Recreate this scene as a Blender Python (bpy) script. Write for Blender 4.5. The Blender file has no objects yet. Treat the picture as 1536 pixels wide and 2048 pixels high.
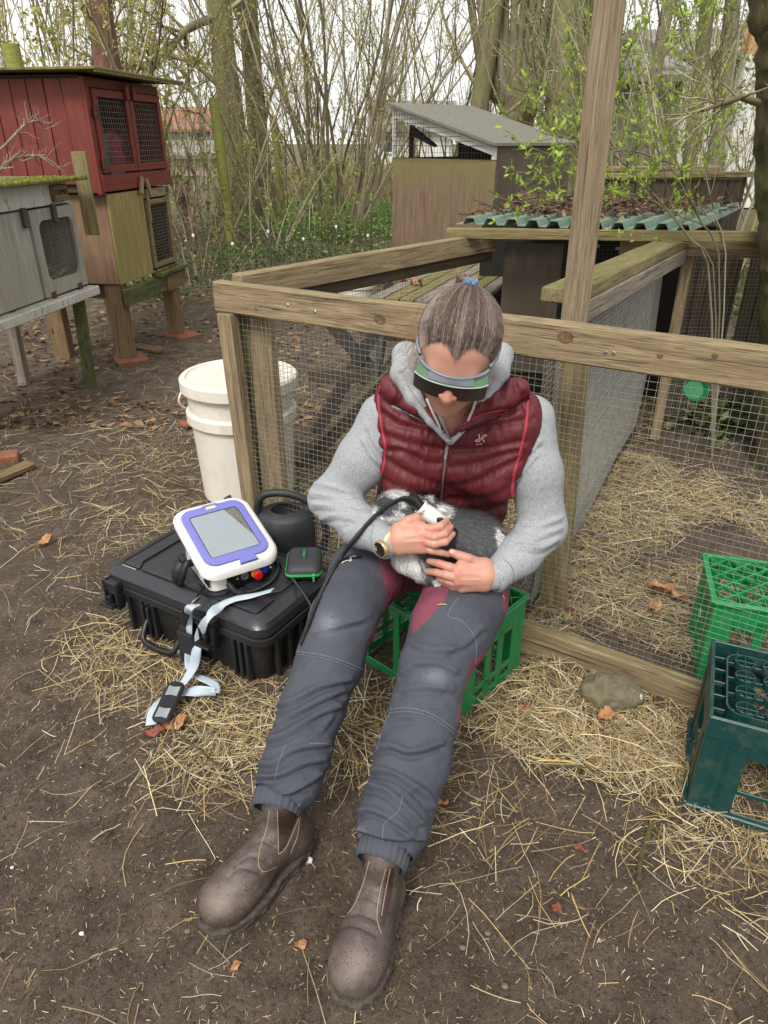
import bpy, bmesh, math, random
import numpy as np
from mathutils import Vector, Matrix, noise
from mathutils.bvhtree import BVHTree

# ------------------------------------------------------------------ camera, light, exposure
sc = bpy.context.scene
COL = sc.collection
F_PX = 1420.0; PITCH = math.radians(27.7); CAM_H = 1.45
cP, sP = math.cos(PITCH), math.sin(PITCH)
cam_d = bpy.data.cameras.new('camera'); cam = bpy.data.objects.new('camera', cam_d); COL.objects.link(cam)
cam_d.sensor_fit = 'VERTICAL'; cam_d.sensor_height = 36.0; cam_d.lens = 36.0 * F_PX / 2048.0
cam_d.clip_start = 0.05; cam_d.clip_end = 800
cam.location = (0, 0, CAM_H); cam.rotation_euler = (math.radians(90) - PITCH, 0, 0)
sc.camera = cam
world = bpy.data.worlds.new("World"); sc.world = world; world.use_nodes = True
wn = world.node_tree.nodes; wl = world.node_tree.links; wn.clear()
wo = wn.new('ShaderNodeOutputWorld'); wb = wn.new('ShaderNodeBackground')
sky = wn.new('ShaderNodeTexSky'); sky.sky_type = 'NISHITA'; sky.sun_disc = False
SUN_EL = math.radians(52); SUN_ROT = math.radians(200)
sky.sun_elevation = SUN_EL; sky.sun_rotation = SUN_ROT; sky.dust_density = 4.0; sky.air_density = 1.0; sky.ozone_density = 1.0
hs = wn.new('ShaderNodeHueSaturation'); hs.inputs['Saturation'].default_value = 0.22
ov = wn.new('ShaderNodeMix'); ov.data_type = 'RGBA'; ov.inputs[0].default_value = 0.72; ov.inputs[7].default_value = (6.4, 6.4, 6.3, 1)   # even cloud cover over the clear sky
wl.new(sky.outputs[0], hs.inputs['Color']); wl.new(hs.outputs[0], ov.inputs[6]); wl.new(ov.outputs[2], wb.inputs[0]); wb.inputs[1].default_value = 0.12
wl.new(wb.outputs[0], wo.inputs[0])
sd = bpy.data.lights.new('sun', 'SUN'); sd.energy = 1.5; sd.angle = math.radians(16); sd.color = (1.0, 0.97, 0.93)
sun = bpy.data.objects.new('sun', sd); COL.objects.link(sun)
_el, _az = SUN_EL, SUN_ROT
_to = Vector((math.sin(_az) * math.cos(_el), math.cos(_az) * math.cos(_el), math.sin(_el)))
sun.rotation_euler = _to.to_track_quat('Z', 'Y').to_euler(); sun.location = _to * 20
sc.view_settings.view_transform = 'Standard'; sc.view_settings.look = 'None'
sc.view_settings.gamma = 1.0; sc.view_settings.use_curve_mapping = False
sc.view_settings.exposure = 0.88
sc.cycles.max_bounces = 6; sc.cycles.transparent_max_bounces = 8

def W(x, y, Y=None, z=None, d=None):
    """world point seen at photo pixel (x, y): at forward distance Y, height z or lens-axis depth d"""
    u = (x - 768) / F_PX; v = (1024 - y) / F_PX
    D = Vector((u, cP + v * sP, -sP + v * cP))
    t = (z - CAM_H) / D.z if z is not None else (Y / D.y if Y is not None else d)
    return Vector((0, 0, CAM_H)) + D * t

# ------------------------------------------------------------------ helpers
WM = {}
def reg(o, mw=None, parent=None):
    mw = mw if mw is not None else Matrix.Identity(4)
    COL.objects.link(o)
    if parent is not None:
        o.parent = parent; o.matrix_parent_inverse = WM[parent].inverted()
    o.matrix_basis = mw; WM[o] = mw.copy()
    return o
def tag(o, label=None, cat=None, group=None, kind=None):
    if label: o['label'] = label
    if cat: o['category'] = cat
    if group: o['group'] = group
    if kind: o['kind'] = kind
    return o
def thing(name, loc, label, cat, group=None):
    return tag(reg(bpy.data.objects.new(name, None), Matrix.Translation(Vector(loc))), label, cat, group)

def mesh_np(name, V, Fs, mat, parent=None, mw=None, smooth=False, attr=None, mats=None, mi=None):
    V = np.asarray(V, dtype=np.float32).reshape(-1, 3)
    if not isinstance(Fs, (list, tuple)): Fs = [Fs]
    Fs = [np.asarray(f, dtype=np.int32) for f in Fs if len(f)]
    me = bpy.data.meshes.new(name)
    me.vertices.add(len(V)); me.vertices.foreach_set('co', V.ravel())
    nl = sum(f.size for f in Fs); npoly = sum(len(f) for f in Fs)
    me.loops.add(nl); me.polygons.add(npoly)
    me.loops.foreach_set('vertex_index', np.concatenate([f.ravel() for f in Fs]))
    sizes = np.concatenate([np.full(len(f), f.shape[1], dtype=np.int32) for f in Fs])
    starts = np.concatenate([[0], np.cumsum(sizes)[:-1]]).astype(np.int32)
    me.polygons.foreach_set('loop_start', starts)
    if mi is not None: me.polygons.foreach_set('material_index', np.asarray(mi, dtype=np.int32))
    if smooth: me.polygons.foreach_set('use_smooth', np.ones(npoly, dtype=bool))
    me.update(calc_edges=True)
    for m_ in (mats or [mat]): me.materials.append(m_)
    if attr is not None:
        for an, av in attr.items():
            av = np.asarray(av, dtype=np.float32)
            if av.ndim == 1:
                a = me.attributes.new(an, 'FLOAT', 'POINT'); a.data.foreach_set('value', av)
            else:
                a = me.attributes.new(an, 'FLOAT_COLOR', 'POINT')
                if av.shape[1] == 3: av = np.concatenate([av, np.ones((len(av), 1), dtype=np.float32)], 1)
                a.data.foreach_set('color', av.ravel())
    return reg(bpy.data.objects.new(name, me), mw, parent)

def nrm(a): return a / np.maximum(np.linalg.norm(a, axis=-1, keepdims=True), 1e-9)
def tubes(P, R, sides=3, ref=(0.13, 0.31, 0.94)):
    P = np.asarray(P, float); N, K, _ = P.shape
    R = np.asarray(R, float)
    if R.ndim == 0: R = np.full((N, K), float(R))
    if R.ndim == 1: R = np.repeat(R[:, None], K, 1)
    T = nrm(np.gradient(P, axis=1)) if K > 2 else nrm(np.repeat((P[:, 1:] - P[:, :1]), 2, 1))
    ref = np.asarray(ref, float)
    A = nrm(np.cross(T, ref)); B = np.cross(T, A)
    a = np.arange(sides) * 2 * math.pi / sides
    V = P[:, :, None] + R[:, :, None, None] * (np.cos(a)[:, None] * A[:, :, None] + np.sin(a)[:, None] * B[:, :, None])
    idx = np.arange(N * K * sides).reshape(N, K, sides)
    i0 = idx[:, :-1]; i1 = idx[:, 1:]
    Fq = np.stack([i0, np.roll(i0, -1, 2), np.roll(i1, -1, 2), i1], -1).reshape(-1, 4)
    return V.reshape(-1, 3), Fq
def ribbons(P, Wd, side):
    """flat strips: P (N,K,3), Wd (N,) half widths, side (N,3) sideways direction"""
    N, K, _ = P.shape
    s = side[:, None] * Wd[:, None, None]
    V = np.stack([P - s, P + s], 2)
    idx = np.arange(N * K * 2).reshape(N, K, 2)
    Fq = np.stack([idx[:, :-1, 0], idx[:, :-1, 1], idx[:, 1:, 1], idx[:, 1:, 0]], -1).reshape(-1, 4)
    return V.reshape(-1, 3), Fq

class MB:
    def __init__(s): s.V = []; s.F = {}; s.n = 0
    def add(s, V, Fs):
        V = np.asarray(V, float).reshape(-1, 3)
        for f in Fs: s.F.setdefault(len(f), []).append([i + s.n for i in f])
        s.V.append(V); s.n += len(V); return s
    def addnp(s, V, Fq):
        s.F.setdefault(Fq.shape[1], []).extend((Fq + s.n).tolist()); s.V.append(np.asarray(V)); s.n += len(V); return s
    def box(s, c, sz, M=None, b=0.002):
        """chamfered box"""
        hx, hy, hz = [q / 2 for q in sz]; b = min(b, hx * .45, hy * .45, hz * .45)
        V = []
        for sx, iy in ((-hx, b), (-hx + b, 0), (hx - b, 0), (hx, b)):
            y1, z1 = hy - iy, hz - iy
            for (y, z) in ((y1 - b, z1), (y1, z1 - b), (y1, -z1 + b), (y1 - b, -z1), (-y1 + b, -z1), (-y1, -z1 + b), (-y1, z1 - b), (-y1 + b, z1)):
                V.append((sx, y, z))
        Fs = []
        for k in range(3):
            for i in range(8):
                j = (i + 1) % 8; Fs.append([k * 8 + j, k * 8 + i, (k + 1) * 8 + i, (k + 1) * 8 + j])
        Fs.append(list(range(8))); Fs.append(list(range(31, 23, -1)))
        V = np.array(V)
        if M is not None: V = V @ np.array(M.to_3x3()).T
        V = V + np.array(c, float)
        return s.add(V, Fs)
    def tube(s, pts, r, n=12, caps=True, ref=(0.13, 0.31, 0.94)):
        P = np.array([list(p) for p in pts], float)[None]
        R = np.full((1, P.shape[1]), r, float) if np.isscalar(r) else np.array(r, float)[None]
        V, Fq = tubes(P, R, n, ref); k0 = s.n
        s.addnp(V, Fq)
        if caps:
            K = P.shape[1]
            s.F.setdefault(n, []).append([k0 + i for i in range(n)][::-1]); s.F[n].append([k0 + (K - 1) * n + i for i in range(n)])
        return s
    def lathe(s, prof, n=32, M=None):
        V = []; Fs = []
        for r, z in prof:
            for i in range(n):
                a = 2 * math.pi * i / n; V.append((r * math.cos(a), r * math.sin(a), z))
        for k in range(len(prof) - 1):
            for i in range(n):
                j = (i + 1) % n; Fs.append([k * n + i, k * n + j, (k + 1) * n + j, (k + 1) * n + i])
        Fs.append(list(range(n - 1, -1, -1))); Fs.append([(len(prof) - 1) * n + i for i in range(n)])
        V = np.array(V)
        if M is not None: V = V @ np.array(M.to_3x3()).T + np.array(M.translation)
        return s.add(V, Fs)
    def prism(s, poly, z0, z1, M=None):
        n = len(poly)
        V = [(x, y, z0) for x, y in poly] + [(x, y, z1) for x, y in poly]
        Fs = [list(range(n - 1, -1, -1)), list(range(n, 2 * n))] + [[i, (i + 1) % n, n + (i + 1) % n, n + i] for i in range(n)]
        V = np.array(V, float)
        if M is not None: V = V @ np.array(M.to_3x3()).T + np.array(M.translation)
        return s.add(V, Fs)
    def build(s, name, mat, parent=None, mw=None, smooth=False, auto=None):
        V = np.concatenate(s.V)
        me = bpy.data.meshes.new(name)
        fl = [f for k in s.F for f in s.F[k]]
        me.from_pydata(V.tolist(), [], fl); me.materials.append(mat)
        if smooth or auto: me.polygons.foreach_set('use_smooth', np.ones(len(fl), dtype=bool))
        if auto: me.set_sharp_from_angle(angle=math.radians(auto))
        me.update()
        return reg(bpy.data.objects.new(name, me), mw, parent)

def frame(o, x, up=(0, 0, 1)):
    x = Vector(x).normalized(); up = Vector(up)
    y = up.cross(x); y.normalize(); z = x.cross(y)
    M = Matrix((x, y, z)).transposed().to_4x4(); M.translation = Vector(o); return M
RNG = np.random.default_rng(7)
def beam(name, p0, p1, w, h, mat, parent=None, up=(0, 0, 1), b=0.003, wob=0.0012):
    """a piece of timber from p0 to p1 (centre line), w across, h along 'up'; local X runs with the grain"""
    p0, p1 = Vector(p0), Vector(p1); L = (p1 - p0).length
    M = frame((p0 + p1) / 2, p1 - p0, up)
    nseg = max(3, int(L / 0.12)); xs = np.concatenate([[-L / 2], np.linspace(-L / 2 + b, L / 2 - b, nseg), [L / 2]])
    b2 = min(b, w * .3, h * .3)
    V = []; n = len(xs)
    for k, x in enumerate(xs):
        ins = b2 if k in (0, n - 1) else 0
        y1, z1 = w / 2 - ins, h / 2 - ins
        for (y, z) in ((y1 - b2, z1), (y1, z1 - b2), (y1, -z1 + b2), (y1 - b2, -z1), (-y1 + b2, -z1), (-y1, -z1 + b2), (-y1, z1 - b2), (-y1 + b2, z1)):
            V.append((x, y, z))
    V = np.array(V) ; V[:, 1:] += RNG.normal(0, wob * 0.5, (len(V), 2)) * (min(w, h) > .012)
    Fs = []
    for k in range(n - 1):
        for i in range(8):
            j = (i + 1) % 8; Fs.append([k * 8 + j, k * 8 + i, (k + 1) * 8 + i, (k + 1) * 8 + j])
    Fs.append(list(range(8))); Fs.append([(n - 1) * 8 + i for i in range(7, -1, -1)])
    m = MB(); m.add(V, Fs)
    return m.build(name, mat, parent, M)

def hexc(h):
    c = [int(h[i:i + 2], 16) / 255 for i in (1, 3, 5)]
    return tuple((x / 12.92 if x <= .04045 else ((x + .055) / 1.055) ** 2.4) for x in c)

# ------------------------------------------------------------------ materials
class NT:
    def __init__(s, name):
        s.m = bpy.data.materials.new(name); s.m.use_nodes = True
        s.n = s.m.node_tree.nodes; s.l = s.m.node_tree.links
        s.b = s.n['Principled BSDF']
    def node(s, t, **k):
        nd = s.n.new(t)
        for a, v in k.items():
            if a in nd.inputs.keys() if hasattr(nd.inputs, 'keys') else False: nd.inputs[a].default_value = v
            else: setattr(nd, a, v)
        return nd
    def link(s, a, b): s.l.new(a, b)
    def coord(s, kind='Object', scale=(1, 1, 1), rnd=False):
        tc = s.n.new('ShaderNodeTexCoord'); mp = s.n.new('ShaderNodeMapping'); mp.inputs['Scale'].default_value = scale
        s.link(tc.outputs[kind], mp.inputs['Vector'])
        if rnd:
            oi = s.n.new('ShaderNodeObjectInfo'); mu = s.n.new('ShaderNodeMath'); mu.operation = 'MULTIPLY'; mu.inputs[1].default_value = 37.0
            s.link(oi.outputs['Random'], mu.inputs[0]); cb = s.n.new('ShaderNodeCombineXYZ')
            for i in range(3): s.link(mu.outputs[0], cb.inputs[i])
            s.link(cb.outputs[0], mp.inputs['Location'])
        return mp.outputs[0]
    def noise(s, vec, scale=5, detail=5, rough=.6, dist=0):
        nd = s.n.new('ShaderNodeTexNoise'); nd.inputs['Scale'].default_value = scale; nd.inputs['Detail'].default_value = detail
        nd.inputs['Roughness'].default_value = rough; nd.inputs['Distortion'].default_value = dist
        s.link(vec, nd.inputs['Vector']); return nd.outputs['Fac']
    def ramp(s, fac, stops):
        r = s.n.new('ShaderNodeValToRGB'); s.link(fac, r.inputs[0]); e = r.color_ramp.elements
        while len(e) < len(stops): e.new(0.5)
        for i, (p, c) in enumerate(stops):
            e[i].position = p; e[i].color = (*c, 1) if len(c) == 3 else c
        return r.outputs[0]
    def step(s, fac, a, b):
        mr = s.n.new('ShaderNodeMapRange'); mr.inputs[1].default_value = a; mr.inputs[2].default_value = b
        s.link(fac, mr.inputs[0]); return mr.outputs[0]
    def mix(s, fac, a, b, mode='MIX'):
        mx = s.n.new('ShaderNodeMix'); mx.data_type = 'RGBA'; mx.blend_type = mode
        for sock, v in ((mx.inputs[0], fac), (mx.inputs[6], a), (mx.inputs[7], b)):
            if isinstance(v, (int, float)): sock.default_value = v
            elif isinstance(v, tuple): sock.default_value = (*v, 1)
            else: s.link(v, sock)
        return mx.outputs[2]
    def math(s, op, a, b=0.0):
        nd = s.n.new('ShaderNodeMath'); nd.operation = op
        for i, v in enumerate((a, b)):
            if isinstance(v, (int, float)): nd.inputs[i].default_value = v
            else: s.link(v, nd.inputs[i])
        return nd.outputs[0]
    def col(s, c): 
        if isinstance(c, tuple): s.b.inputs['Base Color'].default_value = (*c, 1)
        else: s.link(c, s.b.inputs['Base Color'])
    def rough(s, r):
        if isinstance(r, (int, float)): s.b.inputs['Roughness'].default_value = r
        else: s.link(r, s.b.inputs['Roughness'])
    def bump(s, h, strength=.4, dist=.002, prev=None):
        bp = s.n.new('ShaderNodeBump'); bp.inputs['Strength'].default_value = strength; bp.inputs['Distance'].default_value = dist
        s.link(h, bp.inputs['Height'])
        if prev is not None: s.link(prev, bp.inputs['Normal'])
        s.link(bp.outputs[0], s.b.inputs['Normal']); return bp.outputs[0]
    def up(s):
        g = s.n.new('ShaderNodeNewGeometry'); sx = s.n.new('ShaderNodeSeparateXYZ'); s.link(g.outputs['Normal'], sx.inputs[0]); return sx.outputs[2]
    def attr(s, name):
        a = s.n.new('ShaderNodeAttribute'); a.attribute_name = name; return a

def simple(name, c, c2=None, rough=.6, scale=20, stretch=(1, 1, 1), bump=.2, bd=.001, metal=0, spec=None, rnd=False, coat=0):
    t = NT(name); v = t.coord('Object', stretch, rnd)
    n1 = t.noise(v, scale, 6, .6); c2 = c2 or tuple(x * .75 for x in c)
    t.col(t.ramp(n1, [(.3, c2), (.7, c)])); t.rough(t.step(n1, 1.4 * 0, 1) if False else rough)
    if bump: t.bump(t.noise(v, scale * 3, 5, .6), bump, bd)
    t.b.inputs['Metallic'].default_value = metal
    if spec is not None: t.b.inputs['Specular IOR Level'].default_value = spec
    if coat: t.b.inputs['Coat Weight'].default_value = coat
    return t.m

def wood(name, light, dark, moss=(.1, .11, .03), moss_amt=.5, rough=.8, grain=1.0, red=None, knots=True, moss_all=0.0, streak=None):
    t = NT(name); v = t.coord('Object', (1.6, 26, 26), True)
    n1 = t.noise(v, 2.2 * grain, 8, .65, 1.2)
    v2 = t.coord('Object', (1, 2.2, 2.2), True); n2 = t.noise(v2, 2.0, 4, .6)
    fine = t.noise(t.coord('Object', (3, 90, 90), True), 3.0, 4, .7, .4)
    c = t.ramp(n1, [(.28, dark), (.5, tuple((a + b) / 2 for a, b in zip(light, dark))), (.72, light)])
    c = t.mix(t.math('MULTIPLY', t.step(fine, .53, .66), .8), c, tuple(x * .5 for x in dark))
    crk = t.noise(t.coord('Object', (.9, 48, 48), True), 2.6, 3, .55, .6); c = t.mix(t.math('MULTIPLY', t.step(crk, .64, .67), .85), c, tuple(x * .22 for x in dark))
    if red: c = t.mix(t.math('MULTIPLY', t.step(n2, .45, .7), .6), c, red)
    if knots:
        vo = t.n.new('ShaderNodeTexVoronoi'); vo.inputs['Scale'].default_value = 2.6
        t.link(t.coord('Object', (1, 2.2, 2.2), True), vo.inputs['Vector'])
        k = t.step(vo.outputs['Distance'], .075, .045); c = t.mix(t.math('MULTIPLY', k, .85), c, tuple(x * .3 for x in dark))
    up = t.step(t.up(), .3, .9); n3 = t.noise(t.coord('Object', (6, 9, 9), True), 2.4, 6, .7)
    mf = t.math('MULTIPLY', t.step(n3, .42, .62), t.math('ADD', t.math('MULTIPLY', up, moss_amt), moss_all))
    c = t.mix(mf, c, moss)
    t.col(c); t.rough(rough)
    t.bump(t.math('SUBTRACT', t.math('ADD', n1, t.math('MULTIPLY', fine, .7)), t.math('MULTIPLY', t.step(crk, .63, .67), 1.2)), .7, .004)
    return t.m

M = {}
M['wood'] = wood('weathered_pine', hexc('#a3916f'), hexc('#645039'), hexc('#68653a'), .6, grain=1.0)
M['wood_mossy'] = wood('mossy_pine', hexc('#9b8a62'), hexc('#5b4d30'), hexc('#67682f'), .8, moss_all=.35)
M['wood_tall'] = wood('tall_post_pine', hexc('#a9987c'), hexc('#6b5741'), hexc('#716d40'), .3, red=hexc('#7c6450'), moss_all=.12)
M['wood_dark'] = wood('dark_old_wood', hexc('#5d4f3b'), hexc('#2c2418'), hexc('#4b4a2a'), .4)
M['wood_black'] = wood('blackened_wood', hexc('#3a332a'), hexc('#1b1712'), hexc('#33301f'), .2)
M['wood_brown'] = wood('brown_leg_wood', hexc('#8d7150'), hexc('#57422b'), hexc('#5f5f2c'), .3, moss_all=.25)
M['wood_green'] = wood('green_algae_wood', hexc('#5c5a34'), hexc('#332d1b'), hexc('#5d6a22'), .6, moss_all=.7)
M['wood_grey'] = wood('grey_wood', hexc('#9b9284'), hexc('#655c4f'), hexc('#6b6a4a'), .3)
M['stake'] = wood('green_stake_wood', hexc('#a0a24d'), hexc('#6c6b33'), hexc('#7f8a3a'), .2, knots=False)

def ply(name, light, dark, moss, k=.5, wear=None, top=None):
    t = NT(name); v = t.coord('Object', (1, 1, 1), True)
    w = t.n.new('ShaderNodeTexWave'); w.inputs['Scale'].default_value = 5; w.inputs['Distortion'].default_value = 9; w.inputs['Detail'].default_value = 3
    w.inputs['Detail Scale'].default_value = .8
    t.link(t.coord('Object', (4, 4, .8), True), w.inputs['Vector'])
    n1 = t.noise(t.coord('Object', (18, 18, 2), True), 2, 7, .7)
    c = t.ramp(n1, [(.3, dark), (.7, light)])
    c = t.mix(t.math('MULTIPLY', w.outputs['Fac'], .35), c, dark)
    n2 = t.noise(v, 3.2, 6, .7); c = t.mix(t.math('MULTIPLY', t.step(n2, .48, .62), k), c, moss)
    if top:   # algae band below the upper edge of the panel
        gz = t.n.new('ShaderNodeSeparateXYZ'); t.link(t.coord('Object'), gz.inputs[0]); c = t.mix(t.math('MULTIPLY', t.step(t.math('ADD', gz.outputs[2], t.math('MULTIPLY', n2, .25)), top[0], top[1]), .8), c, top[2])
    if wear: c = t.mix(t.step(t.noise(t.coord('Object', (9, 9, 2.2), True), 4, 8, .75), .56, .62), c, wear)
    t.col(c); t.rough(.75); t.bump(n1, .4, .002); return t.m
M['ply'] = ply('weathered_plywood', hexc('#a88a5c'), hexc('#7a6040'), hexc('#6d6433'), .5)
M['ply_green'] = ply('algae_plywood', hexc('#a3935c'), hexc('#77683d'), hexc('#7c7a3c'), .7)
M['ply_shed'] = ply('shed_plywood', hexc('#94765c'), hexc('#6b513c'), hexc('#6a5f38'), .5)
M['ply_shedtop'] = ply('shed_front_plywood', hexc('#8a7360'), hexc('#5c4838'), hexc('#6a5f38'), .6, top=(1.10, 1.36, hexc('#726c3c')))
M['ply_dark'] = ply('dark_brown_board', hexc('#5b4d40'), hexc('#3f342a'), hexc('#4a4335'), .4)
M['ply_grey'] = ply('grey_worn_plywood', hexc('#a9a79f'), hexc('#7d766a'), hexc('#8f8b78'), .5)
M['white_worn'] = ply('worn_white_paint', hexc('#c4c3bc'), hexc('#a8a69c'), hexc('#8d8c7c'), .35, wear=hexc('#6d675b'))

def red_paint():
    t = NT('red_barn_paint'); n1 = t.noise(t.coord('Object', (3, 14, 14), True), 2, 6, .65)
    c = t.ramp(n1, [(.3, hexc('#5c2219')), (.7, hexc('#7a3024'))])
    n2 = t.noise(t.coord('Object', (5, 30, 30), True), 3, 5, .7)
    c = t.mix(t.math('MULTIPLY', t.step(n2, .66, .74), .6), c, hexc('#a98d82'))
    c = t.mix(t.math('MULTIPLY', t.step(t.noise(t.coord('Object', (4, 4, 4), True), 2, 4), .55, .7), .5), c, hexc('#4c2019'))
    t.col(c); t.rough(.6); t.bump(n1, .3, .002); return t.m
M['red'] = red_paint()
M['wire'] = simple('galvanised_wire', hexc('#a9a69c'), hexc('#77746a'), .5, 60, bump=0, metal=.35)
M['wire_dark'] = simple('dark_wire', hexc('#4b4840'), hexc('#2a2824'), .6, 60, bump=0)
M['wire_pale'] = simple('pale_galvanised_wire', hexc('#c4c2ba'), hexc('#a19f97'), .45, 60, bump=0, metal=.2)
M['dark'] = simple('dark_interior', hexc('#241f19'), hexc('#12100c'), .9, 8, bump=.2)  # near-black colour paints interior shade onto boards in the hutches, shed and shelter
M['rust'] = simple('rusty_iron', hexc('#5f3a26'), hexc('#3a2418'), .85, 60, bump=.5)
M['metal'] = simple('steel', hexc('#aaa9a5'), hexc('#82817c'), .35, 40, metal=.8)
M['knot'] = simple('wood_knot', hexc('#7a6045'), hexc('#443220'), .85, 90, bump=.5)
M['brick'] = simple('brick_slab', hexc('#8f5a41'), hexc('#6a4433'), .9, 30, bump=.6, bd=.003)
M['white_plastic'] = None

def plastic(name, c, dirt, amt=.5, rough=.4, scale=9, trans=0):
    t = NT(name); v = t.coord('Object', (1, 1, 1), True); n1 = t.noise(v, scale, 8, .72)
    n2 = t.noise(v, scale * .35, 5, .6)
    f = t.math('MULTIPLY', t.step(n1, .5, .75), amt)
    cc = t.mix(f, t.mix(t.step(n2, .3, .7), tuple(x * .88 for x in c), c), dirt); t.col(cc)
    t.rough(t.math('ADD', t.math('MULTIPLY', n1, .35), rough - .15)); t.bump(t.noise(v, scale * 12, 3), .12, .0008)
    return t.m
M['barrel'] = plastic('white_barrel_plastic', hexc('#dcd6c8'), hexc('#a08f78'), .45, .4)
M['crate_green'] = plastic('green_crate_plastic', hexc('#157a44'), hexc('#7c7a58'), .28, .4, 14)
M['crate_bright'] = plastic('bright_green_crate_plastic', hexc('#128a48'), hexc('#6f8a5c'), .25, .4, 14)
M['crate_dark'] = plastic('dark_green_crate_plastic', hexc('#0f3b39'), hexc('#7d7a62'), .28, .38, 14)
M['green_sheet'] = plastic('green_painted_sheet', hexc('#6b8573'), hexc('#50523c'), .85, .5, 7)
M['felt'] = simple('grey_roofing_felt', hexc('#78756b'), hexc('#5b584e'), .8, 40, bump=.5)
M['felt_moss'] = simple('mossy_roof_board', hexc('#7c7448'), hexc('#545026'), .9, 18, bump=.6, bd=.004)
M['hutch_green'] = plastic('green_bucket_plastic', hexc('#1f5a49'), hexc('#40604f'), .3, .5)
M['hutch_red'] = plastic('red_cloth', hexc('#7d1f35'), hexc('#5b1525'), .5, .8)
M['pale_plastic'] = plastic('pale_plastic', hexc('#b9b9b4'), hexc('#8a877c'), .4, .5)

def soil():
    t = NT('bare_soil'); v = t.coord('Object')
    big = t.noise(v, 1.1, 4, .6); mid = t.noise(v, 9, 6, .7); fine = t.noise(v, 90, 6, .75); vf = t.noise(v, 420, 3, .7)
    c = t.ramp(mid, [(.30, hexc('#392d23')), (.5, hexc('#5f5043')), (.70, hexc('#7e6c5a'))])
    c = t.mix(t.math('MULTIPLY', t.step(big, .4, .62), .45), c, hexc('#554636'))
    c = t.mix(t.math('MULTIPLY', t.step(fine, .50, .40), .7), c, hexc('#271f17'))  # low spots of the fine noise darkened to paint in crevice shading
    c = t.mix(t.math('MULTIPLY', t.step(vf, .56, .64), .7), c, hexc('#93836c'))
    c = t.mix(t.math('MULTIPLY', t.step(fine, .64, .70), .55), c, hexc('#a08f70'))
    # beyond the yard leaf mould and moss
    g = t.n.new('ShaderNodeSeparateXYZ'); t.link(v, g.inputs[0])
    far = t.step(g.outputs[1], 5.5, 11)
    gr = t.mix(t.step(t.noise(v, 2.5, 5, .7), .45, .58), hexc('#5d5134'), hexc('#566231'))
    c = t.mix(t.math('MULTIPLY', far, .55), c, gr)
    t.col(c); t.rough(.92)
    p = t.bump(mid, .35, .02); t.bump(t.math('ADD', fine, t.math('MULTIPLY', vf, .5)), 1.0, .014, p)
    return t.m
M['soil'] = soil()
def attr_mat(name, rough=.7, trans=0.0, an='Col', bump=0):
    t = NT(name); a = t.attr(an); t.col(a.outputs['Color']); t.rough(rough)
    if trans:
        tr = t.n.new('ShaderNodeBsdfTranslucent'); t.link(a.outputs['Color'], tr.inputs[0])
        ms = t.n.new('ShaderNodeMixShader'); ms.inputs[0].default_value = trans
        out = t.n['Material Output']; t.link(t.b.outputs[0], ms.inputs[1]); t.link(tr.outputs[0], ms.inputs[2]); t.link(ms.outputs[0], out.inputs[0])
    return t.m
M['straw'] = attr_mat('dry_straw', .6); M['leaf'] = attr_mat('young_leaf', .45, .4); M['litter'] = attr_mat('dead_leaf', .8, .15)
M['twig'] = attr_mat('twig_bark', .85)
def bark(name, light, dark, moss, amt=.6, scale=1.0, lich=None):
    t = NT(name); v = t.coord('Object', (1, 1, .28), True)
    vo = t.n.new('ShaderNodeTexVoronoi'); vo.inputs['Scale'].default_value = 26 * scale; t.link(v, vo.inputs['Vector'])
    n1 = t.noise(v, 16 * scale, 8, .7, .5); n2 = t.noise(t.coord('Object', (1, 1, .6), True), 4 * scale, 5, .65)
    c = t.ramp(n1, [(.3, dark), (.7, light)])
    c = t.mix(t.math('MULTIPLY', t.step(n2, .4, .6), amt), c, moss)
    if lich: c = t.mix(t.math('MULTIPLY', t.step(t.noise(t.coord('Object'), 55 * scale, 4, .7), .62, .68), .8), c, lich)
    t.col(c); t.rough(.95); t.bump(t.math('ADD', n1, t.math('MULTIPLY', vo.outputs['Distance'], .6)), .9, .02)
    return t.m
M['bark'] = bark('grey_green_bark', hexc('#8f866d'), hexc('#544b38'), hexc('#7f7f48'), .6)
M['bark_pale'] = bark('pale_bark', hexc('#98907c'), hexc('#645b49'), hexc('#7f7d52'), .5)
M['bark_red'] = bark('reddish_bark', hexc('#8a6552'), hexc('#4c3329'), hexc('#6d5a40'), .3)
M['bark_moss'] = bark('mossy_bark', hexc('#5f5537'), hexc('#2e2a1a'), hexc('#55571f'), .8, 1.4, hexc('#8f8f76'))

# ------------------------------------------------------------------ noise in numpy
_perm = np.random.default_rng(3).random((256, 256))
def vnoise(x, y):
    xi = np.floor(x).astype(int); yi = np.floor(y).astype(int); fx = x - xi; fy = y - yi
    fx = fx * fx * (3 - 2 * fx); fy = fy * fy * (3 - 2 * fy)
    g = lambda a, b: _perm[a & 255, b & 255]
    return (g(xi, yi) * (1 - fx) + g(xi + 1, yi) * fx) * (1 - fy) + (g(xi, yi + 1) * (1 - fx) + g(xi + 1, yi + 1) * fx) * fy - .5
def gh(x, y):
    x = np.asarray(x, float); y = np.asarray(y, float)
    h = .012 * vnoise(x * 3 + 5, y * 3) + .014 * vnoise(x * 9, y * 9 + 3) + .012 * vnoise(x * 24, y * 24) + .009 * vnoise(x * 55, y * 55)
    far = np.clip((y - 5) / 8, 0, 1)
    return h + far * .12 * vnoise(x * .5, y * .5)

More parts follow.
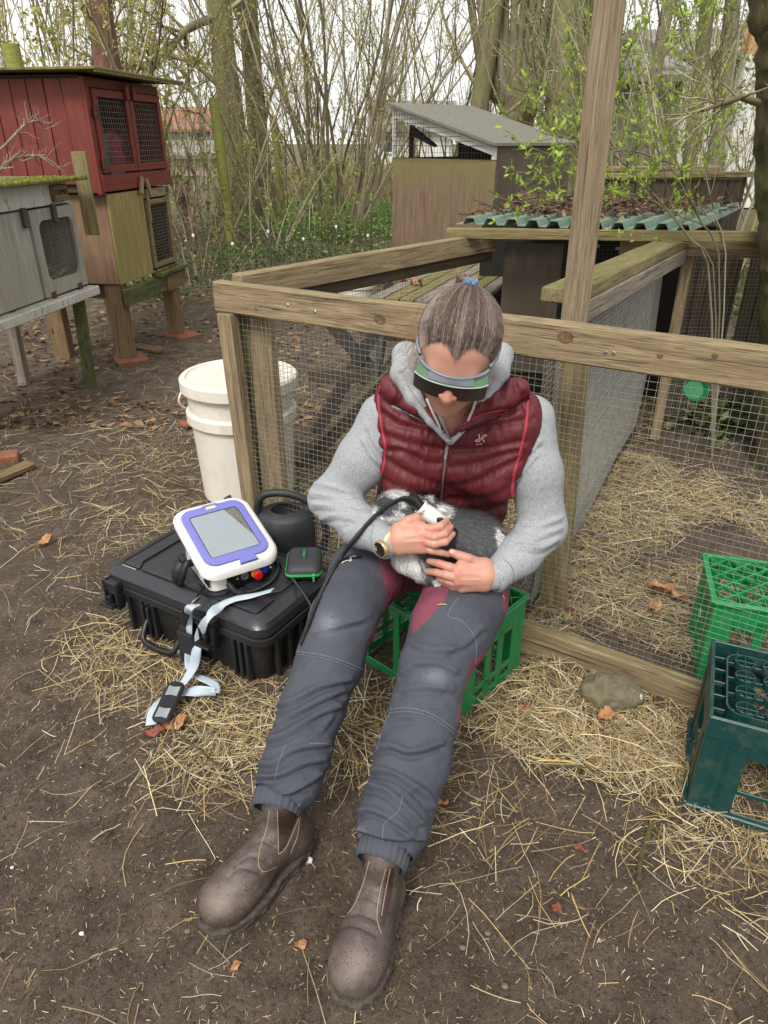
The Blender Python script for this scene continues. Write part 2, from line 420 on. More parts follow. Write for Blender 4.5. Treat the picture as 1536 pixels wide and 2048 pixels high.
# ------------------------------------------------------------------ ground
def axis(lo, hi, step, far0, far1, g=1.10):
    a = list(np.arange(lo, hi + 1e-6, step)); s = step
    while a[-1] < far1: s *= g; a.append(a[-1] + s)
    s = step; b = [lo]
    while b[-1] > far0: s *= g; b.append(b[-1] - s)
    return np.array(b[::-1][:-1] + a)
gx = axis(-1.9, 1.9, .013, -150, 150); gy = axis(.35, 3.6, .013, -40, 260, 1.06)
GX, GY = np.meshgrid(gx, gy); GZ = gh(GX, GY)
GV = np.stack([GX, GY, GZ], -1); nx, ny = len(gx), len(gy)
gi = np.arange(nx * ny).reshape(ny, nx)
GF = np.stack([gi[:-1, :-1], gi[:-1, 1:], gi[1:, 1:], gi[1:, :-1]], -1).reshape(-1, 4)
tag(mesh_np('ground', GV, GF, M['soil'], smooth=True), kind='structure')

# ------------------------------------------------------------------ straw
def blobs(lst, n, rng):
    w = np.array([b[4] for b in lst], float); k = rng.choice(len(lst), n, p=w / w.sum())
    A = np.array([[*W(b[0], b[1], z=0)[:2], b[2], b[3]] for b in lst])[k]
    r = rng.normal(0, 1, (n, 2)); r = r / np.maximum(1, np.linalg.norm(r, axis=1, keepdims=True) / 1.8)
    return A[:, :2] + r * A[:, 2:4]
FO = np.array([-.54, 2.46]); FD = np.array([.857, -.515]); FN = np.array([.515, .857])   # corner of the run, along the front, inwards
PALS = np.array([hexc(c) for c in ('#bba981', '#cbb98e', '#9f8a61', '#84694a', '#b59d66', '#6f5a40', '#cfc4a4', '#a68e5a')])
def straw(name, xy, rng, curl=1.0, L=(.03, .21), wd=(.0003, .0011), lift=.02, dark=1.0, pal=PALS, pitch=.09):
    n = len(xy); K = 5
    ln = rng.uniform(*L, n) * rng.uniform(.5, 1, n); th = rng.uniform(0, 2 * math.pi, n) ; cv = rng.normal(0, 1.6 * curl, n)
    cv *= .7 * (rng.random(n) < .6)
    t = np.linspace(-.5, .5, K)
    ang = th[:, None] + cv[:, None] * t[None] * .8
    dx = np.cos(ang) * ln[:, None] / (K - 1); dy = np.sin(ang) * ln[:, None] / (K - 1)
    X = xy[:, 0:1] + np.cumsum(dx, 1) - dx.sum(1, keepdims=True) / 2; Y = xy[:, 1:2] + np.cumsum(dy, 1) - dy.sum(1, keepdims=True) / 2
    base = rng.random(n) ** 1.7 * lift; pt = rng.normal(0, pitch, n)
    Z = gh(X, Y) + .003 + base[:, None] + (pt[:, None] * t[None] * ln[:, None])
    Z = np.maximum(Z, gh(X, Y) + .0015)
    P = np.stack([X, Y, Z], -1)
    side = np.stack([-np.sin(th), np.cos(th), rng.normal(0, .5, n)], -1); side = nrm(side)
    V, Fq = ribbons(P, rng.uniform(*wd, n), side)
    c = pal[rng.integers(0, len(pal), n)] * rng.uniform(.6, 1.1, (n, 1)) * dark
    return mesh_np(name, V, Fq, M['straw'], attr={'Col': np.repeat(c, K * 2, 0)})
rng = np.random.default_rng(11)
out = [(640, 700, .30, .5, 5), (600, 800, .25, .25, 3), (1260, 1480, .20, .08, 12), (1130, 1420, .14, .10, 8), (1340, 1540, .12, .07, 7), (1040, 1340, .10, .14, 6), (1460, 1690, .14, .05, 3.4), (1500, 1800, .10, .10, .9),
       (440, 1440, .12, .10, 5.5), (330, 1340, .14, .10, 5), (220, 1290, .10, .12, 3), (300, 1060, .30, .22, 4), (340, 930, .22, .30, 5), (250, 860, .5, .30, 4), (150, 950, .4, .35, 2.5),
       (70, 740, .8, .7, 4), (30, 1200, .3, .2, 1.2), (860, 1400, .14, .12, 4), (700, 1480, .14, .10, 2.5), (560, 1500, .12, .10, 3.5), (920, 1600, .12, .10, 1.2), (1120, 1700, .2, .12, .8), (430, 1520, .10, .09, 3)]
a = blobs(out, 8400, rng)
b = np.stack([rng.uniform(-1.2, 1.1, 800), rng.uniform(.4, 3.2, 800)], -1)
tag(straw('straw_litter', np.concatenate([a, b]), rng, lift=.016, dark=1.12), 'loose dry straw scattered over the bare soil', kind='stuff')
# inside the run: a deep bed
s_ = rng.uniform(.55, 2.3, 23000); n_ = rng.uniform(.02, 1.75, 23000)
m_ = (vnoise(s_ * 3, n_ * 3) + vnoise(s_ * 8, n_ * 8) * .6) > -.14
q = (FO + s_[:, None] * FD + n_[:, None] * FN)[m_]
s2 = rng.uniform(-.35, 1.1, 9000); n2 = rng.uniform(.1, 3.0, 9000); q2 = (FO + s2[:, None] * FD + n2[:, None] * FN)
tag(straw('straw_bedding', np.concatenate([q, q2]), rng, lift=.035, dark=1.05), 'thick straw bedding inside the wire run', kind='stuff')
xy = np.stack([rng.uniform(-4, 3.5, 9000), 2.6 + rng.random(9000) ** 1.3 * 6.5], -1)
tag(straw('straw_far', xy, rng, L=(.05, .2), wd=(.001, .002), lift=.01, dark=.75), 'thin straw and stalks lying around the hutches', kind='stuff')
# chaff: tiny bits
n = 17000; xy = np.stack([rng.uniform(-1.3, 1.2, n), rng.uniform(.42, 2.6, n)], -1)
tag(straw('chaff', xy, rng, .15, L=(.003, .018), wd=(.0003, .0008), dark=.85, lift=.001, pitch=.05), 'tiny chaff bits pressed into the soil', kind='stuff')
# crumbs of soil
n = 9000; xy = np.stack([rng.uniform(-1.1, 1.1, n), rng.uniform(.42, 2.3, n)], -1); r = rng.uniform(.0012, .0045, n) * rng.uniform(.4, 1, n)
o8 = np.array([[1, 0, 0], [-1, 0, 0], [0, 1, 0], [0, -1, 0], [0, 0, 1], [0, 0, -1]], float)
V = xy[:, None] * 1.0; C = np.concatenate([xy, (gh(xy[:, 0], xy[:, 1]) + r * .4)[:, None]], 1)
V = C[:, None] + o8[None] * r[:, None, None] * rng.uniform(.6, 1.3, (n, 6, 1))
of = np.array([[0, 2, 4], [2, 1, 4], [1, 3, 4], [3, 0, 4], [2, 0, 5], [1, 2, 5], [3, 1, 5], [0, 3, 5]])
tag(mesh_np('soil_crumbs', V, (of[None] + (np.arange(n) * 6)[:, None, None]).reshape(-1, 3), M['soil']), 'small crumbs of dark soil on the ground', kind='stuff')

def leafmesh(C, D, N_, L, Wd, col):
    """folded leaves: centre-base C, direction D, normal N_, length L, half width Wd"""
    S = nrm(np.cross(D, N_)); L = L[:, None]; Wd = Wd[:, None]
    V = np.stack([C, C + D * L * .45 - S * Wd + N_ * Wd * .35, C + D * L, C + D * L * .45 + S * Wd + N_ * Wd * .35], 1)
    n = len(C); i = np.arange(n)[:, None] * 4
    Fq = np.concatenate([i + np.array([[0, 1, 2]]), i + np.array([[0, 2, 3]])], 0)
    return V.reshape(-1, 3), Fq, np.repeat(col, 4, 0)
def rdir(n, rng, zb=0.0, zs=1.0):
    d = rng.normal(0, 1, (n, 3)); d[:, 2] = d[:, 2] * zs + zb; return nrm(d)
BR = np.array([hexc(c) for c in ('#7a5a42', '#9a7653', '#5d4636', '#b08a62', '#6b5140')])
# leaf litter further back
n = 16000; xy = np.stack([rng.uniform(-6, 6, n), 3.8 + rng.random(n) ** 1.6 * 14], -1)
m_ = vnoise(xy[:, 0] * 1.3, xy[:, 1] * 1.3) > -.2; xy = xy[m_]; n = len(xy)
C = np.concatenate([xy, (gh(xy[:, 0], xy[:, 1]) + .004)[:, None]], 1); D = rdir(n, rng, 0, .15); Nn = nrm(np.cross(D, rdir(n, rng, 0, .1))); Nn *= np.sign(Nn[:, 2:3])
V, Fq, c = leafmesh(C, D, Nn, rng.uniform(.03, .08, n), rng.uniform(.012, .03, n), BR[rng.integers(0, 5, n)] * rng.uniform(.5, 1, (n, 1)))
tag(mesh_np('leaf_litter', V, Fq, M['litter'], attr={'Col': c}), 'brown leaf litter on the ground below the trees', kind='stuff')
# green ground cover
GR = np.array([hexc(c) for c in ('#5b7339', '#728b4a', '#475c33', '#86975a', '#6b6a44')])
def cover(name, regs, n, rng, h, lab, GR=GR):
    k = rng.integers(0, len(regs), n); A = np.array(regs, float)[k]
    r = rng.normal(0, 1, (n, 2)); xy = A[:, :2] + r * A[:, 2:4]
    C = np.concatenate([xy, (gh(xy[:, 0], xy[:, 1]) + rng.random(n) * h)[:, None]], 1)
    D = rdir(n, rng, .5, .6); Nn = nrm(np.cross(D, rdir(n, rng)))
    V, Fq, c = leafmesh(C, D, Nn, rng.uniform(.03, .08, n), rng.uniform(.008, .02, n), GR[rng.integers(0, len(GR), n)] * rng.uniform(.45, 1, (n, 1)))
    tag(mesh_np(name, V, Fq, M['leaf'], attr={'Col': c}), lab, kind='stuff')
g = lambda x, y, a, b: (*W(x, y, z=0)[:2], a, b)
cover('ground_ivy', [g(420, 545, .4, .4), g(480, 530, .5, .4), g(640, 520, .7, .3), g(300, 590, .3, .25), g(560, 510, .8, .3), g(700, 480, .5, .4)], 3800, rng, .16, 'green nettles and weeds along the netting')
cover('grass_patch', [g(700, 430, 1.4, 1.4), g(740, 445, .8, 1.2), g(620, 430, 2.0, 1.5), g(640, 470, 1.0, 1.0)], 9000, rng, .3, 'bright green undergrowth beneath the hazel stems', np.array([hexc(c) for c in ('#7fae4a', '#94bd5c', '#6a9440', '#a4c56a')]))
cover('weeds', [g(1480, 640, .25, .6), g(1485, 560, .2, .6), g(1440, 850, .12, .15)], 2500, rng, .15, 'green weeds growing behind the run')
# ------------------------------------------------------------------ background trees
def grow(P, R, Ls, m, ratio, spread, upb, rng, K=5, t0=.25, rr=.5, wig=.12):
    """side branches: m per parent, vectorised"""
    N, K0, _ = P.shape
    par = np.repeat(np.arange(N), m); n = len(par)
    t = rng.uniform(t0, .98, n) * (K0 - 1); i = np.minimum(t.astype(int), K0 - 2); f = (t - i)[:, None]
    base = P[par, i] * (1 - f) + P[par, i + 1] * f
    tan = nrm(P[par, i + 1] - P[par, i]); r0 = R[par, i] * (1 - f[:, 0]) + R[par, i + 1] * f[:, 0]
    d = nrm(tan + spread * nrm(rng.normal(0, 1, (n, 3))) + np.array([0, 0, upb]))
    L = Ls[par] * ratio * rng.uniform(.5, 1.15, n)
    Q = np.zeros((n, K, 3)); Q[:, 0] = base; cur = d
    for k in range(1, K):
        cur = nrm(cur + wig * rng.normal(0, 1, (n, 3)) + np.array([0, 0, upb * .15])); Q[:, k] = Q[:, k - 1] + cur * (L / (K - 1))[:, None]
    rb = np.minimum(r0 * .8, r0 * rr + .001)
    return Q, rb[:, None] * np.linspace(1, .35, K)[None], L
def smooth_poly(pts, n):
    pts = np.array([list(p) for p in pts], float); k = len(pts)
    if k == 2: return pts[0] + (pts[1] - pts[0]) * np.linspace(0, 1, n)[:, None]
    t = np.linspace(0, k - 1, n); i = np.clip(t.astype(int), 0, k - 2); f = (t - i)[:, None]
    p0 = pts[np.maximum(i - 1, 0)]; p1 = pts[i]; p2 = pts[i + 1]; p3 = pts[np.minimum(i + 2, k - 1)]
    return .5 * (2 * p1 + (p2 - p0) * f + (2 * p0 - 5 * p1 + 4 * p2 - p3) * f ** 2 + (3 * p1 - p0 - 3 * p2 + p3) * f ** 3)
TW = np.array([hexc(c) for c in ('#a89d7e', '#877d5c', '#bab092', '#6d6349', '#98925e')])
BUD = np.array([hexc(c) for c in ('#c2c06a', '#a9b54e', '#d8c878', '#cdbf80', '#aabb5a')])
GRN = np.array([hexc(c) for c in ('#90a452', '#7f9a48', '#a5b564', '#738f45')])
def twigs(name, parts, parent, rng, cols=TW, dark=1.0):
    Vs, Fs, Cs = [], [], []; n0 = 0
    for P, R, sd in parts:
        V, Fq = tubes(P, R, sd); Vs.append(V); Fs.append(Fq + n0); n0 += len(V)
        Cs.append(np.repeat(cols[rng.integers(0, len(cols), len(P))] * rng.uniform(.6, 1.05, (len(P), 1)) * dark, P.shape[1] * sd, 0))
    return tag(mesh_np(name, np.concatenate(Vs), np.concatenate(Fs), M['twig'], parent, attr={'Col': np.concatenate(Cs)}, smooth=True), kind='stuff')
def buds(name, P, parent, rng, n, size, cols, spread=.03, wd=.35):
    n = int(n * 1.7)
    N, K, _ = P.shape; p = rng.integers(0, N, n); k = rng.integers(1, K, n)
    C = P[p, k] + rng.normal(0, spread, (n, 3)) * .3
    D = rdir(n, rng, .35, .8); Nn = nrm(np.cross(D, rdir(n, rng)))
    L = size * rng.uniform(.5, 1.3, n)
    V, Fq, c = leafmesh(C, D, Nn, L, L * wd, cols[rng.integers(0, len(cols), n)] * rng.uniform(.6, 1.1, (n, 1)))
    return tag(mesh_np(name, V, Fq, M['leaf'], parent, attr={'Col': c}), kind='stuff')

def trunk_mesh(name, pts, rads, mat, parent, rng, sides=20, n=28, rough=.10, flare=1.35):
    P = smooth_poly(pts, n); rads = np.interp(np.linspace(0, 1, n), np.linspace(0, 1, len(rads)), rads)
    rads = rads * (1 + (flare - 1) * np.exp(-np.linspace(0, 1, n) * 14))
    V, Fq = tubes(P[None], rads[None], sides)
    V = V.reshape(n, sides, 3); ph = rng.uniform(0, 50)
    a = np.arange(sides)[None] / sides * 8; kk = np.arange(n)[:, None]
    f = 1 + rough * 2 * (vnoise(np.broadcast_to(a + ph, (n, sides)), kk * .5 + ph) + .6 * vnoise(np.broadcast_to(a * 2.6, (n, sides)), kk * 1.1 + ph))
    V = P[:, None] + (V - P[:, None]) * f[..., None]
    return mesh_np(name, V.reshape(-1, 3), Fq, mat, parent, smooth=True), P, rads
def tree(name, label, base, top, r0, r1, mat, seed, bm=9, sub=(7, 5), L=2.2, budn=900, budc=BUD, bsz=.03, group='bare trees behind the yard', spread=1.0, t0=.12, mid=None, cat='tree'):
    rng = np.random.default_rng(seed); t = thing(name, base, label, cat, group)
    pts = [base] + (mid or []) + [top]
    _, P, R = trunk_mesh('trunk', pts, [r0, (r0 + r1) / 2 * 1.02, r1], mat, t, rng)
    P = P[None]; R = R[None]
    B1 = grow(P, R, np.array([L]), bm, 1, spread, .5, rng, K=7, t0=t0, rr=.22, wig=.16)
    B2 = grow(*B1, sub[0], .5, .9, .1, rng, K=6, rr=.5, wig=.2)
    B3 = grow(*B2, sub[1], .5, .9, 0, rng, K=4, rr=.5, wig=.25, t0=.1)
    for B in (B2, B3): np.maximum(B[1], .0020, out=B[1])
    twigs('branches', [(B1[0], B1[1], 5), (B2[0], B2[1], 4), (B3[0], B3[1], 3)], t, rng)
    if budn: buds('buds', B3[0], t, rng, budn, bsz, budc)
    return t
def UP(x0, y0, x1, Y, h, lean=0):   # base from photo pixel, top at height h leaning so it passes x1 at the frame's top
    b = Vector((W(x0, y0, Y=Y).x, Y, -.03)); q = W(x1, 0, Y=Y + lean); k = (h - b.z) / (q.z - b.z)
    return b, b + (q - b) * k
def tr(label, x0, x1, Y, h, r0, r1, mat, seed, lean=0, **k):
    b, t_ = UP(x0, 400, x1, Y, h, lean); return tree('bare_tree', label, b, t_, r0, r1, M[mat], seed, **k)
tr('thick grey green trunk standing left of its twin behind the two green stakes', 484, 436, 15.5, 9, .24, .17, 'bark', 1, bm=16, sub=(8, 5), L=2.6, budn=2200, budc=BUD)
tr('thick trunk just right of its larger twin, partly behind hazel stems', 530, 492, 16.5, 9, .21, .15, 'bark', 2, bm=14, sub=(8, 5), L=2.4, budn=2200)
tr('reddish brown trunk rising behind the red hutch roof', 252, 196, 9.5, 7, .15, .12, 'bark_red', 3, bm=12, L=2.0, budn=2500, budc=BUD)
tr('slim dark crooked trunk rising behind the shed roof', 925, 990, 14, 8, .17, .12, 'bark', 4, bm=10, L=2.2)
tr('very broad double trunk behind the tall post, left of it', 1112, 1136, 13.5, 8, .27, .2, 'bark', 6, bm=12, L=2.2, budn=1500)
tr('straight trunk close against the left side of the tall post', 1158, 1172, 14.5, 8, .26, .19, 'bark', 66, bm=8, L=2.0)
tr('thin leaning grey trunk in front of the grey barn', 1262, 1338, 11, 7, .085, .06, 'bark_pale', 7, bm=12, L=1.8, budn=2500, budc=GRN)
tr('slim trunk left of the white house front', 1378, 1416, 12, 7, .11, .08, 'bark', 8, bm=12, L=1.8, budn=2500, budc=GRN)
tr('pale trunk against the white house front', 1428, 1466, 12.5, 7, .12, .09, 'bark_pale', 9, bm=12, L=1.8, budn=2200, budc=GRN)
# pollard with fanning stems
rng = np.random.default_rng(55)
b, t_ = UP(1035, 400, 1035, 14.2, 2.25)
pol = thing('pollard_tree', b, 'stout pollard with many stems fanning up behind the shed', 'tree', 'bare trees behind the yard')
trunk_mesh('trunk', [b, t_], [.30, .28, .34], M['bark'], pol, rng, rough=.16)
for k in range(13):
    a = -1 + 2 * k / 12; q = t_ + Vector((a * .26, rng.uniform(-.15, .15), -.25))
    e = q + Vector((a * 1.3 + rng.normal(0, .1), rng.uniform(-.5, .5), 5.0)); m1 = q + Vector((a * .45, 0, .9))
    trunk_mesh('stem', [q, m1, e], [.10 + .05 * (k in (6, 8)), .07, .04], M['bark_pale' if k % 2 else 'bark'], pol, rng, sides=9, n=14, flare=1)
P0 = np.array([[list(t_ + Vector((a * .25, 0, 0))), list(t_ + Vector((a * .8, .2, 1.4))), list(t_ + Vector((a * 1.2, 0, 3.5)))] for a in np.linspace(-1, 1, 10)]); R0 = np.full((10, 3), .03)
B1 = grow(P0, R0, np.full(10, 2.0), 8, .7, .9, .3, rng, K=6); B2 = grow(*B1, 7, .5, .9, .1, rng, K=4)
np.maximum(B2[1], .0020, out=B2[1])
twigs('branches', [(B1[0], B1[1], 4), (B2[0], B2[1], 3)], pol, rng); buds('buds', B2[0], pol, rng, 1200, .03, BUD)

# arching bough from the twin trunk towards the red hutch
rng = np.random.default_rng(66)
pb = [W(424, 36, Y=14.9), W(395, 48, Y=14), W(370, 62, Y=13.4), W(345, 92, Y=13), W(318, 122, Y=12.6), W(300, 142, Y=12.4), W(290, 175, Y=12.2)]
ab = thing('arching_bough', pb[0], 'mossy bough arching from the twin trunk down to the left', 'branch')
_, P, R = trunk_mesh('bough', pb, [.07, .06, .05, .03], M['bark'], ab, rng, sides=10, n=24, rough=.12, flare=1)
B1 = grow(P[None], R[None], np.array([2.0]), 26, .5, 1.0, 0, rng, K=6); B2 = grow(*B1, 7, .5, .9, 0, rng, K=4); np.maximum(B2[1], .0020, out=B2[1])
twigs('twigs', [(B1[0], B1[1], 4), (B2[0], B2[1], 3)], ab, rng); buds('buds', B2[0], ab, rng, 900, .028, BUD)

# shrubs and saplings
def shrub(label, px, Y, nst, h, wid, seed, r=.012, sub=(8, 4), budn=1500, budc=BUD, bsz=.03, fan=.35, bx=.3, group='shrubs and coppice behind the yard', name='shrub', base=None, cols=TW, up=.55):
    rng = np.random.default_rng(seed); b = Vector((W(px, 400, Y=Y).x, Y, -.03)) if base is None else Vector(base)
    t = thing(name, b, label, 'shrub', group); K = 8
    P = np.zeros((nst, K, 3)); a = rng.uniform(-1, 1, nst)
    P[:, 0] = np.array(b) + np.stack([a * bx, rng.normal(0, bx * .5, nst), np.zeros(nst)], -1)
    d = nrm(np.stack([a * fan + rng.normal(0, .08, nst), rng.normal(0, .15, nst), np.ones(nst)], -1)); L = h * rng.uniform(.6, 1.1, nst)
    for k in range(1, K):
        d = nrm(d + rng.normal(0, .075, (nst, 3))); P[:, k] = P[:, k - 1] + d * (L / (K - 1))[:, None]
    R = (r * rng.uniform(.5, 1.4, nst))[:, None] * np.linspace(1, .4, K)[None]
    B1 = grow(P, R, L, sub[0], .22, .8, up, rng, K=5, t0=.15); B2 = grow(*B1, sub[1], .5, .9, .2, rng, K=4, t0=.1)
    for B in (B1, B2): np.maximum(B[1], .0018, out=B[1])
    twigs('stems', [(P, R, 5)], t, rng, cols); twigs('twigs', [(B1[0], B1[1], 3), (B2[0], B2[1], 3)], t, rng, cols)
    if budn: buds('buds', B2[0], t, rng, budn, bsz, budc)
    return t
shrub('big hazel clump with grey poles fanning up in the middle', 650, 14.5, 26, 6.5, 1, 101, r=.028, fan=.42, bx=.75, budn=3500, sub=(6, 3), cols=np.array([hexc('#9a9078'), hexc('#81765c'), hexc('#aaa084')]))
shrub('second clump of dark straight poles left of the shed', 690, 13.2, 11, 6.0, 1, 102, r=.024, fan=.30, bx=.3, budn=1500, sub=(6, 3), cols=np.array([hexc('#8a8068'), hexc('#6e654c')]))
shrub('loose olive thicket between the twin trunks and the hazel', 585, 13.0, 10, 5, 1, 103, r=.014, budn=3000, fan=.5, bx=.8)
shrub('yellow budded thicket at the far left behind the red hutch', 60, 10.5, 26, 5, 1, 104, r=.018, budn=7000, fan=.5, bx=1.2, bsz=.05)
shrub('yellow budded saplings behind the ridge of the red hutch', 150, 12, 24, 5.5, 1, 105, r=.018, budn=7000, fan=.45, bx=1.2, bsz=.05)
shrub('tangle of bare saplings right of the red hutch', 330, 12, 13, 5.2, 1, 106, r=.016, budn=3000, fan=.6, bx=1.0)
shrub('thin bare saplings behind the two green stakes', 400, 17, 14, 5.5, 1, 107, r=.015, budn=2500, fan=.25, bx=1.3)
shrub('fine twiggy thicket above the shed roof, left part', 790, 18, 18, 6, 1, 108, r=.02, budn=2500, fan=.35, bx=1.5, sub=(10, 4))
shrub('fine twiggy thicket above the shed roof, right part', 880, 16, 16, 6, 1, 109, r=.022, budn=2500, fan=.4, bx=1.3, sub=(10, 4))
shrub('far bare thicket behind the crooked trunk', 985, 19, 18, 6, 1, 110, r=.024, budn=2500, fan=.45, bx=1.6, sub=(10, 4))
shrub('green budded saplings right of the tall post', 1240, 9.5, 16, 4.8, 1, 111, r=.014, budn=3500, budc=GRN, fan=.45, bx=.7)
shrub('green budded thicket in front of the white house', 1400, 9, 26, 4.5, 1, 112, r=.014, budn=6500, budc=GRN, fan=.5, bx=.9)
shrub('bare twig tangle beside the mossy trunk', 1470, 7.5, 16, 4.0, 1, 113, r=.010, budn=1500, budc=GRN, fan=.5, bx=.5)
shrub('reddish bramble heap below the distant grey wall', 385, 13.5, 60, 1.5, 1, 114, r=.006, budn=3500, budc=np.array([hexc('#8a5f58'), hexc('#7d5a4a'), hexc('#9b7a70')]), fan=.9, bx=.9, cols=np.array([hexc('#8b6a60'), hexc('#7a5a50')]), sub=(8, 4))
shrub('far haze of twigs above the orange roofed house', 330, 24, 30, 7, 1, 115, r=.026, budn=2500, fan=.4, bx=3)
shrub('far haze of twigs between the trunks', 600, 24, 24, 7, 1, 116, r=.018, budn=2500, fan=.4, bx=3)
shrub('far haze of twigs behind the tall post', 1150, 24, 22, 7, 1, 117, r=.018, budn=2500, fan=.4, bx=3)
shrub('low leafy elder shoots at the foot of the twin trunks', 500, 11, 14, 1.6, 1, 118, r=.008, budn=700, budc=GRN, bsz=.045, fan=.4, bx=.5)
shrub('low leafy elder shoots at the foot of the right stake', 620, 12, 14, 1.5, 1, 119, r=.008, budn=600, budc=GRN, bsz=.045, fan=.4, bx=.6)
for i_, (px_, Y_, lb_) in enumerate(((-500, 13, 'bare thicket at the far left behind the hutches'), (-1100, 15, 'bare thicket farthest to the left'), (2000, 12, 'budding thicket right of the mossy trunk'), (2700, 14, 'budding thicket farthest to the right'))):
    shrub(lb_, px_, Y_, 34, 5.5, 1, 140 + i_, r=.022, budn=5000, fan=.5, bx=3.2, bsz=.05)
shrub('pale bramble stems arching behind the netting on the left', 375, 8.6, 18, 1.0, 1, 120, r=.006, budn=60, fan=1.3, bx=.4, sub=(3, 2), cols=np.array([hexc('#a58b74'), hexc('#8f745f')]), up=-.35)

# ------------------------------------------------------------------ green stakes, electric netting
def round_post(name, p, top, r, mat, label, group=None, cat='post'):
    t = MB(); n = 10; P = smooth_poly([p, (Vector(p) + Vector(top)) / 2 + Vector((.01, 0, 0)), top], n)
    t.tube(P, r, 14); o = t.build(name, mat, None, auto=50); return tag(o, label, cat, group)
round_post('wooden_stake', W(463, 500, z=-.05), W(427, 196, Y=W(463, 500, z=-.05).y), .075, M['stake'], 'tall green stained stake in front of the thick twin trunks', 'green stakes behind the netting')
round_post('wooden_stake', (W(566, 425, Y=15).x, 15, 0), W(546, 232, Y=15), .075, M['stake'], 'shorter green stake right of the twin trunks', 'green stakes behind the netting')
round_post('wooden_stake', (W(70, 300, Y=7.5).x, 7.5, 0), W(20, 88, Y=7.5), .075, M['stake'], 'thick green stake showing above the red hutch roof', 'green stakes behind the netting')
nt = thing('electric_netting', (-2, 8.4, 0), 'low dark electric netting with white clips across the yard', 'netting')
na, nb = Vector((-2.9, 7.4, 0)), Vector((.35, 9.3, 0)); P = []
L_ = nb - na; N_ = 46
for k in range(N_ + 1):
    q = na + L_ * k / N_; P.append([list(q + Vector((0, 0, .01))), list(q + Vector((random.uniform(-.01, .01), 0, .3))), list(q + Vector((0, 0, .58)))])
V1, F1 = tubes(np.array(P), .0032, 3)
Pn = []; ts = np.linspace(0, 1, 47)
for z in (.03, .12, .22, .33, .45, .6): Pn.append([list(na + L_ * t + Vector((0, 0, z - .05 * math.sin(t * 5 * math.pi) ** 2 * (z > .3)))) for t in ts])
V2, F2 = tubes(np.array(Pn), .0035, 3)
tag(mesh_np('net_cords', np.concatenate([V1, V2]), np.concatenate([F1, F2 + len(V1)]), M['wire_dark'], nt), kind='stuff')
wp = simple('white_clip_plastic', hexc('#e2e0da'), rough=.5, bump=0)
for k in range(9):
    t = (k + .5) / 9; z = (.6, .45)[k % 2] - .05 * math.sin(t * 5 * math.pi) ** 2; q = na + L_ * t
    m = MB(); m.box(q + Vector((0, 0, z)), (.03, .03, .035), b=.008); m.build('clip', wp, nt)
for k in (0.16, .5, .84):
    q = na + L_ * k; beam('net_stake', q + Vector((0, 0, -.05)), q + Vector((.03, 0, .72)), .018, .018, M['wire_dark'], nt)

# ------------------------------------------------------------------ far houses
def house_tri(name, label, A, Bp, depth, hw, hr, wall, roof, wins=(), cat='house'):
    """box house: front wall from A to Bp (ground points), gable roof with ridge parallel to the front"""
    A, Bp = Vector(A), Vector(Bp); t = thing(name, A, label, cat); L = (Bp - A).length
    Mx = frame(A, Bp - A)
    def w(p): return Mx @ Vector(p)
    m = MB(); m.box(w((L / 2, depth / 2, hw / 2)), (L, depth, hw), Mx, .01)
    for x in (0, L): m.add([w((x, 0, hw)), w((x, depth, hw)), w((x, depth / 2, hr)), ], [[0, 1, 2]])
    m.build('wall', wall, t)
    for s in (0, 1):
        y0, y1 = (-.35, depth / 2) if s == 0 else (depth + .35, depth / 2)
        p = [w((-.3, y0, hw - .15)), w((L + .3, y0, hw - .15)), w((L + .3, y1, hr + .06)), w((-.3, y1, hr + .06))]
        q = [v + Vector((0, 0, -.12)) for v in p]
        r_ = MB(); r_.add(p + q, [[0, 1, 2, 3], [7, 6, 5, 4], [0, 4, 5, 1], [1, 5, 6, 2], [2, 6, 7, 3], [3, 7, 4, 0]]); r_.build('roof', roof, t)
    for (x, z, ww, hh) in wins:
        f = MB(); 
        for (cx, cz, sx, sz) in ((x, z + hh / 2, ww + .16, .08), (x, z - hh / 2, ww + .16, .08), (x - ww / 2, z, .08, hh), (x + ww / 2, z, .08, hh)):
            f.box(w((cx, -.03, cz)), (sx, .08, sz), Mx, .01)
        fo = f.build('window', M['w_frame'], t)
        g_ = MB(); g_.box(w((x, -.01, z)), (ww, .03, hh), Mx, .005); g_.build('pane', M['w_glass'], fo)
    return t
M['w_frame'] = simple('window_frame_paint', hexc('#d8d8d4'), rough=.5, bump=0); M['w_glass'] = simple('window_glass', hexc('#4b5257'), hexc('#2f3538'), .1, 2, bump=0)
M['tile_roof'] = simple('orange_tile_roof', hexc('#a5705a'), hexc('#7d5140'), .9, 3, (1, 1, 6), bump=.6, bd=.03)
M['grey_wall'] = simple('grey_wall', hexc('#8b8d90'), hexc('#767879'), .9, 2); M['white_wall'] = simple('white_wall', hexc('#dddbd6'), hexc('#c5c3bc'), .9, 2)
M['beige_wall'] = simple('beige_wall', hexc('#b5aa92'), hexc('#9c9179'), .9, 2); M['orange_wall'] = simple('orange_wall', hexc('#c79a68'), hexc('#b58655'), .9, 2)
M['barn_wall'] = simple('barn_cladding', hexc('#7d7a70'), hexc('#625f56'), .9, 3, (1, 1, 5)); M['barn_roof'] = simple('barn_roof', hexc('#84817a'), hexc('#6a675f'), .9, 3)
def hz(x0, x1, Y): return (W(x0, 300, Y=Y).x, Y, 0), (W(x1, 300, Y=Y).x, Y, 0)
a, b = hz(270, 425, 45); house_tri('distant_house', 'distant house with orange tiled roof beyond the saplings', a, b, 7, 2.1, 3.1, M['grey_wall'], M['tile_roof'], [(1.5, 1.3, 1, 1), (3.6, 1.3, 1, 1)])
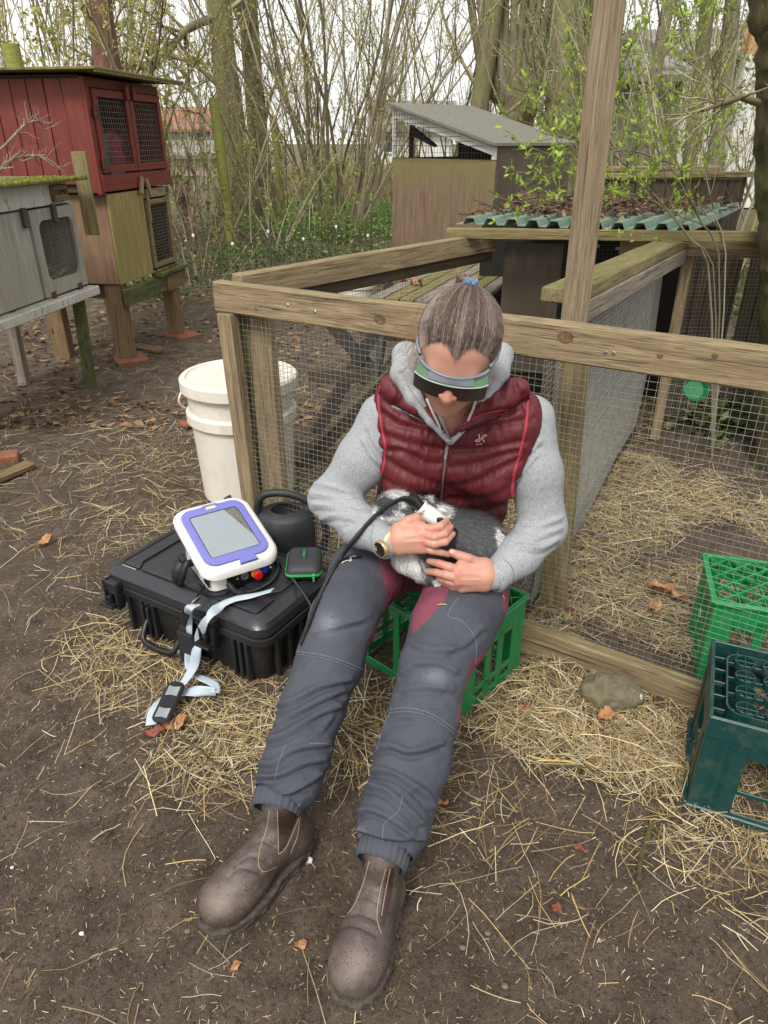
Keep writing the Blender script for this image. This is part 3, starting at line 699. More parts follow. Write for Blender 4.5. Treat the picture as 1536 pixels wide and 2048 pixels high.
a, b = hz(300, 440, 34); house_tri('low_outbuilding', 'low beige outbuilding with pale roof edge in the distance', a, b, 4, 1.0, 1.35, M['beige_wall'], M['barn_roof'], cat='shed')
a, b = hz(748, 905, 36); house_tri('white_cottage', 'white cottage with small window seen left of the shed', a, b, 5, 2.0, 3.0, M['white_wall'], M['barn_roof'], [(.75, 1.35, .5, .9)])
a, b = hz(1205, 1345, 17); house_tri('grey_barn', 'grey boarded barn behind the saplings right of the tall post', a, b, 4, 2.75, 3.1, M['barn_wall'], M['barn_roof'], cat='barn')
a, b = hz(1325, 1720, 19); house_tri('white_house', 'white house with dark window behind the green budded thicket', a, b, 6, 3.3, 3.9, M['white_wall'], M['barn_roof'], [(1.95, 2.75, .6, .75)])
a, b = hz(1450, 1640, 18.6); 
# orange gable storey
o = thing('orange_annex', a, 'orange upper storey of a house glimpsed left of the mossy trunk', 'building'); m = MB(); c0 = Vector(a)
m.box(c0 + Vector((1.2, 0, 3.95)), (2.4, .4, 1.7)); m.build('wall', M['orange_wall'], o); m = MB(); m.box(c0 + Vector((1.2, -.1, 4.85)), (2.6, .7, .12)); m.build('roof', M['tile_roof'], o)
m = MB(); m.box(c0 + Vector((1.2, 0, 1.55)), (2.4, .4, 3.1)); m.build('lower_wall', M['white_wall'], o)
tag(cover('meadow', [(3, 22, 5, 2.0), (0, 24, 4, 2)], 10, np.random.default_rng(0), .3, 'x') or bpy.data.objects['meadow'], 'tufts in the pale meadow beyond the trees', kind='stuff')
# straw coloured field beyond
rng = np.random.default_rng(9); n = 7000; xy = np.stack([rng.uniform(-3, 4, n), rng.uniform(18, 30, n)], -1)
C = np.concatenate([xy, rng.uniform(0, .5, (n, 1))], 1); D = rdir(n, rng, 2, .5); V, Fq, c = leafmesh(C, D, rdir(n, rng), rng.uniform(.2, .5, n), rng.uniform(.01, .02, n), np.array([hexc('#b09a6c')]) * rng.uniform(.6, 1, (n, 1)))
tag(mesh_np('dry_grass', V, Fq, M['leaf'], attr={'Col': c}), 'tall dry grass in front of the white cottage', kind='stuff')

# ------------------------------------------------------------------ wire mesh panel
def wire_panel(name, O, U, Vv, w, h, sp, r, mat, parent, kind='stuff', label=None, jit=.0015, seed=0, spv=None):
    """grid of wires: origin O, unit axes U, Vv"""
    O = np.array(O, float); U = np.array(U, float); Vv = np.array(Vv, float); rg = np.random.default_rng(seed + 5)
    nu = max(2, int(w / sp)); nv = max(2, int(h / (spv or sp))); N3 = np.cross(U, Vv); K = 6; t = np.linspace(0, 1, K)
    bulge = lambda a, b_: (np.sin(a * math.pi) * np.sin(b_ * math.pi) * .012 * rg.uniform(.4, 1))
    P = []
    for i in range(nu + 1):
        a = i / nu * w + rg.normal(0, jit); P.append([O + U * a + Vv * (h * s) + N3 * (.010 * math.sin(3 * a + 5 * s * h)) for s in t])
    for j in range(nv + 1):
        b_ = j / nv * h + rg.normal(0, jit); P.append([O + U * (w * s) + Vv * b_ + N3 * (.010 * math.sin(3 * w * s + 5 * b_) + .001) for s in t])
    V, Fq = tubes(np.array(P), r, 3)
    o = mesh_np(name, V, Fq, mat, parent, smooth=True); o['kind'] = kind
    if label: o['label'] = label
    return o
def brd(name, M4, x0, x1, y0, y1, z0, z1, mat, parent, b=.002, wob=0):
    m = MB(); m.box(((x0 + x1) / 2, (y0 + y1) / 2, (z0 + z1) / 2), (x1 - x0, y1 - y0, z1 - z0), b=b)
    return m.build(name, mat, parent, M4)

# ------------------------------------------------------------------ red hutch on its tan lower hutch
N0 = Vector((-1.835, 5.03, 0)); N1 = Vector((-1.675, 6.05, 0)); fx = (N1 - N0); HW = fx.length      # front bottom line seen from the aisle
HF = frame(N0, fx)    # local x along the front (away), y to the left (into hutch), z up
def HL(p): return HF @ Vector(p)
RH = thing('red_hutch', N0, 'red painted rabbit hutch with two wire doors and overhanging roof', 'rabbit hutch')
dep = 1.05; zb, zt = 1.14, 1.80
# side planks (near end, facing the camera)
xs = -.006
edges = [0.0, .13, .25, .365, .475, .585, .70, .82, .94, 1.06]
for k in range(9):
    y0, y1 = edges[k], edges[k + 1]
    beam('plank', HL((xs - (.008 if k == 0 else 0), (y0 + y1) / 2, zb + (0 if k == 0 else .045 + .004 * (k % 3)))), HL((xs - (.008 if k == 0 else 0), (y0 + y1) / 2, zt - .02)), .018, y1 - y0 - .005, M['red'], RH, up=HL((0, 1, 0)) - HL((0, 0, 0)))
brd('back_board', HF, 0.01, HW, 1.02, 1.05, zb, zt, M['red'], RH)
brd('far_end_board', HF, HW - .02, HW, .02, 1.0, zb, zt, M['red'], RH)
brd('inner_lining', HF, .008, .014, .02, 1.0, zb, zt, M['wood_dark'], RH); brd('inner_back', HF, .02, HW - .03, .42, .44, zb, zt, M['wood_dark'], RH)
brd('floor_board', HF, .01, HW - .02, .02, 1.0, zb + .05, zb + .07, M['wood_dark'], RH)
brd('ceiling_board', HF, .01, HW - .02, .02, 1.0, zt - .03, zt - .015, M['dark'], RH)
# front frame boards
brd('sill_board', HF, .0, HW, -.03, .012, zb + .005, zb + .105, M['red'], RH, .004)
brd('head_board', HF, .0, HW, -.012, .012, zt - .066, zt - .01, M['red'], RH, .003)
brd('corner_board', HF, -.02, .035, -.02, .01, zb - .01, zt - .01, M['red'], RH, .003)
brd('corner_board', HF, HW - .03, HW, -.012, .01, zb, zt - .01, M['red'], RH, .003)
def mesh_door(name, x0, x1, z0, z1, fr, mat, parent, HFm, sp=.02, y=-.035, label=None, wr=.0011, spv=None):
    d = brd(name, HFm, x0, x0 + fr, y, y + .022, z0, z1, mat, parent, .003)
    if label: d['label'] = label
    brd('door_rail', HFm, x0 + fr, x1 - fr, y, y + .022, z1 - fr, z1 - .001, mat, d, .003); brd('door_rail', HFm, x0 + fr, x1 - fr, y, y + .022, z0 + .001, z0 + fr, mat, d, .003)
    brd('door_stile', HFm, x1 - fr, x1, y, y + .022, z0, z1, mat, d, .003)
    O = HFm @ Vector((x0 + fr * .6, y + .028, z0 + fr * .6)); U = (HFm.to_3x3() @ Vector((1, 0, 0))); 
    wire_panel('wire_mesh', O, U, (0, 0, 1), x1 - x0 - fr * 1.2, z1 - z0 - fr * 1.2, sp, wr, M['wire'], d, spv=spv); return d
mid = HW / 2
mesh_door('door', .045, mid - .006, zb + .115, zt - .07, .046, M['red'], RH, HF, spv=.030, sp=.03, wr=.0014)
mesh_door('door', mid + .006, HW - .035, zb + .115, zt - .07, .046, M['red'], RH, HF, spv=.030, sp=.03, wr=.0014)
for x in (mid - .05, mid + .05): brd('turn_button', HF, x - .02, x + .02, -.06, -.036, zt - .12, zt - .03, M['red'], RH, .006)
for z in (zb + .17, zt - .2): brd('hinge', HF, .02, .075, -.043, -.036, z - .03, z + .03, M['rust'], RH, .001)
for x, dz, rz in ((mid - .03, 0, .1), (mid + .10, -.02, -.12)):
    beam('wooden_latch', HL((x - rz * .1, -.045, zb - .035 + dz)), HL((x + rz * .3, -.045, zb + .075 + dz)), .02, .038, M['wood'], RH, up=HL((1, 0, 0)) - HL((0, 0, 0)))
# roof: flat sheet, near corner at photo (195,125)
rf = MB(); rf.box(HL((HW / 2 - .02, .50, zt + .02)), (HW + .26, 1.36, .016), HF, .003); rf.build('roof', M['felt_moss'], RH)
rf = MB(); rf.box(HL((HW / 2 - .02, -.168, zt + .008)), (HW + .24, .014, .018), HF, .003); rf.build('roof_edge', M['wood_mossy'], RH)
# things kept in the hutch
def pail(name, c, r0, r1, h, mat, label, cat, bail=False):
    t = MB(); Mx = Matrix.Translation(Vector(c)); t.lathe([(r0 * .97, 0), (r0, .004), (r1, h * .93), (r1 * 1.06, h * .94), (r1 * 1.06, h), (r1 * .96, h), (r0 * .9, .01)], 24, Mx)
    return tag(t.build(name, mat, None, auto=40), label, cat)
pail('green_bucket', HL((.30, .12, zb + .07)), .055, .065, .27, M['hutch_green'], 'dark green bucket behind the left wire door of the red hutch', 'bucket')
pail('metal_bowl', HL((.80, .08, zb + .07)), .055, .06, .05, M['metal'], 'steel bowl behind the right wire door of the red hutch', 'bowl')
m = MB(); m.lathe([(.02, 0), (.10, .01), (.12, .07), (.095, .12), (.115, .18), (.06, .23), (.01, .235)], 16, Matrix.Translation(HL((.45, .14, zb + .13)))); tag(m.build('red_cloth_bundle', M['hutch_red'], None, smooth=True), 'crumpled crimson cloth bundle behind the left wire door', 'cloth')
m = MB(); m.lathe([(.07, 0), (.09, .01), (.10, .11), (.08, .12)], 16, Matrix.Translation(HL((.45, .14, zb + .07)))); tag(m.build('pale_box', M['pale_plastic'], None, auto=40), 'pale tub under the crimson cloth in the red hutch', 'tub')

LH = thing('tan_hutch', N0, 'tan plywood lower hutch on legs beneath the red hutch', 'rabbit hutch')
lz0, lz1 = .56, 1.13; lx0, lx1 = .05, HW - .04
brd('side_panel', HF, lx0, lx0 + .014, .0, .62, lz0, lz1, M['ply_shed'], LH)
brd('front_panel', HF, lx0 - .004, lx0 + .50, -.018, -.004, lz0, lz1, M['ply_green'], LH)
brd('corner_post', HF, lx1 - .05, lx1, -.018, .02, lz0, lz1, M['wood_mossy'], LH)
brd('head_rail', HF, lx0 + .5, lx1, -.018, .01, lz1 - .06, lz1, M['wood'], LH)
brd('back_panel', HF, lx0, lx1, .60, .62, lz0, lz1, M['wood_dark'], LH); brd('far_panel', HF, lx1 - .014, lx1, .02, .62, lz0, lz1, M['wood_dark'], LH)
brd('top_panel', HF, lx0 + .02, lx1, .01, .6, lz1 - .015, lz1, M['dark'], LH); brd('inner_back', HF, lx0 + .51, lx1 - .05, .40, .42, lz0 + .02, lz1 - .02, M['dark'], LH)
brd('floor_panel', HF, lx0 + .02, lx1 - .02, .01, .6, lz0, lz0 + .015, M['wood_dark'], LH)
mesh_door('door', lx0 + .515, lx1 - .055, lz0 + .03, lz1 - .07, .035, M['wood_mossy'], LH, HF, sp=.022, label='wire door framed in weathered mossy wood')
brd('door_sill', HF, lx0 + .49, lx1 + .04, -.09, .0, lz0 - .03, lz0 - .003, M['wood_green'], LH)
brd('door_batten', HF, lx0 + .51, lx0 + .53, -.05, -.036, lz0 + .35, lz1 + .0, M['wood'], LH)
brd('bearer', HF, lx0 + .0, lx0 + .62, -.045, -.005, lz0 - .15, lz0 - .035, M['wood_green'], LH, .004)
brd('bearer', HF, lx0 + .63, lx1 + .03, -.06, -.015, lz0 - .16, lz0 - .04, M['wood_brown'], LH, .004)
brd('cross_bearer', HF, lx0 + .05, lx0 + .09, .06, .62, lz0 - .11, lz0 - .002, M['wood_dark'], LH, .004)
def leg(x, y, z0, z1, w, h, mat, parent, dx=0, dy=0, F=None): return beam('leg', (F or HF) @ Vector((x + dx, y + dy, z0)), (F or HF) @ Vector((x, y, z1)), w, h, mat, parent, up=((F or HF).to_3x3() @ Vector((0, 1, 0))), b=.005)
leg(lx0 + .06, .07, .035, lz0 - .005, .09, .12, M['wood_brown'], LH); leg(lx1 - .12, .02, .03, lz0 - .16, .10, .10, M['wood_brown'], LH)
leg(lx0 + .08, .58, .0, lz0 - .01, .08, .13, M['wood_brown'], LH); leg(lx1 - .1, .55, .0, lz0 - .01, .09, .10, M['wood_brown'], LH)
def slab(c, sx, sy, rz, label):
    m = MB(); m.box((0, 0, 0), (sx, sy, .045), b=.006); return tag(m.build('paving_brick', M['brick'], None, Matrix.Translation(Vector(c)) @ Matrix.Rotation(rz, 4, 'Z')), label, 'brick', 'bricks under the hutch legs')
slab(HL((lx0 + .06, .04, .014)), .21, .25, .5, 'red brick under the nearest leg of the tan hutch'); slab(HL((lx1 - .12, -.02, .01)), .2, .3, .9, 'red brick under the far right leg of the tan hutch')

# ------------------------------------------------------------------ white hutch with the name board
A0 = Vector((-1.865, 4.60, 0)); A1 = Vector((-1.985, 3.72, 0)); wf = frame(A1 + (A1 - A0) * .55, A0 - A1)   # local x runs away from the camera
WL = (A0 - A1).length * 1.55
WH = thing('white_hutch', A0, 'worn whitewashed hutch with mossy roof and rounded wire window', 'rabbit hutch')
wz0, wz1 = .64, 1.235
def wb_(name, x0, x1, y0, y1, z0, z1, mat, b=.002, p=None): return brd(name, wf, x0, x1, y0, y1, z0, z1, mat, p or WH, b)
wb_('top_board', 0, WL - .035, -.012, .012, wz1 - .115, wz1 - .003, M['white_worn'], .003)
wb_('left_door', 0, WL - .50, -.018, .0, wz0 + .012, wz1 - .125, M['ply_grey'], .003)
wb_('end_panel', WL - .014, WL, .012, .55, wz0, wz1, M['ply_grey']); wb_('back_panel', .02, WL - .02, .53, .55, wz0, wz1, M['ply_grey'])
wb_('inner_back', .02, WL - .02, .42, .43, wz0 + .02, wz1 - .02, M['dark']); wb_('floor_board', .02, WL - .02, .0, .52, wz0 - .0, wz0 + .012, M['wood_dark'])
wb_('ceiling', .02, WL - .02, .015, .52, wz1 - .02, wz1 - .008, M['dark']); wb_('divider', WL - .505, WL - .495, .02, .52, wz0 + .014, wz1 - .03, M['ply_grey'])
wb_('bottom_ledge', -.05, WL + .02, -.075, .0, wz0 - .055, wz0 - .002, M['white_worn'], .006)
# door frame plate with a rounded opening
x0, x1, z0, z1 = WL - .475, WL - .012, wz0 + .012, wz1 - .125
def rrect(cx, cz, hx, hz_, r, n=6):
    pts = []
    for q, (sx, sz) in enumerate(((1, 1), (-1, 1), (-1, -1), (1, -1))):
        for i in range(n + 1):
            a = q * math.pi / 2 + i / n * math.pi / 2; pts.append((cx + sx * (hx - r) + r * math.cos(a), cz + sz * (hz_ - r) + r * math.sin(a)))
    return pts
def ring_plate(outer, inner, th):
    n = len(outer); V = [(x, -th, z) for x, z in outer] + [(x, -th, z) for x, z in inner] + [(x, 0, z) for x, z in outer] + [(x, 0, z) for x, z in inner]; Fs = []
    for i in range(n):
        j = (i + 1) % n
        Fs += [[i, j, n + j, n + i], [2 * n + j, 2 * n + i, 3 * n + i, 3 * n + j], [j, i, 2 * n + i, 2 * n + j], [n + i, n + j, 3 * n + j, 3 * n + i]]
    return V, Fs
cx, cz = (x0 + x1) / 2, (z0 + z1) / 2; inn = rrect(cx + .01, cz + .01, (x1 - x0) / 2 - .055, (z1 - z0) / 2 - .07, .05)
out_ = rrect(cx, cz, (x1 - x0) / 2, (z1 - z0) / 2, .004)
m = MB(); V, Fs = ring_plate(out_, inn, .02); m.add(V, Fs); WD = m.build('door', M['ply_grey'], WH, wf)
wire_panel('wire_mesh', wf @ Vector((x0 + .045, .004, z0 + .05)), wf.to_3x3() @ Vector((1, 0, 0)), (0, 0, 1), x1 - x0 - .08, z1 - z0 - .10, .0125, .0006, M['wire'], WD)
for x in (x0 + .07, x1 - .10): brd('hinge', wf, x - .02, x + .02, -.03, -.021, wz0 - .03, wz0 + .035, M['rust'], WD)
for x in (x0 - .07, x0 + .22):
    m = MB(); m.box((x, -.035, wz1 - .155), (.035, .022, .10), b=.008); m.build('turn_button', M['wood_dark'], WH, wf)
wb_('moss_roof', -.05, WL + .035, -.12, .6, wz1 + .005, wz1 + .02, M['felt_moss'], .004)
sg = wb_('name_board', WL - .225, WL - .085, -.045, -.014, wz1 - .100, wz1 - .012, M['wood_brown'], .004)
# moss tufts on the roof edge
rng = np.random.default_rng(31); n = 4200; C = np.stack([rng.uniform(-.05, WL + .03, n), -.125 + rng.random(n) ** 2 * .3, np.full(n, wz1 + .018)], -1)
C = C @ np.array(wf.to_3x3()).T + np.array(wf.translation); D = rdir(n, rng, 1.2); V, Fq, c = leafmesh(C, D, rdir(n, rng), rng.uniform(.006, .016, n), rng.uniform(.002, .005, n), np.array([hexc('#8d9438'), hexc('#6e7a2a'), hexc('#a39a4a')])[rng.integers(0, 3, n)])
tag(mesh_np('moss', V, Fq, M['leaf'], WH, attr={'Col': c}), kind='stuff')
def text_mesh(body, size, depth, Mx, mat, parent, name='lettering', align='CENTER', space=1.0):
    cu = bpy.data.curves.new(name, 'FONT'); cu.body = body; cu.size = size; cu.extrude = depth; cu.align_x = align; cu.align_y = 'CENTER'; cu.space_character = space
    o = bpy.data.objects.new(name, cu); COL.objects.link(o); dg = bpy.context.evaluated_depsgraph_get(); me = bpy.data.meshes.new_from_object(o.evaluated_get(dg))
    bpy.data.objects.remove(o); me.name = name; me.materials.clear(); me.materials.append(mat); return reg(bpy.data.objects.new(name, me), Mx, parent)
M['burnt'] = simple('burnt_lettering', hexc('#33241a'), rough=.8, bump=0)
Rf = wf @ Matrix.Translation((WL - .155, -.0465, wz1 - .052)) @ Matrix.Rotation(math.radians(90), 4, 'X')
text_mesh('DUMLE', .042, .0014, Rf, M['burnt'], sg)
text_mesh("'", .03, .001, Rf @ Matrix.Translation((-.002, .017, 0)), M['burnt'], sg, 'accent_mark')
leg(WL - .07, .03, -.02, wz0 - .01, .05, .065, M['wood_green'], WH, F=wf, dx=.0, dy=.035); leg(WL - .06, .52, -.02, wz0 - .0, .055, .065, M['wood_grey'], WH, F=wf, dy=.02)
leg(.05, .03, -.02, wz0 - .01, .05, .06, M['wood_grey'], WH, F=wf); leg(.05, .50, -.02, wz0, .05, .06, M['wood_grey'], WH, F=wf)
# hay inside the white hutch
rng = np.random.default_rng(33); n = 420; xyz = np.stack([rng.uniform(x0 + .05, x1 - .05, n), rng.uniform(.03, .38, n), wz0 + .02 + rng.random(n) ** 2 * .12], -1)
t = np.linspace(-.5, .5, 4); th = rng.uniform(0, 6.3, n); ln = rng.uniform(.05, .15, n); pz = rng.normal(0, .5, n)
P = xyz[:, None] + (np.stack([np.cos(th), np.sin(th) * .6, pz * .6], -1) * ln[:, None])[:, None] * t[None, :, None]; P[:, :, 2] = np.maximum(P[:, :, 2], wz0 + .013)
P[:, :, 1] = np.clip(P[:, :, 1], .012, .41); P = P @ np.array(wf.to_3x3()).T + np.array(wf.translation)
V, Fq = tubes(P, .0013, 3); c = np.repeat(PALS[rng.integers(0, 8, n)], 12, 0); tag(mesh_np('hay', V, Fq, M['straw'], attr={'Col': c}), 'hay heaped inside the white hutch', kind='stuff')
# mid plank leaning between the hutches
beam_o = beam('leaning_board', W(156, 303, Y=4.72), W(186, 470, Y=4.72), .02, .085, M['wood_mossy'], up=(1, .15, .1)); tag(beam_o, 'mossy grey board nailed upright between the white and red hutches', 'board')
# bare branch lying on the white hutch roof
rng = np.random.default_rng(71)
pb = [W(-60, 395, Y=4.1), W(-10, 350, Y=4.2), W(20, 322, Y=4.25), W(55, 312, Y=4.3), W(92, 317, Y=4.35), W(126, 342, Y=4.4)]
bo = thing('bare_branch', pb[2], 'bare thorny branch lying over the white hutch roof', 'branch')
_, P, R = trunk_mesh('stem', pb, [.012, .009, .007, .004], M['bark_pale'], bo, rng, sides=8, n=22, rough=.05, flare=1)
pb2 = [W(-40, 330, Y=4.2), W(5, 295, Y=4.2), W(50, 250, Y=4.3), W(82, 247, Y=4.35), W(95, 300, Y=4.4)]
_, P2, R2 = trunk_mesh('side_stem', pb2, [.008, .006, .005, .003], M['bark_pale'], bo, rng, sides=7, n=22, rough=.05, flare=1)
B1 = grow(np.stack([P, P2]), np.stack([R[:22], R2]), np.array([.35, .35]), 16, .32, .9, .4, rng, K=5, wig=.25); B2 = grow(*B1, 3, .35, .9, .2, rng, K=3); np.maximum(B2[1], .0011, out=B2[1])
twigs('twigs', [(B1[0], B1[1], 4), (B2[0], B2[1], 3)], bo, rng, np.array([hexc('#8a7266'), hexc('#a08a7a')]))

# ------------------------------------------------------------------ brown shed with sloping roof
Ys = 7.0
SH = thing('brown_shed', W(780, 500, Y=Ys), 'brown plywood shed with sloping felt roof and wire gable', 'shed')
sx = Vector((W(787, 315, Y=7.45).x, 7.45, 0)); ex = Vector((W(993, 322, Y=6.5).x, 6.5, 0))
SF = frame(sx, ex - sx); SW = (ex - sx).length; pz = W(787, 315, Y=7.45).z; tzl = W(791, 210, Y=7.45).z; tzr = W(995, 292, Y=6.5).z; sd_ = 1.02
brd('front_panel', SF, 0, SW, -.012, 0, 0, pz, M['ply_shedtop'], SH); brd('right_panel', SF, SW - .014, SW, .002, sd_, 0, tzr - .01, M['ply_dark'], SH)
brd('left_panel', SF, 0, .014, .002, sd_, 0, pz, M['ply_dark'], SH); brd('back_panel', SF, .016, SW - .016, sd_ - .014, sd_, 0, tzr, M['ply_grey'], SH)
def strip(name, pts, th, mat, y=0):
    m = MB(); m.prism([(p[0], p[1]) for p in pts], -th / 2, th / 2); Mx = SF @ Matrix.Translation((0, y, 0)) @ Matrix.Rotation(math.radians(90), 4, 'X'); return m.build(name, mat, SH, Mx)
sl = (tzr - tzl) / SW
strip('gable_board', [(0, pz + .002), (.045, pz + .002), (.045, tzl + sl * .045 - .02), (0, tzl - .02)], .016, M['white_worn'], -.01)
strip('gable_board', [(.045, tzl + sl * .045 - .09), (SW, tzr - .075), (SW, tzr - .01), (.045, tzl + sl * .045 - .02)], .016, M['white_worn'], -.01)
strip('gable_board', [(SW - .04, pz + .002), (SW, pz + .002), (SW, tzr - .077), (SW - .04, tzr - .072)], .016, M['white_worn'], -.01)
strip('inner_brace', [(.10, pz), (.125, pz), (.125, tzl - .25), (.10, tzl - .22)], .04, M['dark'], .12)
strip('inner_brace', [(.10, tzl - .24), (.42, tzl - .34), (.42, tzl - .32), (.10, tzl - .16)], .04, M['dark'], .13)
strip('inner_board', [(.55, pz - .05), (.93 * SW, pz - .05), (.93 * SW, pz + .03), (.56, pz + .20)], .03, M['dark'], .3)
wire_panel('wire_mesh', SF @ Vector((.03, -.02, pz + .0)), SF.to_3x3() @ Vector((1, 0, 0)), (0, 0, 1), SW * .94, (tzr - pz) * .98, .035, .0016, M['wire_dark'], SH)
m = MB()
for k in range(14):    # mesh following the slope
    a = .03 + k * .035 * 1.0
    if a < SW - .05: m.tube([SF @ Vector((a, -.021, pz)), SF @ Vector((a, -.021, tzl + sl * a - .03))], .0016, 3)
for k in range(12):
    z = tzr + k * .035; xe = (z - tzl + .03) / sl
    if xe > .05: m.tube([SF @ Vector((.02, -.022, z)), SF @ Vector((min(xe, SW), -.022, z))], .0016, 3)
m.build('upper_wire_mesh', M['wire_dark'], SH)
ro = [SF @ Vector((-.03, -.06, tzl)), SF @ Vector((SW + .02, -.06, tzr + .0)), SF @ Vector((SW + .02, sd_ + .05, tzr + .0)), SF @ Vector((-.03, sd_ + .05, tzl + .0))]
m = MB(); m.add([p + Vector((0, 0, .022)) for p in ro] + ro, [[0, 1, 2, 3], [7, 6, 5, 4], [0, 4, 5, 1], [1, 5, 6, 2], [2, 6, 7, 3], [3, 7, 4, 0]]); m.build('roof', M['felt'], SH)

# ------------------------------------------------------------------ garden table beyond the run
E0, E1 = Vector((-.07, 3.83, .71)), Vector((.47, 3.63, .71)); Lg = Vector((.36, .93, 0)).normalized(); Wd_ = (E1 - E0).normalized()
GT = thing('garden_table', (0, 3.8, 0), 'old mossy slatted picnic table with crossed legs behind the run', 'table')
nsl = 7; wl_ = (E1 - E0).length / nsl
for k in range(nsl):
    c = E0 + Wd_ * wl_ * (k + .5); beam('slat', c - Lg * .02, c + Lg * 1.45, wl_ - .009, .024, M['wood_mossy'] if k % 3 else M['wood_grey'], GT)
def bt(a, b, w=.065, h=.07, up=(0, 1, 0)): return beam('leg', a, b, w, h, M['wood_black'], GT, up=up)
for s in (0.12, 1.2):
    o = Lg * s; f0 = Vector((-.42, 3.62, 0)) + o * .9; f1 = Vector((.20, 3.52, 0)) + o * .9
    bt(f0, E0.lerp(E1, .15) + o + Vector((0, 0, -.02))); bt(f1 + Vector((0, .05, 0)), Vector((-.37, 3.85, .60)) + o * .9)
    beam('stretcher', Vector((-.45, 3.70, .30)) + o * .9, Vector((.55, 3.55, .34)) + o * .9, .04, .07, M['wood_dark'], GT)
beam('leg', (-.10, 3.55, 0), (.02, 3.7, .69), .035, .035, M['wire_dark'], GT)
beam('leg', (-.42, 3.2, .02), (.45, 4.1, .66), .045, .08, M['wood_dark'], GT)
pail('white_bucket', (-.16, 4.25, .45), .085, .11, .26, M['barrel'], 'small white bucket standing behind the slatted garden table', 'bucket')
for k, (x, y) in enumerate(((775, 556), (806, 558), (833, 566))):
    p = W(x, y, z=.735); m = MB(); rg = random.Random(k)
    V = []; 
    for i in range(9):
        for j in range(5):
            u, v = i / 8 - .5, j / 4 - .5; w = .5 * math.cos(u * 3) ; V.append((u * .075, v * .05 * max(.15, w * 2), .018 * math.sin(u * 7 + v * 5 + k) + abs(v) * .02))
    m.add(V, [[i * 5 + j, (i + 1) * 5 + j, (i + 1) * 5 + j + 1, i * 5 + j + 1] for i in range(8) for j in range(4)])
    o = m.build('curled_leaf', simple('curled_leaf_brown', hexc('#b0805c'), hexc('#7d5238'), rnd=True), None, Matrix.Translation(p) @ Matrix.Rotation(k * 1.3, 4, 'Z'), smooth=True)
    tag(o, ('leftmost', 'middle', 'rightmost')[k] + ' of the three curled brown leaves on the garden table', 'leaf', 'curled leaves on the garden table')

# ------------------------------------------------------------------ rabbit run
RN = thing('rabbit_run', (FO[0], FO[1], 0), 'timber framed rabbit run with galvanised wire mesh sides', 'rabbit run')
def FP(s, n, z): q = FO + FD * s + FN * n; return Vector((q[0], q[1], z))
beam('top_rail', FP(-.015, -.015, .985), FP(2.1, -.015, .985), .045, .098, M['wood'], RN, b=.005)
beam('corner_post', FP(.075, -.03, -.05), FP(.035, -.03, .935), .06, .045, M['wood'], RN, up=(FN[0], FN[1], 0))
beam('corner_post', FP(.135, .03, -.05), FP(.105, .05, .934), .105, .04, M['wood'], RN, up=(FN[0], FN[1], 0))
beam('side_post', FP(.065, .035, -.05), FP(.05, .04, .934), .04, .04, M['wood_green'], RN, up=(FN[0], FN[1], 0))
beam('post', W(1103, 1235, z=-.04), W(1150, 700, Y=2.06), .085, .045, M['wood_mossy'], RN, up=(FN[0], FN[1], 0))
beam('post', W(1072, 1235, z=-.04) + Vector((0, .05, 0)), W(1110, 700, Y=2.12), .05, .045, M['wood_dark'], RN, up=(FN[0], FN[1], 0))
beam('bottom_board', FP(1.0, -.03, .045), FP(1.72, -.03, .028), .045, .105, M['wood'], RN, b=.005)
beam('bottom_board', FP(.15, .0, .03), FP(.96, .0, .035), .04, .09, M['wood_dark'], RN, b=.005)
beam('side_rail', Vector((-.505, 2.52, 1.0)), W(985, 482, Y=3.75), .05, .085, M['wood'], RN, b=.004)
SL = W(985, 482, Y=3.75) - Vector((-.505, 2.52, 1.0)); SLn = Vector((SL.x, SL.y, 0)).normalized()
beam('side_rail_lower', Vector((-.48, 2.56, .93)), Vector((-.48, 2.56, .93)) + SL * .97, .03, .04, M['wood_dark'], RN)
wire_panel('side_mesh', (-.47, 2.57, .03), SLn, (0, 0, 1), SL.length * .97, .92, .0165, .0006, M['wire_dark'], RN, label='side mesh receding to the back')
wire_panel('front_mesh', FP(.03, -.045 + .02, .04), (FD[0], FD[1], 0), (0, 0, 1), 2.05, .92, .0195, .00075, M['wire'], RN, seed=2)
# middle divider
D0 = Vector((.475, 1.985, 0)); D1 = Vector((1.37, 3.67, 0)); dv = (D1 - D0); dn = dv.normalized(); DL = dv.length
sidev = Vector((dn.y, -dn.x, 0))
beam('divider_rail', W(1118, 592, Y=2.17) , W(1352, 484, Y=3.6), .115, .045, M['wood_mossy'], RN, b=.005)
a_, b_ = W(1118, 592, Y=2.17), W(1352, 484, Y=3.6)
beam('divider_rail_lower', a_ + sidev * .055 + Vector((0, 0, -.055)), b_ + sidev * .055 + Vector((0, 0, -.055)), .02, .065, M['wood_grey'], RN)
beam('divider_post', Vector((b_.x + .09, b_.y + .03, 0)), b_ + sidev * .08 + Vector((0, 0.03, .0)), .05, .06, M['wood'], RN)
beam('divider_base', (D0.x, D0.y, .035), (D1.x, D1.y, .035), .03, .07, M['wood_dark'], RN)
o_ = D0 + sidev * .02; o_.z = .06
wire_panel('divider_mesh', o_, dn, (0, 0, 1), DL * .98, a_.z - .13, .0125, .0006, M['wire_pale'], RN, label='fine divider mesh', seed=4)
wire_panel('divider_mesh', o_ - sidev * .03, dn, (0, 0, 1), DL * .98, a_.z - .13, .019, .0006, M['wire_pale'], RN, label='fine divider mesh', seed=6)
tp = beam('tall_post', W(1150, 632, Y=2.115) + Vector((0, 0, -.06)), W(1150, 632, Y=2.115) + Vector((-.016, .0, 1.35)), .07, .045, M['wood_tall'], up=(.5, -.86, 0)); tp.location.z += .0
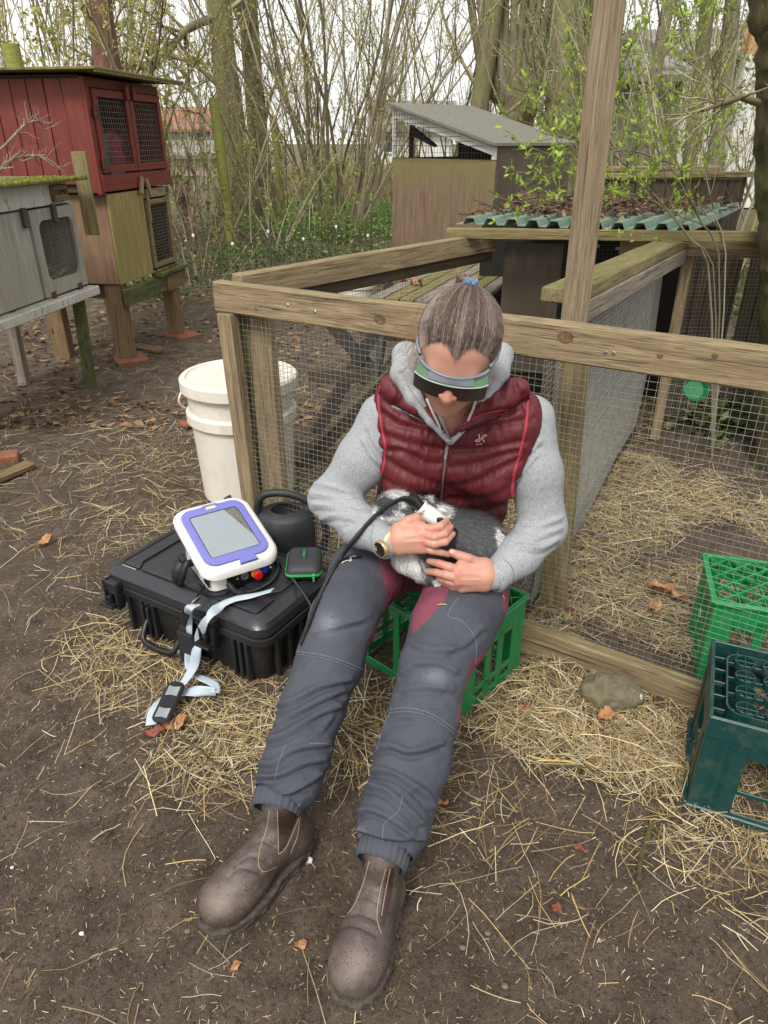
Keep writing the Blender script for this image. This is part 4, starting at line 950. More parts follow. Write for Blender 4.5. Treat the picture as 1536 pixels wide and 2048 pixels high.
tag(tp, 'tall bare timber post rising from the front rail past the top of the picture', 'post')
# big knots in the rail face, slightly sunk
for kx, ky, r_ in ((760, 638, .016), (1131, 674, .017), (512, 618, .006), (1320, 712, .006), (1430, 712, .006)):
    kp = W(kx, ky, Y=2.0); kp = W(kx, ky, Y=float(2.0 * ((FO + FN * -.0375) @ FN) / (np.array([kp.x, kp.y]) @ FN))); s = float((np.array([kp.x, kp.y]) - FO) @ FD); z = kp.z
    fk = frame(FP(s, -.0378, z), (FD[0], FD[1], 0)) @ Matrix.Rotation(math.radians(90), 4, 'X') @ Matrix.Diagonal((1.25, 1, 1, 1)); m = MB(); m.lathe([(r_, -.002), (r_, .0003), (r_ * .85, .0012), (r_ * .72, .0006), (r_ * .4, .0012), (0, .0004)], 22, fk); m.build('knot', M['knot'], RN, auto=30)
# screws in the rails
for s in (0.405, .3, 1.30, 1.32):
    m = MB(); m.lathe([(.0, -.003), (.005, -.003), (.0055, 0), (.004, .0012), (0.0, .0012)], 10, FrM := (frame(FP(s, -.0385, .985 + .01 * math.sin(s * 9)), (FD[0], FD[1], 0)) @ Matrix.Rotation(math.radians(90), 4, 'X'))); m.build('screw', M['metal'], RN)

# ------------------------------------------------------------------ covered shelter at the back of the run
ST = thing('run_shelter', (.6, 3.7, 0), 'dark shelter with corrugated green roof at the back of the run', 'shelter')
zf = W(911, 447, Y=3.6).z; fa = W(911, 447, Y=3.6); fb = W(1381, 462, Y=3.45); bb = W(1480, 417, Y=4.2); ba = W(1075, 412, Y=4.35)
# corrugated sheet
n_w = 11; prof = []
for k in range(n_w * 4 + 1):
    q = k / (n_w * 4); ph = k % 4; z = (0, 0, .028, .028)[ph]; off = (0, .45, 0, .45)[ph] / (n_w * 4) * .9; prof.append((min(1, q + (off if ph in (1, 3) else 0) - .0), z))
V = []; rows = 8
for r_ in range(rows + 1):
    t = r_ / rows; A_ = fa.lerp(ba, t); B_ = fb.lerp(bb, t)
    for (q, z) in prof: p = A_.lerp(B_, q); V.append((p.x, p.y, p.z + z + .002 * math.sin(t * 5 + q * 9)))
npf = len(prof); Fs = [[r_ * npf + i, r_ * npf + i + 1, (r_ + 1) * npf + i + 1, (r_ + 1) * npf + i] for r_ in range(rows) for i in range(npf - 1)]
V2 = [(x, y, z - .004) for x, y, z in V]; nn = len(V)
Fs2 = [[nn + f[3], nn + f[2], nn + f[1], nn + f[0]] for f in Fs]; ed = [[i + 1, i, nn + i, nn + i + 1] for i in range(npf - 1)]
m = MB(); m.add(V + V2, Fs + Fs2 + ed); m.build('corrugated_roof', M['green_sheet'], ST)
beam('front_beam', W(893, 466, Y=3.56), W(1520, 474, Y=3.42), .045, .045, M['wood_mossy'], ST)
beam('under_beam', W(1240, 492, Y=3.6), W(1530, 500, Y=3.5), .04, .07, M['wood'], ST)
bw = lambda nme, xa, xb, Ya, Yb, z0, z1, mat, th=.015: beam(nme, (W(xa, 520, Y=Ya).x, Ya, (z0 + z1) / 2), (W(xb, 520, Y=Yb).x, Yb, (z0 + z1) / 2), th, z1 - z0, mat, ST)
bw('side_board', 1008, 1125, 3.72, 3.68, .35, 1.0, M['ply_dark']); beam('post', (W(992, 520, Y=3.66).x, 3.66, 0), (W(992, 520, Y=3.66).x - .0, 3.66, 1.03), .05, .05, M['wood_dark'], ST)
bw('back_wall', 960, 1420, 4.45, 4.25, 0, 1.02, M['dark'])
def vslats(xa, xb, Y, z0, z1, n, mat, w=.9):
    X0, X1 = W(xa, 560, Y=Y).x, W(xb, 560, Y=Y).x; s = (X1 - X0) / n
    for k in range(n): beam('plank', (X0 + s * (k + .5), Y, z0), (X0 + s * (k + .5), Y, z1), s * w, .018, mat, ST, up=(0, 1, 0))
vslats(1372, 1478, 3.86, .02, .98, 5, M['wood_dark']); vslats(1492, 1600, 3.8, .02, .98, 4, M['wood_dark'])
wire_panel('shelter_mesh', (W(1380, 560, Y=3.74).x, 3.74, .1), (1, -.05, 0), (0, 0, 1), .62, .86, .02, .0009, M['wire'], ST, seed=8)
wire_panel('shelter_mesh', (W(1010, 560, Y=3.62).x, 3.62, .3), (1, -.05, 0), (0, 0, 1), .68, .70, .02, .0008, M['wire_dark'], ST, seed=9)
for (x, y) in ((1190, 492), (1240, 497)):
    m = MB(); m.box(W(x, y, Y=4.15), (.05, .006, .014)); m.build('vent_slot', M['pale_plastic'], ST)
# planked box standing behind the sheet roof
BX = thing('planked_box', W(1340, 400, Y=4.6), 'dark planked box with pale rim behind the corrugated roof', 'box')
xa, xb = W(1208, 380, Y=4.55).x, W(1482, 380, Y=4.55).x; zt_ = W(1300, 352, Y=4.55).z
for k in range(9):
    s = (xb - xa) / 9; beam('plank', (xa + s * (k + .5), 4.55, .0), (xa + s * (k + .5), 4.55, zt_ - .02), s * .93, .02, M['wood_dark'], BX, up=(0, 1, 0))
beam('rim', (xa - .04, 4.54, zt_), (xb + .06, 4.54, zt_ + .01), .05, .03, M['wood_mossy'], BX); beam('rim', (xa - .04, 5.1, zt_ + .02), (xb + .08, 5.1, zt_ + .02), .05, .03, M['wood'], BX)
beam('side_board', (xb + .02, 4.57, zt_ / 2), (xb + .04, 5.08, zt_ / 2), .02, zt_, M['wood_dark'], BX)
beam('back_board', (xa, 5.12, zt_ / 2), (xb, 5.12, zt_ / 2), .02, zt_, M['wood_dark'], BX)
# twigs and leaves gathered on the roof
rng = np.random.default_rng(44); n = 1300; u = np.clip(rng.normal(.42, .24, n), .02, .98); v = np.clip(rng.beta(2.2, 1.2, n), .1, .99)
FA, FB, BA, BB = [np.array(list(q)) for q in (fa, fb, ba, bb)]
pos = lambda u, v: ((FA * (1 - v[:, None]) + BA * v[:, None]) * (1 - u[:, None]) + (FB * (1 - v[:, None]) + BB * v[:, None]) * u[:, None])
C = pos(u, v); C[:, 2] += .03 + rng.random(n) ** 2 * .035 * v; D = rdir(n, rng, 0, .3); Nn = nrm(np.cross(D, rdir(n, rng, 0, .2)))
V, Fq, c = leafmesh(C, D, Nn, rng.uniform(.02, .06, n), rng.uniform(.006, .018, n), BR[rng.integers(0, 5, n)] * rng.uniform(.5, 1, (n, 1)))
tag(mesh_np('roof_leaves', V, Fq, M['litter'], attr={'Col': c}), 'dead leaves heaped on the corrugated roof', kind='stuff')
n = 420; u = np.clip(rng.normal(.36, .24, n), .02, .98); v = np.clip(rng.beta(2.4, 1.2, n), .1, .99); C = pos(u, v); C[:, 2] += .04; D = rdir(n, rng, .12, .25); Ls = rng.uniform(.08, .32, n); K = 5
P = C[:, None] + D[:, None] * Ls[:, None, None] * np.linspace(-.5, .5, K)[None, :, None] + rng.normal(0, .006, (n, K, 3)); V, Fq = tubes(P, rng.uniform(.0012, .0035, n), 3)
c = np.repeat(np.array([hexc('#5a4638'), hexc('#6d5a4a'), hexc('#453629')])[rng.integers(0, 3, n)], K * 3, 0)
tag(mesh_np('roof_twigs', V, Fq, M['twig'], attr={'Col': c}), 'dead twigs tangled on the corrugated roof', kind='stuff')

# ------------------------------------------------------------------ mossy trunk at the right edge
rng = np.random.default_rng(88)
tb = Vector((2.02, 3.28, -.03)); tk = thing('mossy_tree', tb, 'dark mossy tree trunk at the right edge of the run', 'tree')
cpx = [(1600, 940), (1614, 700), (1614, 450), (1612, 200), (1618, 0), (1622, -160)]
pts = [Vector((W(1612, 940, Y=3.28).x, 3.28, -.03))] + [W(x, y, Y=3.28) for x, y in cpx[1:]] + [W(1622, -170, Y=3.28) + Vector((-.1, 0, 2.5))]
trunk_mesh('trunk', pts, [.215, .19, .185, .18, .17, .15], M['bark_moss'], tk, rng, sides=64, n=130, rough=.07, flare=1.5)
m_ = rng.normal
P0 = np.array([[list(W(1515, 205, Y=3.2)), list(W(1480, 195, Y=3.1)), list(W(1440, 208, Y=3.0)), list(W(1405, 222, Y=2.95))]]); R0 = np.linspace(.014, .005, 4)[None]
B1 = grow(P0, R0, np.array([.5]), 12, .6, .9, .2, rng, K=5); B2 = grow(*B1, 4, .5, .9, 0, rng, K=4); np.maximum(B2[1], .0012, out=B2[1])
twigs('branches', [(P0, R0, 7), (B1[0], B1[1], 4), (B2[0], B2[1], 3)], tk, rng)

# leafy shrub leaning over the roof
rng = np.random.default_rng(91)
sb = Vector((W(1470, 720, Y=3.35).x, 3.35, 0))
LS = thing('leafy_shrub', sb, 'spindly shrub with fresh lime green leaves over the corrugated roof', 'shrub')
stems = [[sb, W(1420, 560, Y=3.3), W(1375, 470, Y=3.25), W(1290, 370, Y=3.15), W(1215, 300, Y=3.05), W(1160, 285, Y=3.0)],
         [sb, W(1440, 540, Y=3.35), W(1400, 440, Y=3.3), W(1360, 340, Y=3.25), W(1330, 250, Y=3.2), W(1340, 150, Y=3.2)],
         [sb, W(1430, 560, Y=3.3), W(1380, 480, Y=3.2), W(1320, 410, Y=3.1), W(1230, 380, Y=3.0), W(1120, 370, Y=2.95)],
         [sb, W(1452, 540, Y=3.4), W(1430, 430, Y=3.4), W(1410, 330, Y=3.4), W(1420, 200, Y=3.4), W(1400, 90, Y=3.4)],
         [W(1400, 440, Y=3.3), W(1340, 330, Y=3.3), W(1290, 270, Y=3.3), W(1260, 220, Y=3.3), W(1240, 200, Y=3.3), W(1225, 180, Y=3.3)],
         [W(1350, 330, Y=3.25), W(1260, 300, Y=3.1), W(1210, 310, Y=3.0), W(1180, 330, Y=2.95), W(1140, 320, Y=2.9), W(1105, 345, Y=2.9)]]
Ps = np.stack([smooth_poly(s, 14) for s in stems]); Rs = np.array([.0065, .005, .0045, .004, .004, .004])[:, None] * np.linspace(1, .3, 14)[None]
B1 = grow(Ps, Rs, np.full(6, .8), 13, .42, .8, .15, rng, K=6, t0=.3, wig=.1); B2 = grow(*B1, 3, .45, .8, .2, rng, K=4, t0=.2)
for B in (B1, B2): np.maximum(B[1], .0011, out=B[1])
twigs('stems', [(Ps, Rs, 8)], LS, rng, np.array([hexc('#8f8878'), hexc('#75705a')])); twigs('twigs', [(B1[0], B1[1], 4), (B2[0], B2[1], 3)], LS, rng, np.array([hexc('#7d8045'), hexc('#6f6a4a')]))
# leaf clusters: rosettes at the twig ends
E = np.concatenate([B2[0][:, -1], B1[0][:, -1], B2[0][:, 2]]); T = np.concatenate([nrm(B2[0][:, -1] - B2[0][:, -2]), nrm(B1[0][:, -1] - B1[0][:, -2]), nrm(B2[0][:, 2] - B2[0][:, 1])])
k = 4; n = len(E) * k; C = np.repeat(E, k, 0) + rng.normal(0, .004, (n, 3)); D = nrm(np.repeat(T, k, 0) * .6 + nrm(rng.normal(0, 1, (n, 3))) * .9 + np.array([0, 0, .25]))
Nn = nrm(np.cross(D, nrm(rng.normal(0, 1, (n, 3))))); L_l = rng.uniform(.012, .036, n)
V, Fq, c = leafmesh(C, D, Nn, L_l, L_l * .2, np.array([hexc(q) for q in ('#a5bd48', '#93ae40', '#b6c85c', '#83a03c')])[rng.integers(0, 4, n)] * rng.uniform(.75, 1.05, (n, 1)))
tag(mesh_np('leaves', V, Fq, M['leaf'], LS, attr={'Col': c}), kind='stuff')

# ------------------------------------------------------------------ white barrel
bc = Vector((-.625, 2.98, 0)); BA_ = thing('white_barrel', bc, 'white plastic barrel with lid behind the corner post', 'barrel')
Mx = Matrix.Translation(bc)
m = MB(); m.lathe([(.195, 0), (.205, .01), (.222, .36), (.236, .365), (.240, .37), (.240, .41), (.225, .42), (.228, .50)], 56, Mx); m.build('body', M['barrel'], BA_, auto=35)
m = MB(); m.lathe([(.222, .50), (.247, .502), (.252, .508), (.252, .552), (.244, .560), (.226, .560), (.222, .552), (.20, .5515), (.14, .5535), (.10, .5545), (.098, .552), (.0, .552)], 56, Mx); m.build('lid', M['barrel'], BA_, auto=35)
m = MB(); c_ = [bc + Vector((-.238, -.05, .50)), bc + Vector((-.250, -.07, .47)), bc + Vector((-.252, -.06, .44)), bc + Vector((-.238, -.03, .41))]; m.tube(smooth_poly(c_, 10), .005, 8); m.build('handle', M['barrel'], BA_, smooth=True)

# ------------------------------------------------------------------ watering can
M['can'] = plastic('black_can_plastic', hexc('#26272a'), hexc('#56534c'), .4, .55)
wc = W(572, 1040, z=.225); wc.z = 0; wc.x += .0; WC = thing('watering_can', wc, 'black plastic watering can behind the case', 'watering can'); Mx = Matrix.Translation(wc)
m = MB(); m.lathe([(.085, 0), (.095, .01), (.10, .06), (.098, .20), (.09, .25), (.075, .265), (.052, .268), (.046, .27), (.046, .255), (.0, .10)], 36, Mx @ Matrix.Diagonal((1.12, .95, 1, 1))); m.build('body', M['can'], WC, auto=50)
m = MB(); m.tube(smooth_poly([wc + Vector(v) for v in ((-.085, 0, .10), (-.10, .0, .2), (-.09, -.0, .31), (-.03, -.0, .335), (.05, 0, .32), (.115, 0, .27), (.145, .0, .17), (.10, .0, .03))], 26), .014, 12); m.build('handle', M['can'], WC, smooth=True)
m = MB(); m.tube([wc + Vector(v) for v in ((-.07, -.02, .06), (-.16, .02, .2), (-.215, .04, .30))], [.022, .018, .014], 14); m.tube([W(405, 965, Y=2.2) + Vector((0, 0, 0)), W(402, 962, Y=2.2) + Vector((-.006, .0, .01))], [.001, .001], 3, caps=False); m.build('spout', M['can'], WC, smooth=True)

# ------------------------------------------------------------------ small ground things
M['stone'] = simple('mossy_field_stone', hexc('#7d745c'), hexc('#574f3c'), .95, 30, bump=.9, bd=.006)
def blob(name, c, r, mat, seed, sub=4, amp=.18, parent=None, rot=0, freq=2.2):
    bm = bmesh.new(); bmesh.ops.create_icosphere(bm, subdivisions=sub, radius=1)
    for v in bm.verts:
        d = v.co.normalized(); f = 1 + amp * noise.noise(d * freq * .8 + Vector((seed * 7.1, 0, 0))) + amp * .3 * noise.noise(d * freq * 3 + Vector((seed, 3, 0))) + amp * .10 * noise.noise(d * freq * 9 + Vector((seed, 9, 0))) + amp * .05 * noise.noise(d * freq * 20); v.co = Vector((d.x * r[0], d.y * r[1], d.z * r[2])) * f
    me = bpy.data.meshes.new(name); bm.to_mesh(me); bm.free(); me.materials.append(mat); me.polygons.foreach_set('use_smooth', [True] * len(me.polygons))
    return reg(bpy.data.objects.new(name, me), Matrix.Translation(Vector(c)) @ Matrix.Rotation(rot, 4, 'Z'), parent)
sc_ = W(1222, 1392, z=.03); st = blob('field_stone', (sc_.x, sc_.y + .01, .03), (.090, .06, .058), M['stone'], 6, 5, .16, rot=-.15); tag(st, 'rounded mossy stone lying against the bottom board', 'stone')
M['dropping'] = simple('bird_dropping', hexc('#d6d6d0'), rough=.8, bump=.3)
m = blob('bird_dropping', W(1281, 1398, z=.045), (.004, .004, .018), M['dropping'], 8, 3, .4); tag(m, 'white bird dropping on the end of the stone', 'dropping')
def stick(name, pts, r, mat, label, cat='stick', group=None):
    m = MB(); P = smooth_poly(pts, 14); P[:, 2] += gh(P[:, 0], P[:, 1]); R = np.full(14, r) * (1 + .12 * np.sin(np.arange(14) * 2.1)); m.tube(P, list(R), 9); o = m.build(name, mat, None, smooth=True); return tag(o, label, cat, group)
stick('broken_stick', [W(1098, 1530, z=.008), W(1150, 1540, z=.01), W(1188, 1546, z=.008)], .006, M['bark_moss'], 'short mossy stick with orange end near the crate straw', group='broken sticks on the soil')
stick('broken_stick', [W(1276, 1762, z=.007), W(1282, 1715, z=.009), W(1302, 1650, z=.007)], .006, M['bark_moss'], 'mossy stick pointing towards the dark green crate', group='broken sticks on the soil')
stick('broken_stick', [W(1052, 1514, z=.006), W(1100, 1522, z=.012), W(1150, 1532, z=.012)], .003, simple('yellow_stalk', hexc('#c2a25c'), bump=.2), 'long yellow stalk beside the short mossy stick', group='broken sticks on the soil')
stick('broken_stick', [W(198, 1698, z=.002), W(290, 1672, z=.004), W(385, 1645, z=.002)], .0016, M['wood_dark'], 'thin dark twig lying on bare soil at left', group='broken sticks on the soil')
stick('broken_stick', [W(285, 1470, z=.02) + Vector((.1, 0, 0)), W(440, 1530, z=.01), W(505, 1545, z=.005)], .003, M['wood_dark'], 'dark twig half buried in straw left of the trousers', group='broken sticks on the soil')
for k, (x0_, y0_, x1_, y1_, r_, lb) in enumerate(((0, 955, 62, 928, .02, 'old plank end lying at the left edge of the yard'), (270, 690, 320, 702, .03, 'weathered board offcut lying between the hutch legs'))):
    a_, b_ = W(x0_, y0_, z=.02), W(x1_, y1_, z=.02); tag(beam('board_offcut', a_ - (b_ - a_) * (.5 if k == 0 else 0), b_, .07, .03, M['wood_brown'], b=.006), lb, 'board', 'loose boards on the ground')
bp = W(12, 915, z=.02); tag(slab(bp, .12, .1, .4, 'mossy red brick at the left edge beside the plank end'), None)
m = blob('brick_piece', W(372, 848, z=.02), (.05, .03, .02), M['brick'], 5, 3, .3, rot=-.4); tag(m, 'broken red brick piece beside the barrel', 'brick')
M['bowl_green'] = plastic('green_bowl_plastic', hexc('#0b6637'), hexc('#0b5230'), .3, .35)
gb = W(1386, 780, Y=3.0); m = MB(); m.lathe([(.0, 0), (.045, .004), (.055, .03), (.052, .032), (.042, .01), (0, .008)], 24, Matrix.Translation(gb) @ Matrix.Rotation(math.radians(60), 4, 'X')); o = m.build('green_bowl', M['bowl_green'], None, auto=40)
o.location.y = 0; tag(o, 'small green plastic bowl tipped on its side in the run', 'bowl')
rb_ = W(1440, 828, z=.03); m = MB(); m.lathe([(.10, -.02), (.11, 0), (.105, .05), (.09, .055), (.085, .02), (0, .015)], 28, Matrix.Translation((rb_.x, rb_.y, .0)))
tag(m.build('rubber_bowl', M['can'], None, auto=40), 'dark rubber feeding bowl in the back of the run', 'bowl')
# single fallen leaves
M['leaf_orange'] = simple('orange_dead_leaf', hexc('#b98a5e'), hexc('#8a5f3e'), .8, 30, bump=.4); M['leaf_red'] = simple('red_dead_leaf', hexc('#8f5240'), hexc('#6d3a2c'), .8, 30, bump=.4)
def dead_leaf(x, y, L, w, rz, mat, label, z=.012, seed=0, curl=.3, lobes=5):
    rg = random.Random(seed); nu, nv = 18, 8; V = []
    for i in range(nu + 1):
        u = i / nu; half = w * (math.sin(math.pi * min(1, u * 1.02)) ** .7) * (1 + .16 * math.sin(u * lobes * 6.3 + seed)) * .5
        for j in range(nv + 1):
            v = j / nv * 2 - 1; V.append(((u - .5) * L, v * half, abs(v) ** 1.6 * w * curl + .004 * math.sin(u * 9 + v * 4 + seed) + .16 * w * math.sin(u * 5 + seed) + .0015 * math.sin(v * 20)))
    m = MB(); m.add(V, [[i * (nv + 1) + j, (i + 1) * (nv + 1) + j, (i + 1) * (nv + 1) + j + 1, i * (nv + 1) + j + 1] for i in range(nu) for j in range(nv)])
    p = W(x, y, z=z); o = m.build('fallen_leaf', mat, None, Matrix.Translation((p.x, p.y, z + float(gh(p.x, p.y)))) @ Matrix.Rotation(rz, 4, 'Z') @ Matrix.Rotation(rg.uniform(-.25, .25), 4, 'X'), smooth=True)
    return tag(o, label, 'leaf', 'fallen leaves on the ground')
dead_leaf(1322, 1182, .10, .07, .1, M['leaf_orange'], 'large pale orange leaf lying in the run straw', .03, 1, .35)
dead_leaf(1356, 1196, .07, .05, 2.3, M['leaf_orange'], 'orange leaf just right of the large pale one', .03, 2)
dead_leaf(1312, 1215, .07, .045, 1.2, M['litter_b'] if 'litter_b' in M else M['leaf_orange'], 'folded tan leaf below the large pale one', .02, 3)
dead_leaf(1147, 1158, .045, .025, .2, M['leaf_orange'], 'small tan leaf near the woman’s elbow'.replace('’', "'"), .02, 4)
dead_leaf(1214, 1436, .055, .04, .15, M['leaf_orange'], 'orange leaf lying just below the mossy stone', .02, 5)
dead_leaf(1135, 1217, .05, .02, -.4, M['leaf_red'], 'thin brown leaf in the straw behind the run post', .02, 6)
dead_leaf(1245, 1280, .035, .022, .9, M['leaf_red'], 'small reddish leaf midway along the bottom board', .03, 7)
dead_leaf(1056, 1412, .035, .02, .5, M['leaf_red'], 'small reddish leaf left of the mossy stone', .012, 8)
dead_leaf(350, 1452, .07, .045, .5, M['leaf_orange'], 'crumpled tan leaf under the end of the grey strap', .012, 9)
dead_leaf(308, 1466, .06, .03, .1, M['leaf_red'], 'torn brown leaf left of the strap end', .012, 10)
dead_leaf(472, 1938, .028, .013, .7, M['leaf_orange'], 'small tan leaf between the two boots', .006, 11)
dead_leaf(1113, 1822, .026, .018, -.6, M['leaf_red'], 'small reddish leaf on bare soil right of the boots', .008, 12)
dead_leaf(1160, 1700, .035, .010, -.4, M['leaf_red'], 'narrow curled red leaf near the mossy stick', .006, 13)
dead_leaf(885, 1607, .03, .012, .1, M['leaf_orange'], 'thin tan leaf right of the trouser leg', .006, 14)
dead_leaf(600, 1893, .03, .02, .4, M['leaf_orange'], 'pale leaf fragment between boots, near the bent straw', .004, 15)
dead_leaf(90, 1085, .07, .05, .8, M['leaf_orange'], 'brown maple leaf in the straw at the left edge', .015, 16)
dead_leaf(620, 1722, .016, .010, .8, M['dropping'], 'tiny white paper scrap behind the left boot', .004, 17)
for k, (x, y, s) in enumerate(((1010, 1972, .007), (163, 1867, .005), (1420, 1770, .006), (925, 1895, .007), (975, 1866, .006), (24, 1735, .004), (375, 1862, .007))):
    p = W(x, y, z=.004); tag(blob('pebble', p, (s, s * .8, s * .6), M['stone'] if k not in (1, 5) else M['dropping'], k, 3, .3), ['brown pebble in the lower right soil', 'white crumb in the lower left soil', 'dark pebble below the dark green crate', 'dark pebble right of the right boot toe', 'brown nut shell on the soil right of the boots', 'white pebble at the left edge', 'pebble just left of the left boot toe'][k], 'pebble', 'pebbles on the soil')
# ------------------------------------------------------------------ props: crates, case, device
M['case'] = plastic('black_case_plastic', hexc('#1f2022'), hexc('#3a3834'), .35, .42)
M['black'] = simple('black_plastic', hexc('#18191b'), hexc('#0f1011'), .4, 40, bump=.1)
M['rubber'] = simple('black_rubber', hexc('#1b1b1d'), hexc('#121213'), .55, 60, bump=.1)
def wet(name, c, rough=.35, dirt=None, spec=.5):
    """moulded plastic with fine rain drops on it"""
    t = NT(name); v = t.coord('Object'); vo = t.n.new('ShaderNodeTexVoronoi'); vo.inputs['Scale'].default_value = 230; t.link(v, vo.inputs['Vector'])
    vo2 = t.n.new('ShaderNodeTexVoronoi'); vo2.inputs['Scale'].default_value = 90; t.link(v, vo2.inputs['Vector'])
    dr = t.math('MAXIMUM', t.math('MULTIPLY', t.step(vo.outputs['Distance'], .32, .1), t.step(t.noise(v, 60, 2), .52, .56)), t.step(vo2.outputs['Distance'], .18, .05))
    n1 = t.noise(v, 12, 6, .7); cc = t.mix(t.math('MULTIPLY', t.step(n1, .45, .75), .3), c, dirt or tuple(x * .7 for x in c))
    cc = t.mix(t.math('MULTIPLY', dr, .45), cc, tuple(x * .45 for x in c)); t.col(cc)
    t.rough(t.math('SUBTRACT', rough, t.math('MULTIPLY', dr, rough * .7))); t.bump(dr, .5, .0012); return t.m
M['dev_white'] = wet('device_white_shell', hexc('#d9d8d2'), .35); M['dev_purple'] = wet('device_purple_bezel', hexc('#6e70b4'), .45)
M['case_top'] = wet('case_lid_wet', hexc('#28292d'), .34)
def rr3(hx, hy, r, n=5):
    return rrect(0, 0, hx, hy, r, n)
def loft(levels, cap0=True, cap1=True):
    """levels: list of lists of 3D points"""
    m = MB(); n = len(levels[0]); V = [p for l in levels for p in l]; Fs = []
    for k in range(len(levels) - 1):
        for i in range(n):
            j = (i + 1) % n; Fs.append([k * n + i, k * n + j, (k + 1) * n + j, (k + 1) * n + i])
    if cap0: Fs.append(list(range(n - 1, -1, -1)))
    if cap1: Fs.append([(len(levels) - 1) * n + i for i in range(n)])
    m.add(V, Fs); return m
def rl(hx, hy, r, z, n=6, cx=0, cy=0): return [(x + cx, y + cy, z) for x, y in rr3(hx, hy, r, n)]
# --- hard case
CD = Vector((.862, -.507, 0)).normalized(); CC = Vector((-.528, 1.930, 0)); CF = frame(CC, CD) @ Matrix.Diagonal((1, .93, 1.235, 1))   # local x along the front, y back
CS = thing('hard_case', CC, 'large wet black hard case lying flat under the screen device', 'case')
loft([rl(.285, .165, .04, .002), rl(.29, .17, .045, .01), rl(.305, .182, .045, .125), rl(.305, .182, .045, .14)]).build('body', M['case'], CS, CF, auto=30)
loft([rl(.325, .20, .05, .128), rl(.333, .207, .055, .133), rl(.333, .207, .055, .15), rl(.325, .20, .05, .153)]).build('rim', M['case'], CS, CF, auto=30)
loft([rl(.325, .20, .05, .1535), rl(.33, .204, .052, .158), rl(.328, .202, .052, .178), rl(.318, .192, .048, .188), rl(.285, .165, .035, .198), rl(.283, .163, .034, .1945)]).build('lid', M['case_top'], CS, CF, auto=25)
def pan(name, poly, z0, z1, mat, parent=CS, Fm=CF):
    # bevelled raised panel from polygon
    c = np.mean(poly, 0); inner = [(x + (c[0] - x) * .04, y + (c[1] - y) * .06) for x, y in poly]
    m = loft([[(x, y, z0) for x, y in poly], [(x, y, z1 - .001) for x, y in poly], [(x, y, z1) for x, y in inner]]); return m.build(name, mat, parent, Fm)
pan('lid_panel', [(-.19, -.155), (.10, -.155), (.13, -.125), (.13, -.05), (.24, -.05), (.265, -.02), (.265, .06), (.10, .12), (-.19, .12), (-.21, .09), (-.21, -.12)][::1], .192, .2005, M['case_top'])
pan('lid_panel', [(-.272, -.155), (-.205, -.155), (-.225, -.12), (-.225, .10), (-.2, .155), (-.272, .155)], .192, .200, M['case_top'])
pan('lid_panel', [(.125, -.155), (.272, -.155), (.272, -.065), (.145, -.065), (.145, -.13)], .192, .200, M['case_top'])
pan('lid_panel', [(-.18, .13), (.09, .13), (.26, .075), (.272, .155), (-.18, .155)], .192, .200, M['case_top'])
def bx(m, x0, x1, y0, y1, z0, z1, b=.002): return m.box(((x0 + x1) / 2, (y0 + y1) / 2, (z0 + z1) / 2), (x1 - x0, y1 - y0, z1 - z0), b=b)
for x in [-.26 + .02, -.18, -.155, -.13, .0, .03, .20, .225, .25]:
    m = MB(); bx(m, x - .006, x + .006, -.197, -.176, .012, .124, .003); m.build('rib', M['case'], CS, CF)
for y in [-.12, -.06, .0, .06, .12]:
    for s in (-1, 1):
        m = MB(); bx(m, s * .31 - .008, s * .31 + .008, y - .008, y + .008, .012, .124, .003); m.build('rib', M['case'], CS, CF)
def latch(cx, side='front'):
    Fm = CF if side == 'front' else CF @ Matrix.Translation((-.122, 0, 0)) @ Matrix.Rotation(math.radians(-90), 4, 'Z')
    if side != 'front': cx = 0
    m = MB(); bx(m, cx - .032, cx + .032, -.232, -.196, .142, .168, .003); bx(m, cx - .03, cx - .022, -.236, -.20, .10, .172, .003); bx(m, cx + .022, cx + .03, -.236, -.20, .10, .172, .003)
    m.tube([(cx - .034, -.226, .165), (cx + .034, -.226, .165)], .006, 10); bx(m, cx - .02, cx + .02, -.226, -.196, .085, .14, .003)
    o = m.build('latch', M['case'], CS, Fm, auto=40)
    m = MB(); bx(m, cx - .03, cx + .03, -.262, -.236, .106, .114, .002); bx(m, cx - .008, cx + .008, -.246, -.228, .10, .135, .003); m.build('latch_lever', M['black'], o, Fm, auto=40)
latch(-.27); latch(.135)
hp = [(-.15, -.20, .075), (-.145, -.225, .06), (-.125, -.25, .035), (-.02, -.25, .035), (.0, -.225, .06), (.005, -.20, .075)]
m = MB(); m.tube(smooth_poly(hp, 24), .0095, 12); m.build('handle', M['black'], CS, CF, smooth=True)
for x in (-.15, .005):
    m = MB(); bx(m, x - .016, x - .006, -.212, -.17, .055, .12, .003); bx(m, x + .006, x + .016, -.212, -.17, .055, .12, .003); m.build('handle_hinge', M['case'], CS, CF)
wpr = simple('white_print', hexc('#e4e6ea'), bump=0)
for k in range(8):
    m = MB(); m.box((-.262 + .0075 * k, -.166 + .0, .1995), (.0034, .0042, .0006), b=.0002); m.build('printed_letter', wpr, CS, CF)

